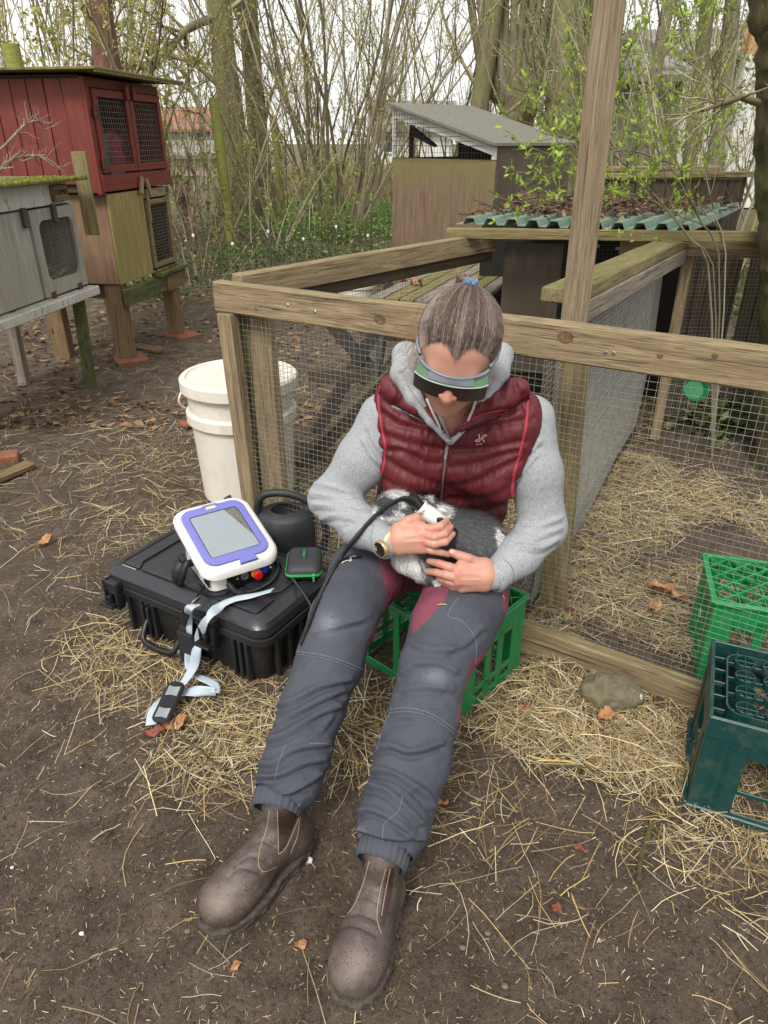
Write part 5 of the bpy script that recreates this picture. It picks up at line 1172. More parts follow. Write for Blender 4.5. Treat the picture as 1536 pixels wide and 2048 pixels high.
# --- screen device standing on the case
DX = Vector((.84, .545, 0)).normalized(); DF = frame(Vector((-.517, 1.742, .2485)), DX)     # origin front left foot, x right, y back
dw, dl = .228, .262; h0, h1 = .085, .165
zt_d = lambda y: h0 + (h1 - h0) * y / dl
DV = thing('laser_device', DF.translation, 'white therapy device with purple bezel and wet reflective screen on the black case', 'medical device')
def lev(inx, iny, r, dz, tilt=1.0, zbase=None, n=6, oy=0):
    out = []
    for x, y in rr3(dw / 2 - inx, dl / 2 - iny, r, n):
        yy = y + dl / 2 + oy; z = (zt_d(yy) + dz) if zbase is None else zbase
        out.append((x + dw / 2, yy, z))
    return out
loft([lev(.012, .015, .03, 0, zbase=.003), lev(.010, .012, .035, -.045), lev(.0, .0, .042, -.036)], cap1=False).build('lower_shell', M['dev_white'], DV, DF, auto=40)
loft([lev(.0, .0, .042, -.0355), lev(-.010, -.010, .05, -.028), lev(-.012, -.012, .052, -.008), lev(-.004, -.004, .048, .001), lev(.008, .008, .04, .003), lev(.010, .010, .038, .0)], cap0=False).build('top_shell', M['dev_white'], DV, DF, auto=50)
loft([lev(.012, .012, .036, .0), lev(.012, .012, .036, .0062), lev(.017, .017, .034, .0075), lev(.034, .040, .012, .0062), lev(.036, .042, .010, .0035)]).build('bezel', M['dev_purple'], DV, DF, auto=30)
def screen_mat():
    t = NT('wet_screen_glass'); v = t.coord('Object'); t.col(hexc('#0b1418')); vo = t.n.new('ShaderNodeTexVoronoi'); vo.inputs['Scale'].default_value = 420; t.link(v, vo.inputs['Vector'])
    dr = t.math('MULTIPLY', t.step(vo.outputs['Distance'], .38, .1), t.step(t.noise(v, 90, 2), .42, .5)); t.rough(t.math('ADD', .03, t.math('MULTIPLY', dr, .1)))
    t.b.inputs['Metallic'].default_value = .9; t.b.inputs['Base Color'].default_value = (.42, .47, .49, 1); t.b.inputs['Coat Weight'].default_value = 1.0; t.b.inputs['Coat Roughness'].default_value = .02; t.bump(dr, .35, .0015); return t.m
M['screen'] = screen_mat()
loft([lev(.0365, .0425, .009, .0037), lev(.0365, .0425, .009, .0045)]).build('screen', M['screen'], DV, DF)
loft([lev(.033, .039, .012, .0050), lev(.033, .039, .012, .0066)][:1] + [lev(.0368, .0428, .009, .0052)], cap0=False, cap1=False).build('screen_border', M['black'], DV, DF)
tl = math.atan2(h1 - h0, dl)
TF = lambda x, y, dz=0: DF @ Matrix.Translation((x, y, zt_d(y) + dz)) @ Matrix.Rotation(tl, 4, 'X')
m = MB(); m.prism([(-.018, -.005), (.018, -.005), (.014, .005), (-.014, .005)], 0, .0022); m.build('yellow_badge', simple('pale_yellow_badge', hexc('#e8e0a0'), rough=.4, bump=0), DV, TF(dw / 2, dl - .024, .0068))
m = MB(); m.prism([(-.028, -.012), (.028, -.012), (.023, .012), (-.023, .012)], 0, .008); m.build('grip_tab', M['dev_purple'], DV, TF(dw * .58, .004, .0005))
m = MB(); m.prism([(-.032, -.006), (.032, -.006), (.022, .005), (-.022, .005)], 0, .002); m.build('bezel_notch', M['dev_purple'], DV, TF(dw / 2, dl - .035 + .022, .006))
# front panel with controls
FPm = DF @ Matrix.Translation((.008, .008, 0)) @ Matrix.Diagonal((1.08, 1, 1.05, 1))
m = MB(); bx(m, .05, .185, -.003, .01, .012, .046, .002); m.build('control_panel', M['black'], DV, FPm)
m = MB(); bx(m, .052, .180, -.0, .01, .0, .013, .002); m.build('cable_recess', M['black'], DV, FPm)
RX = Matrix.Rotation(math.radians(90), 4, 'X')
def knob(x, z, prof, mat, name): m = MB(); m.lathe(prof, 28, FPm @ Matrix.Translation((x, -.003, z)) @ RX); return m.build(name, mat, DV, auto=40)
knob(.102, .031, [(.0115, 0), (.012, .002), (.0095, .003), (.009, .001), (0, .001)], M['metal'], 'ring_socket')
knob(.135, .031, [(.0145, 0), (.0145, .006), (.012, .007), (0, .007)], simple('yellow_button_base', hexc('#d9a520'), rough=.4, bump=0), 'stop_button_base')
knob(.135, .031, [(.008, .007), (.008, .014), (.0135, .015), (.014, .02), (.012, .025), (0, .0265)], simple('red_button', hexc('#c0181c'), rough=.3, bump=0), 'stop_button')
knob(.162, .032, [(.0105, 0), (.011, .002), (.008, .003), (.0075, .001), (.003, .001), (.003, .003), (0, .003)], simple('blue_socket', hexc('#2f45c8'), rough=.35, bump=0), 'blue_socket')
knob(.180, .034, [(.003, 0), (.003, .003), (0, .0035)], wpr, 'indicator')
m = MB()
tri = [(-.0042, -.0035), (.0042, -.0035), (0, .0042)]; tin = [(x * .62, y * .62 - .0002) for x, y in tri]
V, Fs = ring_plate(tri, tin, .0006); m.add(V, Fs); m.add([(-.0005, -.0008, -.0012), (.0005, -.0008, -.0012), (.0005, -.0008, .0014), (-.0005, -.0008, .0014)], [[0, 1, 2, 3]])
m.build('warning_triangle', simple('yellow_print', hexc('#d8b81e'), bump=0), DV, FPm @ Matrix.Translation((.08, -.0034, .031)))
m = MB(); bx(m, -.0, .004, .05, .09, .02, .05); m.build('side_port', M['black'], DV, DF @ Matrix.Translation((.008, -.03, 0)))
# probe holder on the left side
hm = MB(); 
for s in (-1, 1): hm.tube(smooth_poly([(-.02, .12 + s * .022, .085), (-.035, .12 + s * .026, .06), (-.045, .12 + s * .022, .03), (-.05, .12 + s * .01, .004)], 10), [.006, .009, .010, .010, .011, .011, .010, .009, .008, .005], 10)
hm.tube(smooth_poly([(-.03, .12, .07), (-.045, .12, .05), (-.05, .12, .02), (-.052, .12, -.004)], 8), [.012, .017, .02, .021, .021, .018, .013, .006], 12); hm.tube([(.0, .12, .06), (-.03, .12, .062)], .012, 10); hm.tube([(-.028, .098, .083), (-.028, .142, .083)], .008, 10)
hm.build('probe_holder', M['rubber'], DV, DF, auto=50)

# --- soft pouch
PF = frame(Vector((-.250, 1.905, .2485)), Vector((.98, .05, 0))); PO = thing('zip_pouch', PF.translation, 'small black hard pouch with bright green zip beside the device', 'pouch')
hx, hy = .054, .072
loft([rl(hx - .004, hy - .004, .018, 0), rl(hx, hy, .02, .006), rl(hx, hy, .02, .016)], cap1=False).build('lower_shell', M['black'], PO, PF, auto=50)
M['pouch'] = wet('pouch_fabric', hexc('#2f3034'), .6)
loft([rl(hx, hy, .02, .023), rl(hx - .001, hy - .001, .02, .03), rl(hx - .008, hy - .008, .018, .040), rl(hx - .018, hy - .018, .014, .0445), rl(hx - .03, hy - .03, .01, .046)], cap0=False).build('upper_shell', M['pouch'], PO, PF, smooth=True)
M['zip_green'] = simple('green_zip', hexc('#2fae5a'), hexc('#1d8a45'), .5, 200, bump=.2)
loft([rl(hx + .0, hy + .0, .02, .016), rl(hx + .001, hy + .001, .021, .0195), rl(hx, hy, .02, .023)], cap0=False, cap1=False).build('zip_tape', M['rubber'], PO, PF, auto=40)
ov = rl(hx + .002, hy + .002, .021, 0)
def zipline(z, r):
    m = MB(); P = [(x, y, z) for x, y, _ in ov]; P = [p for p in P if not (abs(p[0]) < .028 and p[1] < 0)]
    # open loop starting at front right
    k = max(range(len(P)), key=lambda i: math.hypot(P[i][0] - P[i - 1][0], P[i][1] - P[i - 1][1])); P = P[k:] + P[:k]
    P = [(-.022, -hy - .002, z)] + P[::-1] + [(.03, -hy - .002, z)] if P[-1][0] < 0 else [(.03, -hy - .002, z)] + P[::-1] + [(-.022, -hy - .002, z)]
    m.tube(P, r, 6, ref=(0, 0, 1)); return m.build('zip', M['zip_green'], PO, PF, smooth=True)
for z in (.0165, .0195, .0225): zipline(z, .0014)
m = MB(); bx(m, .026, .036, -hy - .009, -hy + .0, .014, .026, .002); bx(m, .028, .034, -hy - .012, -hy - .008, -.0 + .002, .018, .001); m.build('zip_slider', M['zip_green'], PO, PF)
m = MB(); bx(m, -.010, .010, -.012, .042, .0455, .0468, .0005); lb = m.build('logo_patch', M['rubber'], PO, PF)
tf = PF @ Matrix.Translation((.0, .015, .0474)) @ Matrix.Rotation(math.radians(90), 4, 'Z')
text_mesh('VARICI', .0155, .0004, tf, M['zip_green'], lb)

# --- strap
def front(x, y, off=.004):   # point on the plane just in front of the case
    o = Vector((0, 0, CAM_H)); D = W(x, y, d=1) - o; nn_ = (CF.to_3x3() @ Vector((0, -1, 0))).normalized(); P0 = CF @ Vector((0, -.208, 0)) + nn_ * off; return o + D * ((P0 - o).dot(nn_) / D.dot(nn_))
M['strap'] = simple('grey_webbing', hexc('#b9c3cb'), hexc('#a2adb6'), .7, 8, (1, 1, 1), bump=.3); M['strap_black'] = simple('black_webbing', hexc('#1e1f22'), hexc('#141517'), .8, 60, bump=.5)
def strap(name, pts, wdir, w, mat, parent, n=40, th=.0016):
    P = smooth_poly(pts, n); Wv = smooth_poly([Vector(q).normalized() for q in wdir], n); Wv = nrm(Wv)
    T = nrm(np.gradient(P, axis=0)); Wv = nrm(Wv - T * (Wv * T).sum(1, keepdims=True)); Nn = np.cross(T, Wv); k = 5
    V = []; 
    for s in (1, -1):
        for j in range(k): V.append(P + Wv * (w * (j / (k - 1) - .5)) + Nn * (th / 2 * s))
    V = np.stack(V, 1)  # n,2k,3
    idx = np.arange(n * 2 * k).reshape(n, 2 * k); loop = list(range(k)) + list(range(2 * k - 1, k - 1, -1)); L_ = idx[:, loop]
    Fq = np.stack([L_[:-1], np.roll(L_[:-1], -1, 1), np.roll(L_[1:], -1, 1), L_[1:]], -1).reshape(-1, 4)
    return mesh_np(name, V.reshape(-1, 3), Fq, mat, parent, smooth=True)
SP = thing('shoulder_strap', W(400, 1250, Y=1.7), 'grey webbing shoulder strap with black pads hanging off the case', 'strap')
cx_ = CF.to_3x3() @ Vector((1, 0, 0)); cy_ = CF.to_3x3() @ Vector((0, 1, 0)); UPz = Vector((0, 0, 1))
strap('webbing', [W(395, 1208, z=.262), W(378, 1218, z=.262), front(378, 1240, .006), front(378, 1262), front(378, 1298), W(379, 1330, z=.06), W(392, 1350, z=.05), W(428, 1368, z=.045), W(431, 1386, z=.04)], [cx_, cx_, cx_, cx_, cx_, cx_, cx_ * .9 + cy_ * -.3, cx_ * .2 - cy_, cx_ * .2 - cy_], .026, M['strap'], SP, 60)
strap('webbing', [W(545, 1180, z=.285), W(510, 1190, z=.262), W(470, 1198, z=.257), W(440, 1212, z=.255), W(415, 1238, z=.254), front(400, 1268, .014), front(394, 1295, .014), W(386, 1335, z=.08), W(360, 1372, z=.055), W(330, 1396, z=.045)], [cy_, cy_, cy_, cy_ * .8 - cx_ * .5, cy_ * .6 - cx_ * .8, -cx_ * .9 + UPz * .1, -cx_, -cx_, -cx_ * .6 + cy_ * .6, cy_ * .8 - cx_ * .6], .030, M['strap'], SP, 70)
strap('webbing', [W(431, 1384, z=.04), W(405, 1382, z=.04), W(370, 1385, z=.035), W(330, 1398, z=.03), W(308, 1420, z=.026), W(302, 1450, z=.022)], [UPz, UPz * .8 + cy_ * .4, cy_, cy_ * .7 - cx_ * .5, -cx_, -cx_], .030, M['strap'], SP, 50)
p0, p1 = front(374, 1268, .014), front(374, 1325, .018)
m = MB(); Mp = frame((p0 + p1) / 2, cx_, (cx_.cross(p0 - p1)).normalized() * -1); m.box((0, 0, 0), (.062, (p0 - p1).length, .012), b=.004); m.build('black_sleeve', M['strap_black'], SP, Mp)
strap('black_webbing', [W(372, 1228, z=.262), front(366, 1245, .010), front(364, 1262, .010), front(364, 1290, .012)], [cx_, cx_, cx_, cx_], .024, M['strap_black'], SP, 20, .003)
p0, p1 = W(356, 1364, z=.062), W(318, 1446, z=.04); dd = (p0 - p1).normalized()
Mp = frame((p0 + p1) / 2, dd, (0, -.25, 1)); L_ = (p0 - p1).length
m = loft([[(x, y, z) for x, y in rr3(L_ / 2 - i_, .027 - i_, .022 - i_, 6)] for z, i_ in ((-.004, .003), (0, 0), (.004, .002), (.006, .006))]); PD = m.build('shoulder_pad', M['strap_black'], SP, Mp, auto=60)
M['pad_grey'] = simple('grey_rubber_inlay', hexc('#8d9499'), hexc('#767c80'), .5, 30, bump=.1)
for x in (-L_ * .29, L_ * .24):
    m = MB(); m.prism([(-.017, -.017), (.017, -.017), (.014, .0), (.017, .017), (-.017, .017), (-.014, 0)], 0, .0012); m.build('pad_inlay', M['pad_grey'], PD, Mp @ Matrix.Translation((x, 0, .006)))
for k in range(15):
    x = -L_ * .40 + L_ * .8 * k / 14; m = MB(); bx(m, x - .0014, x + .0014, -.023, .023, .0058, .0068, .0004); m.build('pad_rib', M['strap_black'], PD, Mp)
m = MB(); ring = [(math.cos(a) * .012, math.sin(a) * .020, 0) for a in np.linspace(0, 2 * math.pi, 17)]; m.tube(ring, .002, 8, caps=False); m.build('clip_ring', M['metal'], SP, frame(W(393, 1200, z=.268), cx_ * .4 + UPz * .6), smooth=True)
m = MB(); m.tube([W(400, 1168, z=.275), W(404, 1178, z=.271), W(394, 1192, z=.268), W(386, 1206, z=.265)], .0034, 8); m.tube([W(408, 1170, z=.275), W(408, 1182, z=.269), W(398, 1196, z=.268), W(390, 1208, z=.265)], .0034, 8); m.build('clip_hook', M['black'], SP, smooth=True)

# --- corrugated cable and probe
def corr(name, pts, r, amp, pitch, mat, parent=None, sides=12, n0=200):
    P = smooth_poly(pts, n0); d = np.concatenate([[0], np.cumsum(np.linalg.norm(np.diff(P, axis=0), axis=1))]); L = d[-1]; n = int(L / pitch * 4); s = np.linspace(0, L, n)
    Q = np.stack([np.interp(s, d, P[:, i]) for i in range(3)], -1); R = r + amp * np.where((np.arange(n) % 4) < 2, 1, -1)
    V, Fq = tubes(Q[None], R[None], sides); return mesh_np(name, V, Fq, mat, parent, smooth=False)
CB = thing('probe_cable', W(470, 1190, z=.255), 'ribbed black cable running from the device over the thigh to the hand piece', 'cable')
dvp = lambda x, y, z: DF @ Vector((x, y, z))
corr('strain_relief', [dvp(.066, .004, .022), dvp(.068, -.018, .018), dvp(.075, -.036, .012), dvp(.092, -.046, .012)], .0085, .0018, .006, M['rubber'], CB)
corr('cable', [dvp(.088, -.044, .011), dvp(.13, -.05, .010), dvp(.19, -.03, .010), dvp(.235, .02, .014), dvp(.245, .06, .02), dvp(.255, .10, .012), W(606, 1185, z=.255), W(630, 1235, z=.253), W(620, 1262, z=.25)], .0042, .0008, .0032, M['rubber'], CB)
CAB2 = [W(604, 1285, d=1.86), W(616, 1255, d=1.82), W(634, 1205, d=1.79), W(655, 1160, d=1.745), W(682, 1115, d=1.73), W(716, 1070, d=1.69), W(748, 1034, d=1.655), W(780, 1008, d=1.65), (W(812, 996, d=1.65)), W(826, 1003, d=1.655)]
0 and corr('cable', CAB2, .0052, .0011, .0036, M['rubber'], CB)
corr('cable_collar', [W(817, 994, d=1.652), W(830, 1000, d=1.652), W(842, 1014, d=1.652), W(850, 1024, d=1.655)], .0125, .0016, .0045, M['rubber'], CB, 16)
LP = thing('laser_probe', W(865, 1035, d=1.65), 'white plastic hand piece held over the rabbit by the cable end', 'probe')
a_, b_ = W(842, 1014, d=1.655), W(893, 1056, d=1.67); ax = (b_ - a_); Lp = ax.length
Mx = frame(a_, ax) @ Matrix.Rotation(math.radians(90), 4, 'Y')
m = MB(); m.lathe([(.0155, 0), (.0185, -.003), (.019, .001), (.0165, .006), (.0185, .018), (.0205, .035), (.020, Lp * .75), (.0165, Lp), (.012, Lp + .004), (0, Lp + .005)], 32, Mx); m.build('body', M['dev_white'], LP, auto=45)
m = MB(); m.box(W(880, 1040, d=1.645), (.016, .008, .012), b=.005); m.build('button', M['rubber'], LP)
m = MB(); m.lathe([(.0135, Lp), (.0135, Lp + .02), (.011, Lp + .026), (0, Lp + .026)], 24, Mx); m.build('nozzle', M['black'], LP, auto=45)

# --- crates
def grid_panel(m, F4, w, h, th, bars):
    """bars: list of (x0,x1,z0,z1) rectangles making the panel, in a plane y=0..th"""
    for (x0, x1, z0, z1) in bars: m.box(F4 @ Vector(((x0 + x1) / 2, th / 2, (z0 + z1) / 2)), (x1 - x0, th, z1 - z0), F4, b=.0015)
def tick(m, F4, x0, x1, z0, z1, n, sl=.006, y=-.0008):
    for k in range(n):
        z = z0 + (z1 - z0) * k / (n - 1); V = [F4 @ Vector(v) for v in ((x0, y, z), (x1, y, z + sl), (x1, y, z + sl + .0022), (x0, y, z + .0022), (x0, .001, z), (x1, .001, z + sl), (x1, .001, z + sl + .0022), (x0, .001, z + .0022))]
        m.add(V, [[0, 1, 2, 3], [7, 6, 5, 4], [0, 4, 5, 1], [2, 6, 7, 3]])
def milk_crate(name, org, xd, wx, wy, h, mat, label, front_open=False, lattice=True, group=None):
    Fm = frame(Vector(org), xd); t = thing(name, org, label, 'crate', group)
    sides = [Fm, Fm @ Matrix.Translation((wx, 0, 0)) @ Matrix.Rotation(math.pi / 2, 4, 'Z'), Fm @ Matrix.Translation((wx, wy, 0)) @ Matrix.Rotation(math.pi, 4, 'Z'), Fm @ Matrix.Translation((0, wy, 0)) @ Matrix.Rotation(-math.pi / 2, 4, 'Z')]
    for i, S in enumerate(sides):
        w = wx if i % 2 == 0 else wy; m = MB(); e = .046 if i % 2 else .04
        if i in (0,) and front_open:
            bars = [(.002, e, 0, h), (w - e, w - .002, 0, h), (e, w - e, 0, .028), (e, w - e, h - .03, h), (w * .36, w * .36 + .022, .028, h - .03)]
        else:
            e = .062; bars = [(.002, e, 0, h), (w - e, w - .002, 0, h), (e, w - e, 0, .03), (e, w - e, h - .085, h), (e, w - e, .055, .075)]
            nb = 3 if w > .33 else 2; sp = (w - 2 * e) / (nb + 1)
            for k in range(nb): bars.append((e + sp * (k + 1) - .014, e + sp * (k + 1) + .014, .022, h - .055))
        grid_panel(m, S, w, h, .006, bars)
        for (x0, x1) in ((.004, .010), (w - .010, w - .004)): m.box(S @ Vector(((x0 + x1) / 2, .012, h / 2)), (x1 - x0, .018, h - .004), S, b=.0015)
        m.box(S @ Vector((w / 2, -.004, h - .006)), (w + .006, .012, .010), S, b=.002)
        tick(m, S, .012, .022, .02, h - .05, 16, .004); tick(m, S, w - .034, w - .02, .02, h - .05, 22, .006)
        m.build('side_panel', mat, t)
    m = MB()
    if lattice:
        nx_, ny_ = 6, 4; th = .0025
        for s in (1, -1):
            for k in range(-ny_, nx_ + 1):
                pts = []
                for q in range(0, 41):
                    y = wy * q / 40; x = (k + (y / wy * ny_ if s > 0 else ny_ - y / wy * ny_)) * wx / nx_
                    if .01 <= x <= wx - .01: pts.append((x, y))
                if len(pts) > 2:
                    a_, b_ = Fm @ Vector((*pts[0], h - .012)), Fm @ Vector((*pts[-1], h - .012)); fr = frame((a_ + b_) / 2, b_ - a_); m.box((a_ + b_) / 2, ((b_ - a_).length, .004, .012), fr, b=.001)
        for k in range(1, nx_): 
            m.box(Fm @ Vector((wx * k / nx_, wy / 2, h - .013)), (.003, wy - .02, .010), Fm, b=.001)
    else: m.box(Fm @ Vector((wx / 2, wy / 2, h - .008)), (wx - .02, wy - .02, .004), Fm)
    o = m.build('bottom_lattice', mat, t); return t
def dirv(a): return Vector((math.cos(a), math.sin(a), 0))
A_f = Vector((.733, -.68, 0)).normalized(); cr0 = Vector((.214, 1.50, 0)) - A_f * .40
milk_crate('seat_crate', cr0, A_f, .40, .30, .275, M['crate_green'], 'green plastic milk crate the woman is sitting on', front_open=True, group='plastic crates')
milk_crate('green_crate', (.945, 1.675, 0), Vector((.96, -.28, 0)).normalized(), .42, .27, .285, M['crate_bright'], 'bright green upturned milk crate behind the wire mesh', group='plastic crates')
m = MB(); m.lathe([(0, 0), (.016, 0), (.016, .0008), (0, .001)], 20, frame(Vector((.945, 1.675, 0)) + Vector((.01, .075, .19)) + Vector((-.006, 0, 0)), Vector((0.28, .96, 0))) @ RX); o = m.build('round_sticker', simple('pale_sticker', hexc('#b9c9b4'), bump=0), [x for x in bpy.data.objects if x.name.startswith('green_crate')][0])
# dark bottle crate
bo_ = Vector((.738, 1.205, 0)); bxd = Vector((.918, -.397, 0)).normalized(); BF = frame(bo_, bxd); bwx, bwy, bh = .40, .30, .298
BC = tag(thing('bottle_crate', bo_, 'dark green upturned bottle crate with rings, front right corner', 'crate', 'plastic crates'))
BS = [BF, BF @ Matrix.Translation((bwx, 0, 0)) @ Matrix.Rotation(math.pi / 2, 4, 'Z'), BF @ Matrix.Translation((bwx, bwy, 0)) @ Matrix.Rotation(math.pi, 4, 'Z'), BF @ Matrix.Translation((0, bwy, 0)) @ Matrix.Rotation(-math.pi / 2, 4, 'Z')]
for i, S in enumerate(BS):
    w = bwx if i % 2 == 0 else bwy; m = MB()
    grid_panel(m, S, w, bh, .005, [(.001, .095, .0, bh - .03), (w - .095, w - .001, 0, bh - .03), (0, w, bh - .055, bh), (.095, w - .095, .0, .028), (.095, w - .095, .088, .10), (.095, w - .095, .20, bh - .05)])
    m.box(S @ Vector((w / 2, -.003, .012)), (w + .008, .014, .022), S, b=.003); m.box(S @ Vector((w / 2, -.001, bh - .03)), (w + .002, .005, .058), S, b=.002)
    m.box(S @ Vector((.014, .018, bh / 2 - .02)), (.006, .03, bh - .05), S, b=.002)
    tick(m, S, .030, .042, .02, bh - .075, 34, .007, -.0015); tick(m, S, .052, .064, .02, bh - .075, 34, .007, -.0015)
    tick(m, S, w - .042, w - .030, .02, bh - .075, 34, .007, -.0015)
    m.build('side_panel', M['crate_dark'], BC)
m = MB(); zt_c = bh - .004
a_o = rl(bwx / 2 - .032, bwy / 2 - .032, .035, 0, cx=bwx / 2, cy=bwy / 2); a_i = rl(bwx / 2 - .036, bwy / 2 - .036, .031, 0, cx=bwx / 2, cy=bwy / 2)
n = len(a_o); V = [(x, y, zt_c) for x, y, _ in a_o] + [(x, y, zt_c) for x, y, _ in a_i] + [(x, y, zt_c - .05) for x, y, _ in a_o] + [(x, y, zt_c - .05) for x, y, _ in a_i]
Fs = []
for i in range(n):
    j = (i + 1) % n; Fs += [[i, j, n + j, n + i], [n + i, n + j, 3 * n + j, 3 * n + i], [j, i, 2 * n + i, 2 * n + j]]
m.add(V, Fs)
for k in range(5): m.box((.015, .05 + k * .05, zt_c - .016), (.034, .004, .012), b=.001); m.box((bwx - .015, .05 + k * .05, zt_c - .016), (.034, .004, .012), b=.001)
for k in range(6): m.box((.06 + k * .056, .015, zt_c - .016), (.004, .034, .012), b=.001); m.box((.06 + k * .056, bwy - .015, zt_c - .016), (.004, .034, .012), b=.001)
m.build('inner_tray', M['crate_dark'], BC, BF, auto=40)
ringm = None
for i in range(5):
    for j in range(4):
        x = .075 + i * .0625; y = .06 + j * .06
        if ringm is None:
            m = MB(); n = 20; a = np.linspace(0, 2 * math.pi, n, endpoint=False); o_ = [(math.cos(t) * .0235, math.sin(t) * .0235) for t in a]; i_ = [(math.cos(t) * .0215, math.sin(t) * .0215) for t in a]
            V = [(x_, y_, 0) for x_, y_ in o_] + [(x_, y_, 0) for x_, y_ in i_] + [(x_, y_, -.02) for x_, y_ in o_] + [(x_, y_, -.02) for x_, y_ in i_]; Fs = []
            for q in range(n):
                r_ = (q + 1) % n; Fs += [[q, r_, n + r_, n + q], [n + q, n + r_, 3 * n + r_, 3 * n + q], [r_, q, 2 * n + q, 2 * n + r_]]
            m.add(V, Fs); m.box((0, 0, -.004), (.044, .0018, .007), b=.0005); m.box((0, 0, -.004), (.0018, .044, .007), b=.0005)
            o = m.build('bottle_ring', M['crate_dark'], BC, BF @ Matrix.Translation((x, y, zt_c + .002))); ringm = o.data
        else: reg(bpy.data.objects.new('bottle_ring', ringm), BF @ Matrix.Translation((x, y, zt_c + .002)), BC)
m = MB()
for i in range(5): m.box((.075 + i * .0625, bwy / 2, zt_c - .016), (.003, bwy - .075, .012), b=.001)
for j in range(4): m.box((bwx / 2, .06 + j * .06, zt_c - .0165), (bwx - .075, .003, .012), b=.001)
for i in range(4):
    for j in range(4): 
        if (i + j) % 2: m.box((.075 + i * .0625 + .031, .06 + j * .06 - .0, zt_c - .05), (.028, .028, .003), b=.001)
m.build('ring_lattice', M['crate_dark'], BC, BF)
# ------------------------------------------------------------------ signed distance modelling for cloth, skin and animal
_p3 = np.random.default_rng(5).random((64, 64, 64)).astype(np.float32)
def n3(P, s):
    Q = np.asarray(P) * s; i = np.floor(Q).astype(int); f = Q - i; f = f * f * (3 - 2 * f); i &= 63; j = (i + 1) & 63; r = 0
    for a in (0, 1):
        for b in (0, 1):
            for c in (0, 1):
                w = (f[:, 0] if a else 1 - f[:, 0]) * (f[:, 1] if b else 1 - f[:, 1]) * (f[:, 2] if c else 1 - f[:, 2])
                r = r + w * _p3[(j if a else i)[:, 0], (j if b else i)[:, 1], (j if c else i)[:, 2]]
    return r - .5
def cone(a, b, ra, rb, k=.015, s=1): return ('c', np.array(list(a), float), np.array(list(b), float), ra, rb, k, s)
def ell(c, r, R=None, k=.015, s=1): return ('e', np.array(list(c), float), np.array(r, float), None if R is None else np.array(R), 0, k, s)
def chain(pts, rs, k=.015): return [cone(pts[i], pts[i + 1], rs[i], rs[i + 1], k) for i in range(len(pts) - 1)]
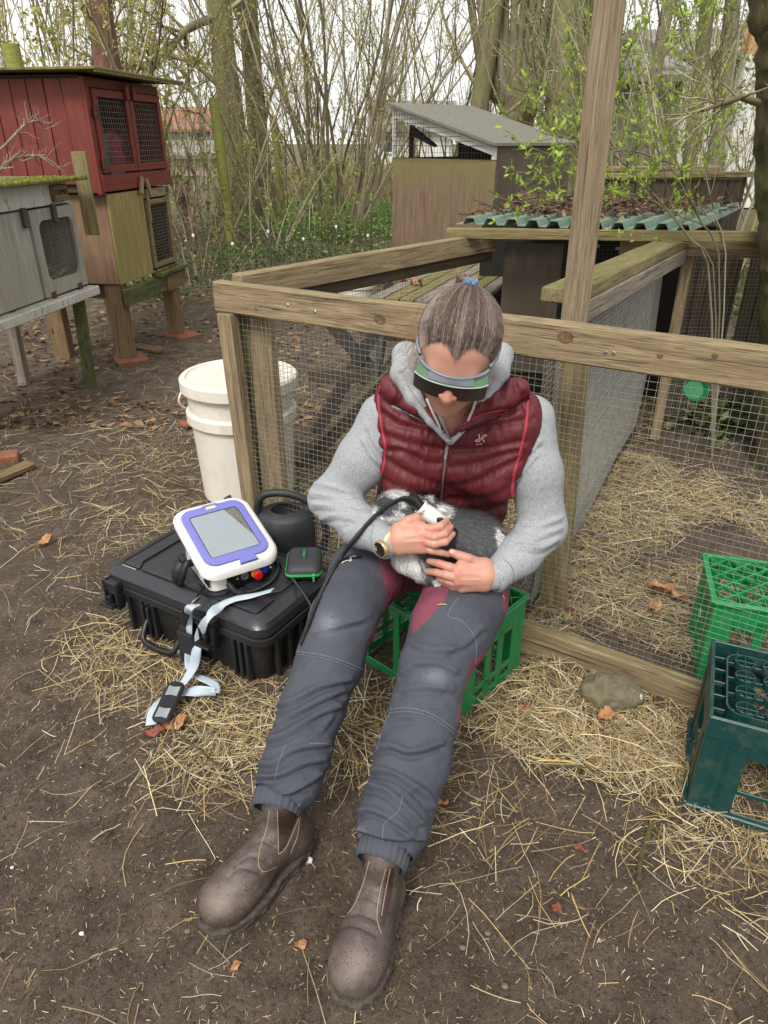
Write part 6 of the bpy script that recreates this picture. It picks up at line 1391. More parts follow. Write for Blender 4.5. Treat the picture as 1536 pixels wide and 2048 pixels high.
def sdf_mesh(prims, h, pad=.012, field=None):
    lo = np.full(3, 1e9); hi = -lo
    B = []
    for p in prims:
        if p[0] == 'c': r = max(p[3], p[4]); a = np.minimum(p[1], p[2]) - r; b = np.maximum(p[1], p[2]) + r
        else: r = p[2] if p[3] is None else np.full(3, p[2].max()); a = p[1] - r; b = p[1] + r
        B.append((a, b))
        if p[6] > 0: lo = np.minimum(lo, a); hi = np.maximum(hi, b)
    lo -= pad; hi += pad; n = np.ceil((hi - lo) / h).astype(int) + 1; G = np.full(n, .05, dtype=np.float32)
    for p, (a, b) in zip(prims, B):
        mg = p[5] + 3 * h; i0 = np.clip(((a - mg - lo) / h).astype(int), 0, n - 1); i1 = np.clip(((b + mg - lo) / h).astype(int) + 2, 1, n)
        X = lo[0] + np.arange(i0[0], i1[0], dtype=np.float32)[:, None, None] * h; Y = lo[1] + np.arange(i0[1], i1[1], dtype=np.float32)[None, :, None] * h; Z = lo[2] + np.arange(i0[2], i1[2], dtype=np.float32)[None, None] * h
        if p[0] == 'c':
            ab = p[2] - p[1]; L2 = (ab ** 2).sum() + 1e-12; dx, dy, dz = X - p[1][0], Y - p[1][1], Z - p[1][2]
            t = np.clip((dx * ab[0] + dy * ab[1] + dz * ab[2]) / L2, 0, 1); d = np.sqrt((dx - ab[0] * t) ** 2 + (dy - ab[1] * t) ** 2 + (dz - ab[2] * t) ** 2) - (p[3] + t * (p[4] - p[3]))
        else:
            dx, dy, dz = X - p[1][0], Y - p[1][1], Z - p[1][2]
            if p[3] is not None: R = p[3]; dx, dy, dz = dx * R[0, 0] + dy * R[1, 0] + dz * R[2, 0], dx * R[0, 1] + dy * R[1, 1] + dz * R[2, 1], dx * R[0, 2] + dy * R[1, 2] + dz * R[2, 2]
            r = p[2]; k0 = np.sqrt((dx / r[0]) ** 2 + (dy / r[1]) ** 2 + (dz / r[2]) ** 2); k1 = np.sqrt((dx / r[0] ** 2) ** 2 + (dy / r[1] ** 2) ** 2 + (dz / r[2] ** 2) ** 2) + 1e-9; d = k0 * (k0 - 1) / k1
        sl = tuple(slice(a_, b_) for a_, b_ in zip(i0, i1)); g = G[sl]; k = max(p[5], 1e-5)
        if p[6] > 0: hh = np.maximum(k - np.abs(g - d), 0) / k; G[sl] = np.minimum(g, d) - hh * hh * k * .25
        else: d = -d; hh = np.maximum(k - np.abs(g - d), 0) / k; G[sl] = np.maximum(g, d) + hh * hh * k * .25
    S = G < 0; cs = [S[a:S.shape[0] - 1 + a, b:S.shape[1] - 1 + b, c:S.shape[2] - 1 + c] for a in (0, 1) for b in (0, 1) for c in (0, 1)]
    cnt = sum(c.astype(np.int8) for c in cs); act = np.argwhere((cnt > 0) & (cnt < 8)); acc = np.zeros((len(act), 3)); w = np.zeros(len(act))
    O = [(a, b, c) for a in (0, 1) for b in (0, 1) for c in (0, 1)]; vals = {o: G[act[:, 0] + o[0], act[:, 1] + o[1], act[:, 2] + o[2]] for o in O}
    for o in O:
        for ax in range(3):
            if o[ax]: continue
            q = list(o); q[ax] = 1; q = tuple(q); a, b = vals[o], vals[q]; m = (a < 0) != (b < 0); t = np.where(m, a / np.where(m, a - b, 1), 0)
            P = np.tile(np.array(o, float), (len(act), 1)); P[:, ax] += t; acc[m] += P[m]; w[m] += 1
    V = lo + (act + acc / w[:, None]) * h; idm = np.full(np.array(S.shape) - 1, -1, dtype=np.int32); idm[act[:, 0], act[:, 1], act[:, 2]] = np.arange(len(act)); Fs = []
    for ax in range(3):
        u, v = (ax + 1) % 3, (ax + 2) % 3; s0 = [slice(None)] * 3; s1 = [slice(None)] * 3; s0[ax] = slice(0, -1); s1[ax] = slice(1, None)
        A, Bb = S[tuple(s0)], S[tuple(s1)]; E = np.argwhere(A != Bb); E = E[(E[:, u] > 0) & (E[:, v] > 0) & (E[:, u] < S.shape[u] - 1) & (E[:, v] < S.shape[v] - 1)]
        du = np.eye(3, dtype=int)[u]; dv = np.eye(3, dtype=int)[v]; q = [E - du - dv, E - dv, E, E - du]; Q = np.stack([idm[tuple(x.T)] for x in q], -1)
        fl = A[tuple(E.T)]; Q[~fl] = Q[~fl][:, ::-1]; Fs.append(Q)
    return V, np.concatenate(Fs)
def relax(V, Fq, it=2, lam=.5):
    E = np.concatenate([Fq[:, [0, 1]], Fq[:, [1, 2]], Fq[:, [2, 3]], Fq[:, [3, 0]]]); n = len(V); c = np.bincount(E[:, 0], minlength=n) + 1e-9
    for _ in range(it):
        A = np.stack([np.bincount(E[:, 0], V[E[:, 1], i], n) for i in range(3)], -1) / c[:, None]; V = V + lam * (A - V)
    return V
def vnorm(V, Fq):
    N = np.cross(V[Fq[:, 2]] - V[Fq[:, 0]], V[Fq[:, 3]] - V[Fq[:, 1]]); out = np.zeros_like(V)
    for c in range(4):
        for i in range(3): out[:, i] += np.bincount(Fq[:, c], N[:, i], len(V))
    return nrm(out)
def PXV(V):
    d = V[:, 1] * cP - (V[:, 2] - CAM_H) * sP; up = V[:, 1] * sP + (V[:, 2] - CAM_H) * cP; return np.stack([768 + F_PX * V[:, 0] / d, 1024 - F_PX * up / d], -1)
def pdist(Q, pts, cut=60):
    """distance in photo pixels from points Q to a polyline, and the signed side"""
    D = np.full(len(Q), 1e3); pts = np.array(pts, float)
    if len(pts) > 2: pts = smooth_poly(np.c_[pts, np.zeros(len(pts))], len(pts) * 5)[:, :2]
    m = (Q[:, 0] > pts[:, 0].min() - cut) & (Q[:, 0] < pts[:, 0].max() + cut) & (Q[:, 1] > pts[:, 1].min() - cut) & (Q[:, 1] < pts[:, 1].max() + cut); q = Q[m]; d = np.full(len(q), 1e3)
    for a, b in zip(pts[:-1], pts[1:]):
        ab = b - a; t = np.clip(((q - a) @ ab) / (ab @ ab + 1e-9), 0, 1); d = np.minimum(d, np.linalg.norm(q - a - t[:, None] * ab, axis=1))
    D[m] = d; return D
def facing(V, N): v = np.array([0, 0, CAM_H]) - V; v = nrm(v); return np.clip((N * v).sum(1) * 3, 0, 1)
def sculpt(V, Fq, strokes):
    """fold strokes: (polyline, width px, height m)"""
    N = vnorm(V, Fq); f = facing(V, N); Q = PXV(V); H = np.zeros(len(V))
    for pts, w, a in strokes: H += a * np.exp(-(pdist(Q, pts, w * 3.5) / w) ** 2)
    return V + N * (H * f)[:, None]
def inpoly(Q, poly, soft=0):
    x, y = Q.T; c = np.zeros(len(Q), bool); n = len(poly)
    for i in range(n):
        x1, y1 = poly[i]; x2, y2 = poly[(i + 1) % n]; m = ((y1 > y) != (y2 > y)) & (x < (x2 - x1) * (y - y1) / (y2 - y1 + 1e-9) + x1); c ^= m
    r = c.astype(float)
    if soft: d = pdist(Q, list(poly) + [poly[0]], 40); r = np.where(c, .5 + .5 * np.clip(d / soft, 0, 1), .5 - .5 * np.clip(d / soft, 0, 1))
    return r
def bvh(V, Fq): return BVHTree.FromPolygons([tuple(v) for v in V], [tuple(f) for f in Fq])
def hit(B, x, y, off=.001):
    D = W(x, y, d=1) - Vector((0, 0, CAM_H)); p, n, i, d = B.ray_cast(Vector((0, 0, CAM_H)), D.normalized())
    return (None, None) if p is None else (p + n * off, n)
def decal(name, B, pts, w, mat, parent, off=.0008, n=24, th=.0012, smoothit=True):
    P = smooth_poly([(x, y, 0) for x, y in pts], n) if smoothit else np.array([(x, y, 0) for x, y in pts]); H = [hit(B, x, y, off) for x, y, _ in P]; H = [h for h in H if h[0] is not None]
    if len(H) < 2: return None
    C = np.array([list(h[0]) for h in H]); Nn = np.array([list(h[1]) for h in H]); T = nrm(np.gradient(C, axis=0)); Sd = nrm(np.cross(T, Nn)) * w / 2
    V = np.stack([C - Sd - Nn * .001, C - Sd * .8 + Nn * th, C + Sd * .8 + Nn * th, C + Sd - Nn * .001], 1); k = len(C); idx = np.arange(k * 4).reshape(k, 4)
    Fq = np.concatenate([np.stack([idx[:-1, j], idx[:-1, j + 1], idx[1:, j + 1], idx[1:, j]], -1) for j in range(3)]); return mesh_np(name, V.reshape(-1, 3), Fq, mat, parent)

# ------------------------------------------------------------------ cloth and skin materials
def cloth(name, base, var, dots=None, mask=None, mcol=None, wear=None, rough=.85, weave=900, spec=.25, heather=None):
    t = NT(name); v = t.coord('Object'); n1 = t.noise(v, 14, 5, .6); c = t.mix(t.math('MULTIPLY', n1, .8), base, var)
    if heather:
        h1 = t.noise(t.coord('Object', (1, 1, .25)), 420, 3, .8); c = t.mix(t.math('MULTIPLY', t.step(h1, .42, .62), .55), c, heather); h2 = t.noise(t.coord('Object', (1, 1, .4)), 260, 2, .7); c = t.mix(t.math('MULTIPLY', t.step(h2, .66, .72), .75), c, tuple(x * .35 for x in base))
    if mask: c = t.mix(t.attr(mask).outputs['Fac'], c, mcol)
    if wear: c = t.mix(t.math('MULTIPLY', t.attr('wear').outputs['Fac'], t.math('ADD', .35, t.noise(v, 40, 5, .7))), c, wear)
    if dots:
        vo = t.n.new('ShaderNodeTexVoronoi'); vo.inputs['Scale'].default_value = 190; t.link(v, vo.inputs['Vector']); dd = t.math('MULTIPLY', t.step(vo.outputs['Distance'], .34, .2), t.step(t.noise(v, 30, 3, .7), .47, .56))
        c = t.mix(t.math('MULTIPLY', dd, .75), c, dots)
    t.col(c); t.rough(rough); t.b.inputs['Specular IOR Level'].default_value = spec; nf = t.noise(v, weave, 2, .6); p = t.bump(t.noise(v, 55, 4, .6), .25, .003); t.bump(nf, .25, .0006, p); return t.m
M['trousers'] = cloth('slate_trousers', hexc('#4c4e56'), hexc('#393b42'), hexc('#2f333d'), 'mask', hexc('#7a3f4d'), hexc('#85878c'))
M['hoodie'] = cloth('grey_hoodie', hexc('#8f9193'), hexc('#7b7d80'), heather=hexc('#b2b4b5'))
M['vest'] = cloth('burgundy_vest', hexc('#601b22'), hexc('#481318'), rough=.56, spec=.4, weave=500)
M['trim'] = simple('vest_trim', hexc('#9b2a3c'), hexc('#8a2032'), .6, 80, bump=.2); M['zip'] = simple('dull_zip', hexc('#5e2a2f'), hexc('#3f2023'), .5, 400, bump=.6); M['zipm'] = simple('grey_zip', hexc('#8f8b88'), hexc('#5c5856'), .4, 500, bump=.8)
M['seam'] = simple('trouser_seam', hexc('#6d7280'), hexc('#4b505c'), .85, 500, bump=.6)
def skin():
    t = NT('skin'); v = t.coord('Object'); n1 = t.noise(v, 22, 5, .6); c = t.mix(t.math('MULTIPLY', n1, .6), hexc('#be927d'), hexc('#a67863'))
    c = t.mix(t.attr('red').outputs['Fac'], c, hexc('#b25a4f')); c = t.mix(t.math('MULTIPLY', t.step(t.noise(v, 240, 3, .7), .6, .7), .15), c, hexc('#8d5443'))
    t.col(c); t.rough(.5); t.b.inputs['Subsurface Weight'].default_value = .18; t.b.inputs['Subsurface Radius'].default_value = (.012, .005, .003); t.b.inputs['Subsurface Scale'].default_value = .5
    t.bump(t.noise(v, 420, 3, .7), .18, .0006); return t.m
M['skin'] = skin()
def boot_mat():
    t = NT('worn_brown_leather'); v = t.coord('Object'); n1 = t.noise(v, 24, 6, .7); c = t.mix(n1, hexc('#352b28'), hexc('#51453f'))
    c = t.mix(t.math('MULTIPLY', t.attr('wear').outputs['Fac'], t.math('ADD', .3, t.noise(v, 45, 6, .7))), c, hexc('#74615a')); 
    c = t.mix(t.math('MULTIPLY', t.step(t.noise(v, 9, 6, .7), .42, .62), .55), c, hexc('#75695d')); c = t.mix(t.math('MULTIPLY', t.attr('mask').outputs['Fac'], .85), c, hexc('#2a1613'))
    vo = t.n.new('ShaderNodeTexVoronoi'); vo.inputs['Scale'].default_value = 210; t.link(v, vo.inputs['Vector']); dd = t.math('MULTIPLY', t.step(vo.outputs['Distance'], .36, .2), t.step(t.noise(v, 35, 3, .7), .44, .54)); c = t.mix(t.math('MULTIPLY', dd, .8), c, hexc('#1d1817'))
    t.col(c); t.rough(t.math('SUBTRACT', .55, t.math('MULTIPLY', dd, .3))); p = t.bump(t.noise(v, 30, 6, .7), .5, .004); t.bump(t.noise(v, 260, 4, .7), .4, .0012, p); return t.m
M['boot'] = boot_mat(); M['sole'] = simple('muddy_rubber_sole', hexc('#5b5248'), hexc('#2c2724'), .9, 60, bump=.9, bd=.004); M['stitch'] = simple('pale_stitching', hexc('#a58a70'), rough=.8, bump=0)

PE = thing('person', (.15, 1.74, 0), 'woman in burgundy vest and grey hoodie sitting on a crate holding a rabbit', 'person')
# joints
hipR, hipL = Vector((.07, 1.76, .40)), Vector((.255, 1.71, .395)); kneeR, kneeL = W(666, 1232, d=1.73), W(868, 1328, d=1.60)
SR, SL = W(772, 838, d=1.735), W(1058, 842, d=1.685); ER, EL = W(664, 998, d=1.80), W(1086, 1056, d=1.75); WR, WL = W(776, 1082, d=1.665), W(992, 1152, d=1.67)
NB = Vector((.165, 1.60, .925)); HC = W(914, 701, d=1.43)
yv = Vector((.2, .835, .51)).normalized(); xv = Vector((.955, -.15, -.15)); xv = (xv - yv * xv.dot(yv)).normalized(); zv = xv.cross(yv); HM = Matrix((xv, yv, zv)).transposed().to_4x4(); HM.translation = HC
hR = np.array(HM.to_3x3()); Hh = lambda x, y, z: HM @ Vector((x, y, z))
def he(c, r, k=.012, s=1): return ell(Hh(*c), r, hR, k, s)
def hc(a, b, ra, rb, k=.008, s=1): return cone(Hh(*a), Hh(*b), ra, rb, k, s)

# --- body: head and neck
face = [he((0, .018, .028), (.074, .094, .084)), he((0, -.028, -.035), (.056, .062, .075), .02), he((0, -.066, -.100), (.026, .024, .019), .02), he((0, -.060, -.070), (.04, .03, .03), .02), he((.033, -.058, -.034), (.026, .026, .030), .02), he((-.033, -.058, -.034), (.026, .026, .030), .02),
        he((0, -.030, .038), (.063, .051, .052), .03), hc((0, -.080, .012), (0, -.107, -.026), .007, .0105, .014), he((.0115, -.098, -.026), (.008, .010, .007), .006), he((-.0115, -.098, -.026), (.008, .010, .007), .006), hc((-.032, -.074, .016), (.032, -.074, .016), .010, .010, .03),
        hc((-.020, -.083, -.056), (0, -.0955, -.053), .005, .0068, .004), hc((.020, -.083, -.056), (0, -.0955, -.053), .005, .0068, .004), hc((-.014, -.082, -.0615), (.014, -.082, -.0615), .0055, .0055, .003), he((0, -.086, -.062), (.010, .006, .0055), None or .003),
        he((0, -.070, -.080), (.018, .012, .010), .012), he((.030, -.078, .0), (.016, .012, .011), .006), he((-.030, -.078, .0), (.016, .012, .011), .006), hc((.014, -.095, -.057), (-.014, -.095, -.057), .0012, .0012, .002, -1),
        he((.075, .012, -.005), (.007, .018, .030), .006), he((-.075, .012, -.005), (.007, .018, .030), .006), he((.081, .010, -.003), (.004, .011, .020), .003, -1), he((-.081, .010, -.003), (.004, .011, .020), .003, -1)]
neck = [cone(Hh(0, .03, -.05), NB + Vector((0, .0, .0)), .052, .058, .03)]
V1, F1 = sdf_mesh(face + neck + [cone(NB, NB + Vector((0, .02, -.1)), .058, .07)], .0022)
V1 = relax(V1, F1, 2); L1 = (V1 - np.array(HC)) @ hR
redv = .28 * np.exp(-(((L1 - [0, -.115, -.024]) / [.018, .018, .018]) ** 2).sum(1)) + .25 * np.exp(-(((L1 - [.035, -.08, -.035]) / .025) ** 2).sum(1)) + .25 * np.exp(-(((L1 - [-.035, -.08, -.035]) / .025) ** 2).sum(1)) + .7 * np.exp(-(((L1 - [0, -.09, -.057]) / [.02, .014, .0085]) ** 2).sum(1)) + .1
# --- body: trunk, arms, legs below the clothes
sh = .82
trunk = [ell((.155, 1.75, .46), (.145, .11, .12), None, .04), ell((.16, 1.73, .6), (.13, .10, .13), None, .04), ell((.165, 1.68, .77), (.145, .095, .14), None, .04), cone(SR, SL, .045, .045, .04), cone(NB, NB + Vector((0, .06, -.14)), .05, .09, .03)]
limbs = chain([SR, ER, WR], [.042, .036, .024]) + chain([SL, EL, WL], [.042, .036, .024])
ankR, ankL = Vector((-.224, 1.05, .10)), Vector((-.004, .93, .10))
limbs += chain([hipR, kneeR + Vector((0, .02, -.02)), ankR, ankR + Vector((-.08, -.12, -.05))], [.075, .05, .030, .022], .02) + chain([hipL, kneeL + Vector((0, .02, -.02)), ankL, ankL + Vector((-.035, -.13, -.05))], [.075, .05, .030, .022], .02)
V2, F2 = sdf_mesh(trunk + limbs, .008)
# --- body: hands
wd = lambda pts, d: [W(x, y, d=dd) for (x, y), dd in zip(pts, d)]
def finger(pts, d, rs): return chain(wd(pts, d), rs, .002)
hand_r = [cone(WR + Vector((-.012, .0, .0)), W(800, 1078, d=1.652), .026, .026, .01)]
pk = wd([(842, 1054), (846, 1068), (846, 1081), (846, 1096)], [1.634, 1.628, 1.628, 1.636]); pw = wd([(798, 1058), (797, 1070), (797, 1083), (799, 1096)], [1.648, 1.64, 1.64, 1.648])
for a, b in zip(pw, pk): hand_r.append(cone(a, b, .017, .0125, .012))
hand_r += [cone(pw[0], pk[3], .014, .011, .01), cone(pw[3], pk[0], .014, .011, .01)]
hand_r += finger([(842, 1055), (862, 1058), (881, 1052), (893, 1042)], [1.634, 1.620, 1.622, 1.640], [.0115, .0102, .0092, .0080])
hand_r += finger([(846, 1069), (868, 1074), (889, 1068), (901, 1054)], [1.628, 1.612, 1.616, 1.640], [.0115, .0102, .0092, .0080])
hand_r += finger([(846, 1082), (868, 1088), (890, 1084), (905, 1068)], [1.628, 1.614, 1.618, 1.642], [.0112, .0098, .0088, .0076])
hand_r += finger([(846, 1095), (864, 1101), (882, 1105), (897, 1109)], [1.636, 1.630, 1.636, 1.648], [.0105, .0090, .0080, .0070])
hand_r += finger([(802, 1056), (818, 1042), (832, 1036), (846, 1041)], [1.648, 1.642, 1.645, 1.662], [.017, .0135, .0115, .0095])
V3, F3 = sdf_mesh(hand_r, .0016); V3 = relax(V3, F3, 2)
hand_l = [cone(WL, W(974, 1150, d=1.652), .026, .027, .01)]
lk = wd([(922, 1132), (916, 1148), (917, 1163), (924, 1174)], [1.640, 1.630, 1.634, 1.650]); lw = wd([(968, 1132), (968, 1146), (968, 1158), (968, 1168)], [1.655, 1.645, 1.645, 1.655])
for a, b in zip(lw, lk): hand_l.append(cone(a, b, .018, .0125, .012))
hand_l += [cone(lw[0], lk[3], .015, .011, .01), cone(lw[3], lk[0], .015, .011, .01), cone(lw[0], W(950, 1128, d=1.65), .018, .016, .01)]
hand_l += finger([(958, 1130), (938, 1118), (919, 1111), (903, 1105)], [1.652, 1.640, 1.640, 1.646], [.017, .0125, .0108, .0092])
hand_l += finger([(920, 1141), (899, 1134), (878, 1127), (859, 1122)], [1.636, 1.630, 1.640, 1.662], [.0118, .0104, .0092, .0078])
hand_l += finger([(916, 1156), (893, 1150), (874, 1145), (857, 1143)], [1.632, 1.634, 1.650, 1.674], [.0118, .0104, .0092, .0078])
hand_l += finger([(918, 1168), (897, 1162), (879, 1157)], [1.640, 1.646, 1.668], [.0112, .0096, .0082]); hand_l += finger([(926, 1176), (906, 1173), (890, 1167)], [1.652, 1.664, 1.685], [.0100, .0086, .0074])
V4, F4 = sdf_mesh(hand_l, .0016); V4 = relax(V4, F4, 2)
crs = [([(861, 1052), (863, 1064)], 1.5, -.0008), ([(867, 1068), (869, 1080)], 1.5, -.0008), ([(867, 1083), (869, 1094)], 1.5, -.0008), ([(881, 1047), (884, 1058)], 1.4, -.0007), ([(889, 1062), (892, 1074)], 1.4, -.0007), ([(890, 1078), (893, 1090)], 1.4, -.0007), ([(812, 1074), (844, 1069)], 2.5, .0010), ([(812, 1084), (844, 1083)], 2.5, .0009), ([(808, 1062), (840, 1056)], 2.5, .0009)]
V3 = sculpt(V3, F3, crs); V4 = sculpt(V4, F4, [([(898, 1128), (901, 1139)], 1.5, -.0008), ([(893, 1144), (895, 1156)], 1.5, -.0008), ([(936, 1112), (940, 1124)], 1.6, -.0007), ([(922, 1146), (958, 1150)], 2.5, .0009), ([(922, 1160), (958, 1160)], 2.5, .0009), ([(934, 1140), (962, 1140)], 2.5, .0008)])
def redhand(V, pts): Q = PXV(V); r = np.full(len(V), .12); 
_q3 = PXV(V3); _q4 = PXV(V4)
red3 = .12 + sum(.45 * np.exp(-(((_q3 - p) / 7) ** 2).sum(1)) for p in ((833, 1063), (846, 1070), (866, 1061), (848, 1084), (897, 1046), (904, 1062), (846, 1097)))
red4 = .15 + sum(.45 * np.exp(-(((_q4 - p) / 7) ** 2).sum(1)) for p in ((918, 1145), (916, 1158), (922, 1170), (903, 1106), (880, 1128), (940, 1118)))
allV = [V1, V2, V3, V4]; allF = [F1, F2, F3, F4]; o_ = 0; FF = []
for v, f in zip(allV, allF): FF.append(f + o_); o_ += len(v)
mesh_np('body', np.concatenate(allV), np.concatenate(FF), M['skin'], PE, smooth=True, attr={'red': np.concatenate([redv, np.zeros(len(V2)), red3, red4])})
BH = bvh(V4, F4)
for (x, y, B_, dx) in ((905, 1104, BH, 0),):
    p, n_ = hit(B_, x, y, .0002)
    if p: m = MB(); m.box((0, 0, 0), (.0135, .0095, .0016), b=.0007); m.build('thumb_nail', simple('finger_nail', hexc('#dba79c'), rough=.25, bump=0), PE, frame(p, W(899, 1103, d=1.64) - W(919, 1111, d=1.64), n_))

# --- trousers
tr_ = [ell((.155, 1.76, .43), (.185, .135, .125), None, .05)]
tr_ += chain([hipR] + wd([(732, 1150), (686, 1238), (661, 1318), (623, 1418), (598, 1500), (575, 1566), (560, 1592)], [1.86, 1.73, 1.695, 1.64, 1.585, 1.545, 1.528]), [.105, .094, .080, .079, .072, .070, .067, .050], .02)
tr_ += chain([hipL] + wd([(930, 1200), (900, 1262), (869, 1332), (849, 1420), (824, 1520), (800, 1600), (785, 1650), (772, 1692)], [1.775, 1.69, 1.605, 1.57, 1.52, 1.473, 1.44, 1.414]), [.108, .104, .096, .076, .075, .078, .070, .072, .048], .02)
tr_ += [cone(hipR, hipL, .10, .10, .04)]
VT, FT = sdf_mesh(tr_, .0036); VT = relax(VT, FT, 2)
Z5 = lambda l: [(380 + x / 2.2588, 1150 + y / 2.2588) for x, y in l]
S_ = []
def fold(l, w=8, a=.0095, z=Z5): S_.append((z(l), w, a)); S_.append((z([(x, y + w * 2.9) for x, y in l]), w * .8, -a * .8))
for l in ([(390, 590), (480, 560), (600, 500), (720, 470)], [(365, 680), (470, 630), (600, 560), (690, 520)], [(330, 745), (430, 720), (560, 640), (660, 590)], [(305, 850), (380, 850), (470, 790), (620, 760)], [(300, 910), (400, 905), (520, 850), (600, 830)], [(320, 960), (430, 985), (540, 935), (580, 900)],
          [(830, 790), (900, 770), (1000, 800), (1130, 760)], [(815, 880), (900, 890), (1000, 950), (1090, 1050)], [(790, 950), (870, 965), (950, 1030), (1040, 1120)], [(735, 1085), (800, 1060), (890, 1090), (1000, 1170)], [(760, 1150), (860, 1175), (960, 1190), (1050, 1190)], [(1020, 960), (1080, 1010), (1100, 1080)]): fold(l)
for l in ([(960, 440), (1020, 400), (1120, 400), (1200, 440)], [(950, 520), (1060, 505), (1180, 520)], [(990, 300), (1060, 330), (1180, 340)], [(560, 260), (640, 240), (780, 200)], [(1180, 340), (1260, 300), (1320, 240)], [(700, 560), (640, 640), (600, 700)], [(860, 700), (920, 650), (1000, 640)], [(1150, 520), (1200, 600), (1210, 680)]): fold(l, 8, .0055)
for l in ([(480, 350), (600, 368), (700, 398), (785, 435)], [(905, 612), (1000, 610), (1100, 640), (1200, 715)]): S_.append((Z5(l), 2.5, .0022)); S_.append((Z5([(x, y + 12) for x, y in l]), 3, -.002))
for l in ([(300, 965), (380, 985), (450, 1010), (540, 990)], [(765, 1180), (860, 1205), (990, 1240)]): S_.append((Z5(l), 4, -.006))
VT = sculpt(VT, FT, S_); NT_ = vnorm(VT, FT); VT = VT + NT_ * (.004 * n3(VT + [0, 0, 3], 16) + .003 * n3(VT * [1, 1, 1.6] + [5, 0, 0], 34) + .0012 * n3(VT, 80))[:, None]
for ca, cb in ((W(575, 1566, d=1.545), W(560, 1592, d=1.528)), (W(785, 1650, d=1.44), W(772, 1692, d=1.414))):   # open trouser ends
    ax_ = np.array((cb - ca).normalized()); rel = VT - np.array(cb); FT = FT[~(((rel @ ax_ > .008) & (np.linalg.norm(rel, axis=1) < .09))[FT].any(1))]
QT = PXV(VT); mk = np.maximum(inpoly(QT, [(758, 1108), (800, 1140), (842, 1150), (842, 1200), (800, 1228), (770, 1262), (738, 1300), (742, 1270), (768, 1225), (772, 1185), (762, 1145)], 1.5), inpoly(QT, [(836, 1150), (905, 1160), (888, 1200), (862, 1232), (832, 1262), (824, 1265), (826, 1215)], 1.5))
mk = np.maximum(mk, np.maximum(inpoly(QT, [(1002, 1180), (1030, 1170), (1030, 1230), (1010, 1230)], 1.5), inpoly(QT, [(940, 1325), (975, 1300), (965, 1350), (920, 1450), (914, 1440)], 1.5)))
we = .55 * np.exp(-(((QT - [655, 1248]) / [22, 22]) ** 2).sum(1)) + .5 * np.exp(-(((QT - [872, 1352]) / [26, 15]) ** 2).sum(1)) + .3 * np.exp(-(((QT - [720, 1660]) / [12, 12]) ** 2).sum(1)); we *= facing(VT, NT_)
tro = mesh_np('trousers', VT, FT, M['trousers'], PE, smooth=True, attr={'mask': mk, 'wear': we}); BT = bvh(VT, FT)
for l in ([(480, 345), (600, 362), (700, 392), (785, 430)], [(482, 357), (600, 376), (698, 406), (780, 443)], [(905, 606), (1000, 602), (1100, 632), (1205, 705)], [(903, 622), (1000, 618), (1100, 648), (1200, 722)], [(1215, 100), (1165, 180), (1230, 210), (1290, 290), (1290, 400)], [(430, 770), (400, 850), (385, 920)], [(540, 760), (630, 765), (640, 790)], [(960, 1000), (940, 1070), (880, 1120), (870, 1190)], [(300, 1040), (380, 1062), (470, 1058), (500, 1030)], [(765, 1240), (850, 1290), (950, 1320)], [(905, 620), (870, 700), (840, 800)]): decal('seam', BT, Z5(l), .0022, M['seam'], tro, .0003, 28, .0007)
o = decal('thigh_label', BT, [(676, 1129), (690, 1121), (722, 1117)], .016, M['rubber'], tro, .001, 12, .0015)
for l in ([(684, 1127), (692, 1123), (703, 1121)], [(700, 1117), (704, 1121), (699, 1124)], [(701, 1116), (706, 1114), (712, 1113)]): decal('label_mark', BT, l, .0014, wpr, tro, .0028, 8, .0006)
# cuffs: gathered elastic band
M['cuff'] = cloth('trouser_cuff', hexc('#505259'), hexc('#3a3c43'))
def ring_along(name, c, ax, r, hgt, mat, parent, gathers=22, amp=.0018, rx=1.0):
    m = MB(); fr = frame(c, ax) @ Matrix.Rotation(math.radians(90), 4, 'Y'); n = 88; lv = []
    for z, s in ((-hgt / 2, -.004), (-hgt / 2, .0), (-hgt * .2, .002), (hgt * .2, .002), (hgt / 2, .0), (hgt / 2, -.004)):
        lv.append([((r + s + amp * math.sin(i / n * 2 * math.pi * gathers + math.sin(z * 90))) * math.cos(i / n * 2 * math.pi) * rx, (r + s + amp * math.sin(i / n * 2 * math.pi * gathers)) * math.sin(i / n * 2 * math.pi), z) for i in range(n)])
    return loft(lv, False, False).build(name, mat, parent, fr, smooth=True)
ring_along('cuff', W(557, 1602, d=1.523), W(566, 1568, d=1.545) - W(552, 1618, d=1.515), .0515, .042, M['cuff'], tro); ring_along('cuff', W(767, 1706, d=1.408), W(778, 1672, d=1.43) - W(763, 1722, d=1.40), .0505, .042, M['cuff'], tro)

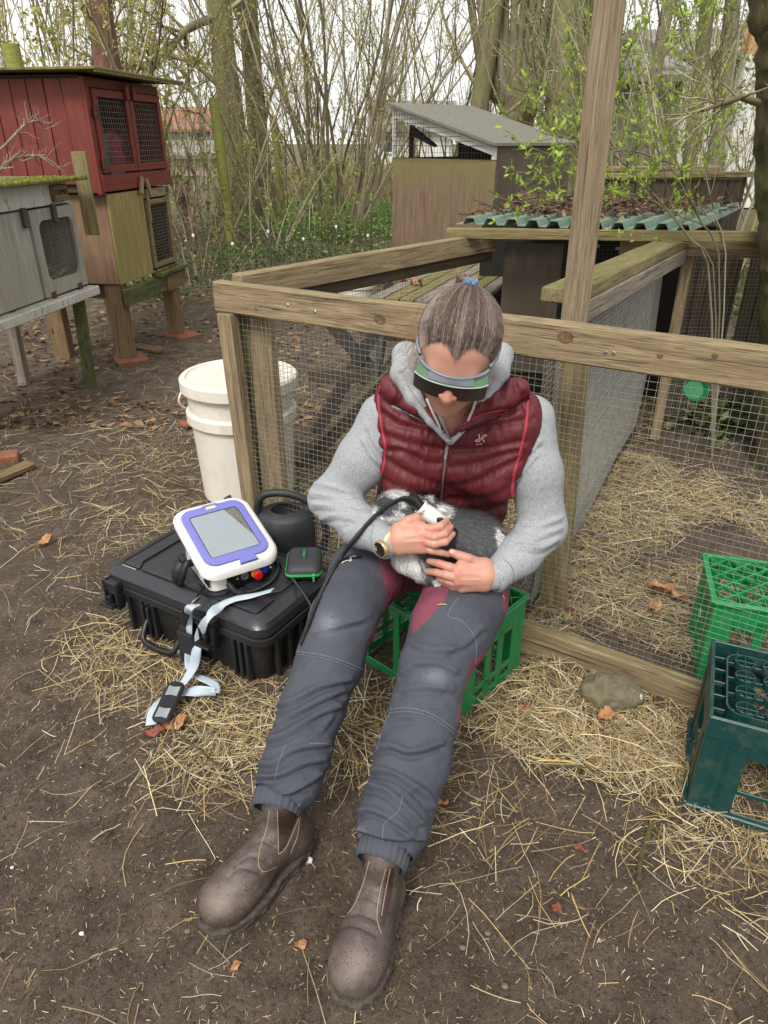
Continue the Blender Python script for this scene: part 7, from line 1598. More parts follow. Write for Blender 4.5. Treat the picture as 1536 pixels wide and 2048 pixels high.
# --- boots
def boot(heel, toe, shaft, side_px, wear_px, creases):
    heel, toe, shaft = Vector(heel), Vector(toe), Vector(shaft); f = (toe - heel); f.z = 0; fl = f.length; f.normalize(); s = Vector((-f.y, f.x, 0)); R = np.array(Matrix((f, s, Vector((0, 0, 1)))).transposed())
    P = lambda a, b, z: heel + f * a + s * b + Vector((0, 0, z - heel.z))
    pr = [ell(P(.0, 0, .055), (.042, .038, .05), R, .02), ell(P(.07, 0, .06), (.07, .037, .048), R, .025), ell(P(fl - .005, 0, .056), (.056, .056, .043), R, .025), ell(P(fl - .055, .0, .062), (.06, .050, .047), R, .03), cone(P(.02, 0, .08), shaft, .042, .040, .03), cone(P(.07, 0, .10), P(fl - .05, 0, .07), .038, .038, .03)]
    V, Fq = sdf_mesh(pr, .0028); V = relax(V, Fq, 3); V[:, 2] = np.maximum(V[:, 2], .026); Nn = vnorm(V, Fq); V = V + Nn * (.004 * n3(V, 22) + .0016 * n3(V, 60))[:, None]; V = sculpt(V, Fq, creases)
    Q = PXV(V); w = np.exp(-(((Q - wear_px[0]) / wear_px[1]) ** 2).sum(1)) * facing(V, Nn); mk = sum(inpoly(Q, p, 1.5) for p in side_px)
    b = mesh_np('boot', V, Fq, M['boot'], PE, smooth=True, attr={'wear': w, 'mask': mk}); B = bvh(V, Fq)
    # sole with lugs
    n = 72; ol = []
    for i in range(n):
        t = 2 * math.pi * i / n; ca, sa = math.cos(t), math.sin(t); a = fl / 2 + (fl / 2 + .055) * ca; wd_ = .041 + .019 * max(0, min(1, a / fl)) - .006 * math.exp(-((a - fl * .38) / .04) ** 2); ol.append((a, wd_ * 1.06 * math.copysign(abs(sa) ** .72, sa)))
    def lvl(z, ins, lug=0): return [list(P(a * 1.0 - ins * math.copysign(1, a - fl / 2) * (abs(a - fl / 2) / (fl / 2)) + 0, b_ * (1 - ins / .05) + (math.copysign(.0022, b_) if (i // 2) % 2 and lug else 0), z)) for i, (a, b_) in enumerate(ol)]
    m = loft([lvl(-.002, .004, 1), lvl(.012, .001, 1), lvl(.014, .002), lvl(.020, .001), lvl(.022, -.001), lvl(.030, -.001), lvl(.034, .003)]); so = m.build('sole', M['sole'], b, auto=30)
    V0 = np.array([v.co for v in so.data.vertices]); V0 += (np.random.default_rng(4).normal(0, .0011, V0.shape)); V0[:, 2] = np.maximum(V0[:, 2], -.003); so.data.vertices.foreach_set('co', V0.ravel().astype(np.float32)); so.data.update()
    return b, B
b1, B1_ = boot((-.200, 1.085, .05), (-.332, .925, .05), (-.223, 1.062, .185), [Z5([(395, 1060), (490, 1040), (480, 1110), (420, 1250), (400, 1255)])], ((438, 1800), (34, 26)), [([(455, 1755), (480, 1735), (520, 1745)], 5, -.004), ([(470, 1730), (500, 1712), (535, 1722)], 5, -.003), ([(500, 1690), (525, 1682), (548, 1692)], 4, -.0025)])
for l in ([(360, 1060), (345, 1150), (315, 1240), (310, 1310), (335, 1340), (390, 1320)], [(395, 1065), (398, 1160), (400, 1260)], [(402, 1262), (440, 1220), (495, 1090)], [(455, 1255), (485, 1180), (498, 1090)], [(300, 1060), (245, 1170), (180, 1260)]): decal('stitching', B1_, Z5(l), .0016, M['stitch'], b1, .0002, 26, .0006)
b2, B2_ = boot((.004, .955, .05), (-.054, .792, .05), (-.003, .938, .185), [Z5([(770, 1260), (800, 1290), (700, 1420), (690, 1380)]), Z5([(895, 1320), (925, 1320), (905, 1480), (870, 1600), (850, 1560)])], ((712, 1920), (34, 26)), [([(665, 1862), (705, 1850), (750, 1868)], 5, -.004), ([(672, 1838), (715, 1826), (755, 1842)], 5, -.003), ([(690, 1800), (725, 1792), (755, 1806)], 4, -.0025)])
for l in ([(810, 1290), (780, 1400), (730, 1510), (665, 1560)], [(765, 1280), (700, 1400), (670, 1460)], [(885, 1325), (855, 1450), (845, 1550), (865, 1620)], [(905, 1325), (880, 1450), (865, 1540)]): decal('stitching', B2_, Z5(l), .0016, M['stitch'], b2, .0002, 26, .0006)

M['hseam'] = simple('hoodie_seam', hexc('#6d6f72'), bump=0)
# --- hoodie: sleeves, hood
sl = chain([SR, W(728, 918, d=1.76), ER], [.066, .062, .056], .03) + chain([ER, W(722, 1052, d=1.73), W(768, 1082, d=1.672)], [.056, .050, .037], .02) + [cone(W(768, 1082, d=1.672), W(776, 1086, d=1.664), .036, .034, .004)]
sl += chain([SL, W(1070, 945, d=1.71), EL], [.063, .061, .056], .03) + chain([EL, W(1036, 1112, d=1.70), W(994, 1150, d=1.672)], [.056, .050, .037], .02) + [cone(W(994, 1150, d=1.672), W(986, 1152, d=1.665), .036, .034, .004)]
sl += [cone(SR + Vector((0, .03, 0)), SL + Vector((0, .04, 0)), .035, .035, .02)]
VS, FS = sdf_mesh(sl, .0036); VS = relax(VS, FS, 2); S_ = []
idz = lambda l: l
for l in ([(622, 985), (655, 990), (700, 1000), (735, 1000)], [(630, 1008), (665, 1010), (705, 1018)], [(628, 965), (660, 972), (700, 985)], [(640, 1040), (670, 1028), (700, 1030)], [(1025, 1050), (1060, 1058), (1122, 1035)], [(1028, 1068), (1070, 1072), (1120, 1055)], [(1040, 1088), (1080, 1095), (1115, 1078)], [(1030, 930), (1060, 905), (1080, 880)], [(1028, 960), (1055, 930), (1075, 905)], [(765, 900), (745, 880), (735, 850)], [(770, 930), (745, 912), (725, 880)], [(690, 1040), (720, 1030), (745, 1032)]): fold(l, 5, .0045, idz)
VS = sculpt(VS, FS, S_); NS = vnorm(VS, FS); VS = VS + NS * (.004 * n3(VS + [2, 0, 0], 14) + .002 * n3(VS, 38) + .0008 * n3(VS, 90))[:, None]; HO = mesh_np('hoodie', VS, FS, M['hoodie'], PE, smooth=True); BS_ = bvh(VS, FS)
decal('cuff_seam', BS_, [(748, 1050), (742, 1075), (748, 1105), (760, 1122)], .0016, M['hseam'], HO, .0002, 14, .0006); decal('cuff_seam', BS_, [(1005, 1116), (1022, 1132), (1028, 1150), (1022, 1172)], .0016, M['hseam'], HO, .0002, 14, .0006)
ring_along('cuff', W(775, 1085, d=1.668), W(720, 1052, d=1.73) - W(790, 1090, d=1.65), .0375, .024, M['hoodie'], HO, 30, .0006); ring_along('cuff', W(988, 1152, d=1.669), W(1036, 1112, d=1.70) - W(975, 1155, d=1.66), .0375, .024, M['hoodie'], HO, 30, .0006)
hd = chain([NB + Vector((.0, .10, .0)), W(812, 712, d=1.68), W(806, 748, d=1.635), W(828, 796, d=1.61), W(862, 842, d=1.612), W(895, 882, d=1.622)], [.04, .032, .029, .018, .010, .005], .01)
hd += chain([NB + Vector((.0, .10, .0)), W(1000, 712, d=1.64), W(996, 745, d=1.60), W(974, 796, d=1.59), W(940, 842, d=1.60), W(906, 882, d=1.615)], [.04, .030, .025, .014, .009, .005], .01)
hd += chain([W(858, 800, d=1.65), W(880, 845, d=1.64), W(900, 885, d=1.64)], [.014, .010, .006], .006) + chain([W(955, 800, d=1.64), W(930, 845, d=1.63), W(904, 885, d=1.635)], [.014, .010, .006], .006) + [cone(NB + Vector((-.05, .07, .02)), NB + Vector((.05, .06, .02)), .05, .05, .03)]
VH, FH = sdf_mesh(hd, .0028); VH = relax(VH, FH, 2); VH = sculpt(VH, FH, [([(800, 745), (840, 800), (890, 865)], 4, -.005), ([(815, 735), (850, 790)], 4, .003), ([(985, 760), (950, 810), (915, 855)], 4, -.004)]); NH = vnorm(VH, FH); VH = VH + NH * (.003 * n3(VH, 40))[:, None]; hood = mesh_np('hood', VH, FH, M['hoodie'], PE, smooth=True)
M['cord'] = simple('pale_drawcord', hexc('#b9b7b2'), bump=.2)
for l in ([W(853, 797, d=1.572), W(866, 826, d=1.572), W(878, 852, d=1.58), W(881, 868, d=1.59)], [W(952, 797, d=1.548), W(946, 818, d=1.552), W(936, 842, d=1.565)]): m = MB(); m.tube(smooth_poly(l, 10), .0028, 8); m.build('drawcord', M['cord'], hood, smooth=True)

# --- vest
M['seamdark'] = simple('vest_seam', hexc('#4a1219'), rough=.7, bump=0)
VC = [ell((.158, 1.735, .575), (.180, .128, .15), None, .04), ell((.16, 1.715, .68), (.172, .120, .12), None, .04), ell((.165, 1.68, .77), (.165, .115, .13), None, .04), ell((.10, 1.61, .76), (.075, .062, .072), None, .04), ell((.225, 1.585, .76), (.075, .062, .072), None, .04), cone(W(812, 820, d=1.72), W(1026, 838, d=1.67), .077, .068, .04), cone(W(798, 792, d=1.72), W(1026, 815, d=1.66), .045, .042, .03), cone(W(808, 880, d=1.72), W(812, 950, d=1.75), .062, .062, .04), cone(W(1015, 885, d=1.68), W(1000, 950, d=1.71), .062, .062, .04),
      cone(W(788, 775, d=1.655), W(830, 812, d=1.63), .028, .02, .012), cone(W(830, 812, d=1.63), W(890, 858, d=1.622), .02, .010, .012), cone(W(1032, 782, d=1.60), W(985, 814, d=1.59), .026, .02, .012), cone(W(985, 814, d=1.59), W(908, 862, d=1.61), .02, .010, .012),
      cone(W(712, 780, d=1.73), W(718, 970, d=1.745), .056, .054, .004, -1), cone(W(1108, 770, d=1.68), W(1072, 970, d=1.69), .060, .060, .004, -1)]
VV, FV = sdf_mesh(VC, .0032); VV = relax(VV, FV, 2); _fc = PXV(VV[FV].mean(1)); FV = FV[~((inpoly(_fc, [(836, 640), (838, 752), (858, 812), (896, 872), (904, 872), (944, 815), (982, 762), (1000, 640)]) > .5) & (VV[FV].mean(1)[:, 1] < 1.66))]; QV = PXV(VV); NV = vnorm(VV, FV)
ql = [[(768, 827), (796, 848), (837, 858), (891, 868)], [(767, 868), (803, 882), (850, 892), (891, 899)], [(765, 902), (803, 902), (850, 923), (885, 926)], [(765, 909), (796, 933), (837, 954), (878, 967)], [(751, 947), (785, 967), (830, 984), (874, 998)], [(745, 985), (790, 1005), (850, 1020)], [(905, 865), (953, 858), (1008, 848), (1045, 841)], [(905, 899), (960, 896), (1008, 889), (1042, 882)], [(902, 933), (956, 926), (1008, 909), (1038, 902)], [(895, 971), (956, 960), (1001, 937), (1035, 919)], [(891, 995), (956, 995), (1008, 981), (1028, 960)], [(900, 1025), (960, 1022), (1025, 1005)], [(790, 760), (800, 790), (790, 812)], [(812, 770), (825, 800)], [(1045, 790), (1035, 812), (1010, 830)], [(1010, 760), (1000, 800)], [(985, 775), (975, 808)], [(1032, 775), (1060, 840)], [(785, 812), (835, 838), (891, 866)], [(1015, 820), (960, 832), (905, 862)], [(897, 868), (890, 930), (881, 1030)]]
dm = np.full(len(VV), 99.)
for l in ql: dm = np.minimum(dm, pdist(QV, l, 45))
fv = facing(VV, NV); puff = .0075 * (1 - np.exp(-(dm / 8.) ** 2)) * fv; QS = np.c_[QV[:, 0] * .13, QV[:, 1] * .035, np.zeros(len(QV))]; QS2 = np.c_[QV[:, 0] * .30 + QV[:, 1] * .05, QV[:, 1] * .08, np.ones(len(QV))]
wr = (.0050 * n3(QS, 1.) + .0030 * n3(QS2, 1.)) * np.exp(-dm / 30) * fv; VV = VV + NV * (puff + wr + .0030 * n3(VV, 45) + .0016 * n3(VV, 95))[:, None]
ve = mesh_np('vest', VV, FV, M['vest'], PE, smooth=True); BV = bvh(VV, FV)
for l in ql[:16]: decal('quilt_seam', BV, l, .0016, M['seamdark'], ve, .0003, 26, .0004)
for l in ([(897, 872), (894, 900), (889, 935), (884, 975), (879, 1015)],): decal('zip_tape', BV, l, .013, M['zip'], ve, .0008, 40, .0015); decal('zip_teeth', BV, l, .0035, M['zipm'], ve, .0024, 40, .0008)
for l in ([(783, 812), (835, 836), (889, 864)],): decal('collar_zip', BV, l, .006, M['zipm'], ve, .0008, 20, .0014)
decal('collar_edge', BV, [(1018, 818), (962, 830), (908, 860)], .004, M['trim'], ve, .0004, 20, .0014); decal('collar_edge', BV, [(1020, 830), (962, 842), (912, 866)], .0025, M['zip'], ve, .0004, 20, .0010)
p, n_ = hit(BV, 896, 882, .004)
if p: m = MB(); m.box((0, 0, 0), (.014, .008, .005), b=.002); m.box((.026, 0, .001), (.032, .0065, .004), b=.002); m.build('zip_pull', M['zipm'], ve, frame(p, W(890, 915, d=1.6) - W(896, 882, d=1.6), n_))
# armhole trim where vest meets sleeve
for l in ([(762, 770), (757, 800), (763, 850), (771, 900), (764, 950)], [(1056, 790), (1052, 850), (1040, 905), (1026, 960), (1026, 1010)]): decal('armhole_trim', BV, l, .008, M['trim'], ve, .001, 30, .0022)
M['logo'] = simple('pale_print', hexc('#e3c4c2'), bump=0)
lg = lambda l: [(925 + x / 20.5, 850 + y / 20.5) for x, y in l]
for l, w in (([(670, 370), (685, 440), (700, 530), (690, 560), (600, 600), (530, 630), (560, 660), (660, 670), (730, 610), (800, 500), (860, 430), (940, 410), (1010, 435)], .0016), ([(1010, 440), (920, 470), (840, 530), (840, 580), (895, 690)], .0014)): decal('logo_mark', BV, lg(l), w, M['logo'], ve, .0012, 26, .0006, True)
p, n_ = hit(BV, 961, 887, .0022)
if p: text_mesh('RVRC', .0072, .0002, frame(p, W(975, 884, d=1.6) - W(950, 888, d=1.6), n_), M['logo'], ve, 'logo_text', space=1.1)

# --- hair
M['hair'] = attr_mat('streaked_hair', .55); tie = np.array([0, .80, .60]); tie /= np.linalg.norm(tie); hcn = np.array([0, .011, .030]); hrd = np.array([.0815, .1015, .0915])
def hairline(ph):   # ph: azimuth from the front (-y), returns elevation angle of the root
    a = np.abs(ph); return np.interp(a, [0, .08, .26, .48, .68, .88, 1.08, 1.3, 1.6, 2.1, 2.6, 3.15], [.44, .52, .68, .70, .54, .28, .04, -.14, -.05, -.35, -.65, -.75])
rng = np.random.default_rng(21)
def strands(n, lift, rad, cols, K=9, jit=.02, t1=1.0, seedf=None):
    ph = rng.uniform(-math.pi, math.pi, n); fr = rng.random(n) < .5; ph = np.where(fr, rng.normal(0, .75, n), ph); el = hairline(ph) + rng.normal(0, .035, n) - .12 * rng.random(n) ** 4 + np.abs(rng.normal(0, .35, n)) * (rng.random(n) < .55); el = np.minimum(el, 1.25)
    d0 = np.stack([np.sin(ph) * np.cos(el), -np.cos(ph) * np.cos(el), np.sin(el)], -1); w = np.arccos(np.clip(d0 @ tie, -1, 1)); t = np.linspace(0, t1, K); sw = np.sin(w)[:, None]
    D = (np.sin((1 - t)[None] * w[:, None]) / sw)[..., None] * d0[:, None] + (np.sin(t[None] * w[:, None]) / sw)[..., None] * tie; D = nrm(D + jit * np.sin(t * math.pi)[None, :, None] * rng.normal(0, 1, (n, 1, 3)) * .5)
    r = 1 + (lift * rng.random(n))[:, None] * (np.sin(t * math.pi) ** .5)[None] + .003 * rng.normal(0, 1, (n, K)) * .5; P = hcn + D * hrd * r[..., None]; P = P @ hR.T + np.array(HC)
    V, Fq = tubes(P, np.full((n, K), rad) * np.linspace(.7, 1, K)[None], 3); key = .7 * n3(np.c_[ph * 14, el * 0, np.zeros(n)] + 40, 1.) + rng.normal(0, .26, n) + .12 * (np.abs(ph) > .6)
    c = np.where((key > .12)[:, None], cols[1], cols[0]) * rng.uniform(.65, 1.2, (n, 1)); return V, Fq, np.repeat(c, K * 3, 0), P
dk, lt = np.array(hexc('#5b473c')), np.array(hexc('#a49388'))
# scalp cap
na, nb = 96, 18; pa = np.linspace(-math.pi, math.pi, na, endpoint=False); e0 = hairline(pa) + .06; d0 = np.stack([np.sin(pa) * np.cos(e0), -np.cos(pa) * np.cos(e0), np.sin(e0)], -1); w = np.arccos(np.clip(d0 @ tie, -1, 1)); t = np.linspace(0, .97, nb)
D = (np.sin((1 - t)[None] * w[:, None]) / np.sin(w)[:, None])[..., None] * d0[:, None] + (np.sin(t[None] * w[:, None]) / np.sin(w)[:, None])[..., None] * tie; P = hcn + nrm(D) * (hrd * .985); P[:, 0] *= 1; P = P @ hR.T + np.array(HC)
idx = np.arange(na * nb).reshape(na, nb); Fq = np.stack([idx[:, :-1], np.roll(idx, -1, 0)[:, :-1], np.roll(idx, -1, 0)[:, 1:], idx[:, 1:]], -1).reshape(-1, 4)
hair = mesh_np('hair', P.reshape(-1, 3), Fq, M['hair'], PE, smooth=True, attr={'Col': np.tile(np.array(hexc('#4a3a33')), (na * nb, 1))})
Vs, Fs, Cs, n0 = [], [], [], 0
for n, lf, rd in ((9000, .030, .00030), (800, .07, .00022)):
    V, Fq, c, _ = strands(n, lf, rd, (dk, lt), jit=.02 if lf < .05 else .09); Vs.append(V); Fs.append(Fq + n0); Cs.append(c); n0 += len(V)
# ponytail: falls behind the neck
TP = hcn + tie * hrd * 1.03; TPw = Vector(list(TP @ hR.T + np.array(HC))); tw = Vector(list(hR @ tie)); n = 1500; K = 9
ctrl = smooth_poly([TPw, TPw + tw * .003, TPw + Vector((-.003, .028, -.012)), TPw + Vector((-.012, .055, -.10)), TPw + Vector((-.05, .13, -.22)), TPw + Vector((-.06, .12, -.30))], K); sp = np.array([.004, .007, .013, .026, .028, .026, .022, .016, .010])
off = np.clip(rng.normal(0, 1, (n, 3)), -1.4, 1.4); P = ctrl[None] + off[:, None] * sp[None, :, None] * .55 + rng.normal(0, .0012, (n, K, 3)); V, Fq = tubes(P, .0005, 3); c = np.where(rng.random((n, 1)) < .3, lt, np.array(hexc('#8a6a50'))) * rng.uniform(.6, 1.15, (n, 1)); Vs.append(V); Fs.append(Fq + n0); Cs.append(np.repeat(c, K * 3, 0)); n0 += len(V)
# loose wisps by the left cheek and short stray hairs round the tie
n = 90; a0 = np.array([list(W(846, 660, d=1.47))]) + rng.normal(0, .012, (n, 3)) * [.6, 1, 2.2]; b0 = a0 + np.array([-.035, .05, -.06]) * rng.uniform(.3, 1.3, (n, 1)) + rng.normal(0, .012, (n, 3)); tt = np.linspace(0, 1, 8)[None, :, None]; P = a0[:, None] * (1 - tt) + b0[:, None] * tt + np.sin(tt * 3.14) * rng.normal(0, .008, (n, 1, 3)); V, Fq = tubes(P, .00035, 3); Vs.append(V); Fs.append(Fq + n0); Cs.append(np.tile(np.array(hexc('#a07a55')), (len(V), 1))); n0 += len(V)
n = 45; a0 = np.array(TPw) + rng.normal(0, .012, (n, 3)); d_ = nrm(rng.normal(0, 1, (n, 3)) + np.array([0, -.2, 1.0])); L_ = rng.uniform(.004, .014, n)[:, None, None]; tt = np.linspace(0, 1, 6)[None, :, None]; P = a0[:, None] + d_[:, None] * tt * L_ + np.array([0, 0, -1]) * tt ** 2 * L_ * .5; V, Fq = tubes(P, .00032, 3); Vs.append(V); Fs.append(Fq + n0); Cs.append(np.tile(np.array(hexc('#a98868')), (len(V), 1))); n0 += len(V)
tag(mesh_np('hair_strands', np.concatenate(Vs), np.concatenate(Fs), M['hair'], hair, attr={'Col': np.concatenate(Cs)}), kind='stuff')
fr = frame(TPw + tw * .004, tw); m = MB(); n = 64; ring = []
for i in range(n * 1 + 1): a = 2 * math.pi * i / n; rr = .0115 + .0016 * math.sin(a * 11); ring.append(fr @ Vector((.004 * math.sin(a * 7), rr * math.cos(a), rr * math.sin(a))))
m.tube(ring, .0046, 10, caps=False); m.build('hair_tie', simple('pale_blue_hair_tie', hexc('#6c92ac'), hexc('#47667f'), .8, 160, bump=.8, bd=.002), PE, smooth=True)

# --- laser goggles
GO = tag(thing('safety_goggles', HC, 'grey framed safety goggles with dark wraparound lens on the woman', 'goggles'))
def lensmat(name, c, rough, tr=0):
    t = NT(name); t.col(c); t.rough(rough); t.b.inputs['Transmission Weight'].default_value = tr; t.b.inputs['Coat Weight'].default_value = .15; t.b.inputs['Coat Roughness'].default_value = .1; return t.m
M['lens'] = lensmat('dark_brown_lens', hexc('#1c150d'), .35); M['lens_side'] = lensmat('green_lens_top', hexc('#577c58'), .2, .3); M['gframe'] = simple('grey_goggle_frame', hexc('#767c84'), hexc('#62676e'), .35, 30, bump=.05)
T = np.linspace(-1.18, 1.18, 41)
def arc(a, rx, ry, y0, z, zc=0): return Hh(rx * math.sin(a), y0 - ry * math.cos(a), z + zc * math.cos(a))
def gstrip(name, fA, fB, mat, th=.0018, parent=GO):
    A = [fA(a) for a in T]; B = [fB(a) for a in T]; m = MB(); V = []
    for a, b in zip(A, B): V += [a, b]
    n = len(A); nn = [((A[min(i + 1, n - 1)] - A[max(i - 1, 0)]).cross(B[i] - A[i])).normalized() * th for i in range(n)]; V2 = []
    for i in range(n): V2 += [A[i] + nn[i], B[i] + nn[i]]
    Fs = [[2 * i, 2 * i + 1, 2 * i + 3, 2 * i + 2] for i in range(n - 1)]; q = 2 * n; Fs += [[q + 2 * i + 2, q + 2 * i + 3, q + 2 * i + 1, q + 2 * i] for i in range(n - 1)] + [[2 * i + 2, q + 2 * i + 2, q + 2 * i, 2 * i] for i in range(n - 1)] + [[2 * i + 1, q + 2 * i + 1, q + 2 * i + 3, 2 * i + 3] for i in range(n - 1)]
    m.add(V + V2, Fs); return m.build(name, mat, parent, auto=40)
rx0 = .078
gstrip('lens', lambda a: arc(a, rx0, .036, -.069, .008, .002), lambda a: arc(a, rx0 + .001, .034, -.067, -.018 - .015 * min(1, abs(a) * 3 + .15), -.002), M['lens'])
gstrip('top_shield', lambda a: arc(a, .072, .056, -.032, .024, 0), lambda a: arc(a, rx0 - .0005, .0355, -.069, .0085, .002), M['lens_side'])
m = MB(); m.tube([arc(a, .074, .060, -.035, .024, 0) for a in T], .0036, 8); m.build('brow_frame', M['gframe'], GO, smooth=True)
T0 = T; T = np.linspace(-.62, .62, 25); gstrip('bridge_frame', lambda a: arc(a, .074, .060, -.036, .0265, 0), lambda a: arc(a, rx0, .034, -.0695, .0125, .002), M['gframe'], .002); T = T0
m = MB(); m.tube([arc(a, rx0 + .0006, .0365, -.069, .0085, .002) for a in T], .0014, 6); m.build('lens_rim', simple('pale_lens_edge', hexc('#a9b3ac'), bump=0, rough=.25), GO, smooth=True)
for s in (-1, 1): m = MB(); m.tube([Hh(s * .069, -.050, .024), Hh(s * .079, -.02, .020), Hh(s * .0825, .02, .014), Hh(s * .080, .045, -.01)], [.0045, .0045, .0038, .003], 8); m.build('temple_arm', M['gframe'], GO, smooth=True)

# --- watch
wa = (W(790, 1092, d=1.65) - W(745, 1068, d=1.70)).normalized(); wc_ = W(784, 1086, d=1.658); WT = thing('wrist_watch', wc_, 'round black faced watch with cream strap on the right wrist', 'watch')
M['cream'] = simple('cream_strap', hexc('#cbbd9c'), hexc('#b5a684'), .5, 60, bump=.2); M['gold'] = simple('pale_gold', hexc('#c9b38a'), hexc('#a8936a'), .3, 60, metal=.6, bump=0)
ring_along('strap', wc_, wa, .0315, .017, M['cream'], WT, 1, 0, 1.0)
out_ = (W(770, 1118, d=1.60) - wc_); out_ = (out_ - wa * out_.dot(wa)).normalized(); fw = frame(wc_ + out_ * .0315, wa, out_)
m = MB(); m.lathe([(.0195, -.004), (.0215, 0), (.0215, .006), (.020, .0085), (.0178, .009), (.0178, .0075), (0, .0075)], 36, fw); m.build('watch_case', M['gold'], WT, auto=35)
m = MB(); m.lathe([(.0178, .0078), (.0172, .0090), (0, .0094)], 36, fw); m.build('watch_glass', M['screen2'] if 'screen2' in M else simple('watch_glass', hexc('#15151c'), rough=.06, bump=0, coat=1), WT, auto=35)

# ------------------------------------------------------------------ rabbit
RB = thing('rabbit', W(890, 1070, d=1.76), 'grey and white rabbit lying in the lap under both hands', 'rabbit')
rb = [cone(W(858, 1052, d=1.755), W(945, 1082, d=1.745), .060, .072, .03), ell(W(958, 1092, d=1.742), (.066, .06, .066), None, .03), cone(W(820, 1040, d=1.77), W(860, 1058, d=1.76), .048, .056, .03),
      ell(W(794, 1014, d=1.722), (.047, .044, .038), None, .02), cone(W(794, 1018, d=1.718), W(757, 1028, d=1.70), .031, .019, .02), cone(W(794, 1014, d=1.722), W(850, 1040, d=1.76), .036, .05, .03), cone(W(770, 1008, d=1.755), W(778, 1002, d=1.757), .014, .012, .02),
      cone(W(815, 1000, d=1.70), W(858, 1004, d=1.695), .010, .013, .005), cone(W(858, 1004, d=1.695), W(886, 1020, d=1.695), .013, .007, .006), cone(W(812, 1024, d=1.688), W(846, 1036, d=1.69), .009, .011, .005),
      cone(W(825, 1110, d=1.735), W(850, 1132, d=1.72), .038, .034, .03), ell(W(812, 1120, d=1.735), (.034, .03, .03), None, .02), cone(W(855, 1122, d=1.715), W(862, 1150, d=1.705), .018, .016, .012), cone(W(862, 1150, d=1.705), W(880, 1168, d=1.70), .014, .010, .01),
      cone(W(965, 1135, d=1.735), W(985, 1178, d=1.725), .026, .014, .02), cone(W(985, 1178, d=1.725), W(996, 1190, d=1.72), .012, .010, .01), cone(W(845, 1085, d=1.75), W(850, 1125, d=1.73), .05, .036, .03)]
VR, FR = sdf_mesh(rb, .0026); VR = relax(VR, FR, 3); NR = vnorm(VR, FR); VR = VR + NR * (.003 * n3(VR, 40))[:, None]; QR = PXV(VR)
def furcol(Q):
    g_, w_ = np.array(hexc('#58585a')), np.array(hexc('#dedcd9')); nz = n3(np.c_[Q * .06, np.zeros(len(Q))], 1.) * 7 + n3(np.c_[Q * .25, np.ones(len(Q))], 1.) * 4; q = Q + nz[:, None]
    wm = np.maximum.reduce([inpoly(q, [(730, 1040), (762, 1022), (795, 1030), (840, 1045), (835, 1070), (760, 1070)], 3), inpoly(q, [(770, 990), (800, 978), (830, 992), (815, 1004), (785, 1002), (765, 1010)], 3), inpoly(q, [(870, 1005), (900, 1015), (898, 1034), (870, 1030)], 3), inpoly(q, [(985, 1050), (1020, 1080), (1020, 1200), (975, 1200), (978, 1125), (995, 1110)], 3), inpoly(q, [(770, 1100), (830, 1108), (845, 1160), (800, 1165), (770, 1140)], 4), inpoly(q, [(864, 1158), (900, 1158), (900, 1185), (864, 1185)], 3)])
    hd_ = inpoly(q, [(730, 970), (862, 970), (858, 1035), (835, 1072), (730, 1080)], 2); dkp = np.maximum.reduce([inpoly(q, [(750, 1006), (766, 990), (792, 998), (798, 1016), (772, 1030), (752, 1026)], 3), inpoly(q, [(800, 998), (835, 990), (862, 998), (862, 1012), (812, 1010)], 3), inpoly(q, [(792, 1016), (865, 1014), (865, 1032), (820, 1036)], 3)])
    wm = np.where(hd_ > .5, 1 - dkp, wm)
    return g_ * (1 - wm[:, None]) + w_ * wm[:, None]
M['fur'] = attr_mat('rabbit_fur', .8, .12); mesh_np('body', VR, FR, M['fur'], RB, smooth=True, attr={'Col': furcol(QR) * .85})
rng = np.random.default_rng(77); fi = rng.integers(0, len(FR), 42000); wts = rng.dirichlet([1, 1, 1], len(fi)); A = VR[FR[fi, 0]] * wts[:, :1] + VR[FR[fi, 1]] * wts[:, 1:2] + VR[FR[fi, 2]] * wts[:, 2:]; Nf = NR[FR[fi, 0]]
flow = np.array(list((W(985, 1120, d=1.74) - W(840, 1040, d=1.76)).normalized())) + np.array([0, -.2, -.35]); fl = nrm(flow - Nf * (Nf @ flow)[:, None]); L_ = rng.uniform(.008, .017, len(A)); D = nrm(fl + Nf * .45 + rng.normal(0, .22, fl.shape)); P = np.stack([A, A + D * L_[:, None] * .5, A + (D * .9 - Nf * .12) * L_[:, None]], 1)
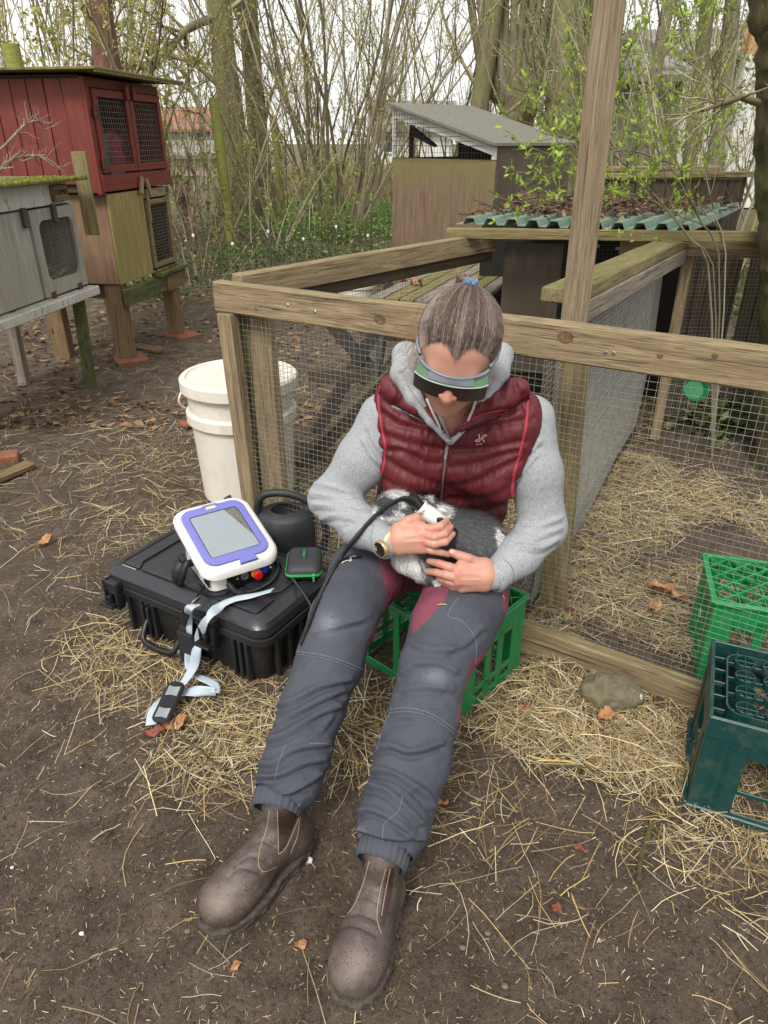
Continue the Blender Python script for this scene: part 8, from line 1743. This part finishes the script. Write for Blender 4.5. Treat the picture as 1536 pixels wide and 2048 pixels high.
sd_ = nrm(np.cross(D, Nf)); V, Fq = ribbons(P, rng.uniform(.0003, .0007, len(A)), sd_); c = furcol(PXV(A)) * rng.uniform(.6, 1.3, (len(A), 1)); tag(mesh_np('fur', V, Fq, M['fur'], RB, attr={'Col': np.repeat(c, 6, 0)}), kind='stuff')
p, _n = hit(bvh(VR, FR), 772, 1012, -.002); m = MB(); m.lathe([(.0, .004), (.004, .003), (.006, 0), (.0, -.002)], 16, frame(p, Vector((1, 0, 0)), Vector((-.2, -.8, .5)))); m.build('eye', M['black'], RB, smooth=True)
for k in range(7): a_ = W(762, 1022, d=1.735); m = MB(); m.tube([a_, a_ + Vector((-.02 - .004 * k, -.01, .012 * (k - 3) * .6)), a_ + Vector((-.045, -.012, .012 * (k - 3)))], .0003, 3); m.build('whisker', M['cord'], RB)
# the cable lies over thigh, sleeve and rabbit
BR_ = bvh(VR, FR); cpx = [(600, 1290), (612, 1262), (632, 1210), (655, 1160), (682, 1115), (716, 1070), (748, 1034), (780, 1008), (810, 996), (826, 1003)]
cq = smooth_poly([(x, y, 0) for x, y in cpx], 40); dep = []
for x, y, _ in cq:
    ds = []
    for B in (BT, BS_, BR_):
        p, n_ = hit(B, x, y, 0)
        if p: ds.append(p.y * cP - (p.z - CAM_H) * sP)
    dep.append(min(ds) - .008 if ds else np.nan)
dep = np.array(dep); ok = ~np.isnan(dep); dep = np.interp(np.arange(40), np.arange(40)[ok], dep[ok]); dep[-6:] = np.minimum(dep[-6:], np.linspace(dep[-7], 1.652, 6))
for _ in range(6): dep[1:-1] = np.minimum(dep[1:-1], .25 * dep[:-2] + .5 * dep[1:-1] + .25 * dep[2:])
corr('cable', [W(x, y, d=d_) for (x, y, _), d_ in zip(cq, dep)], .0048, .0010, .0036, M['rubber'], CB)
# yellow straw on the trouser
p, n_ = hit(BT, 885, 1210, .002)
if p: m = MB(); m.tube([p + Vector((-.011, 0, 0)), p + Vector((0, 0, .001)), p + Vector((.010, 0, .0))], .0009, 5); tag(m.build('straw_piece', simple('yellow_straw', hexc('#c9b25a'), bump=0)), 'short yellow straw lying on the left thigh', 'straw')
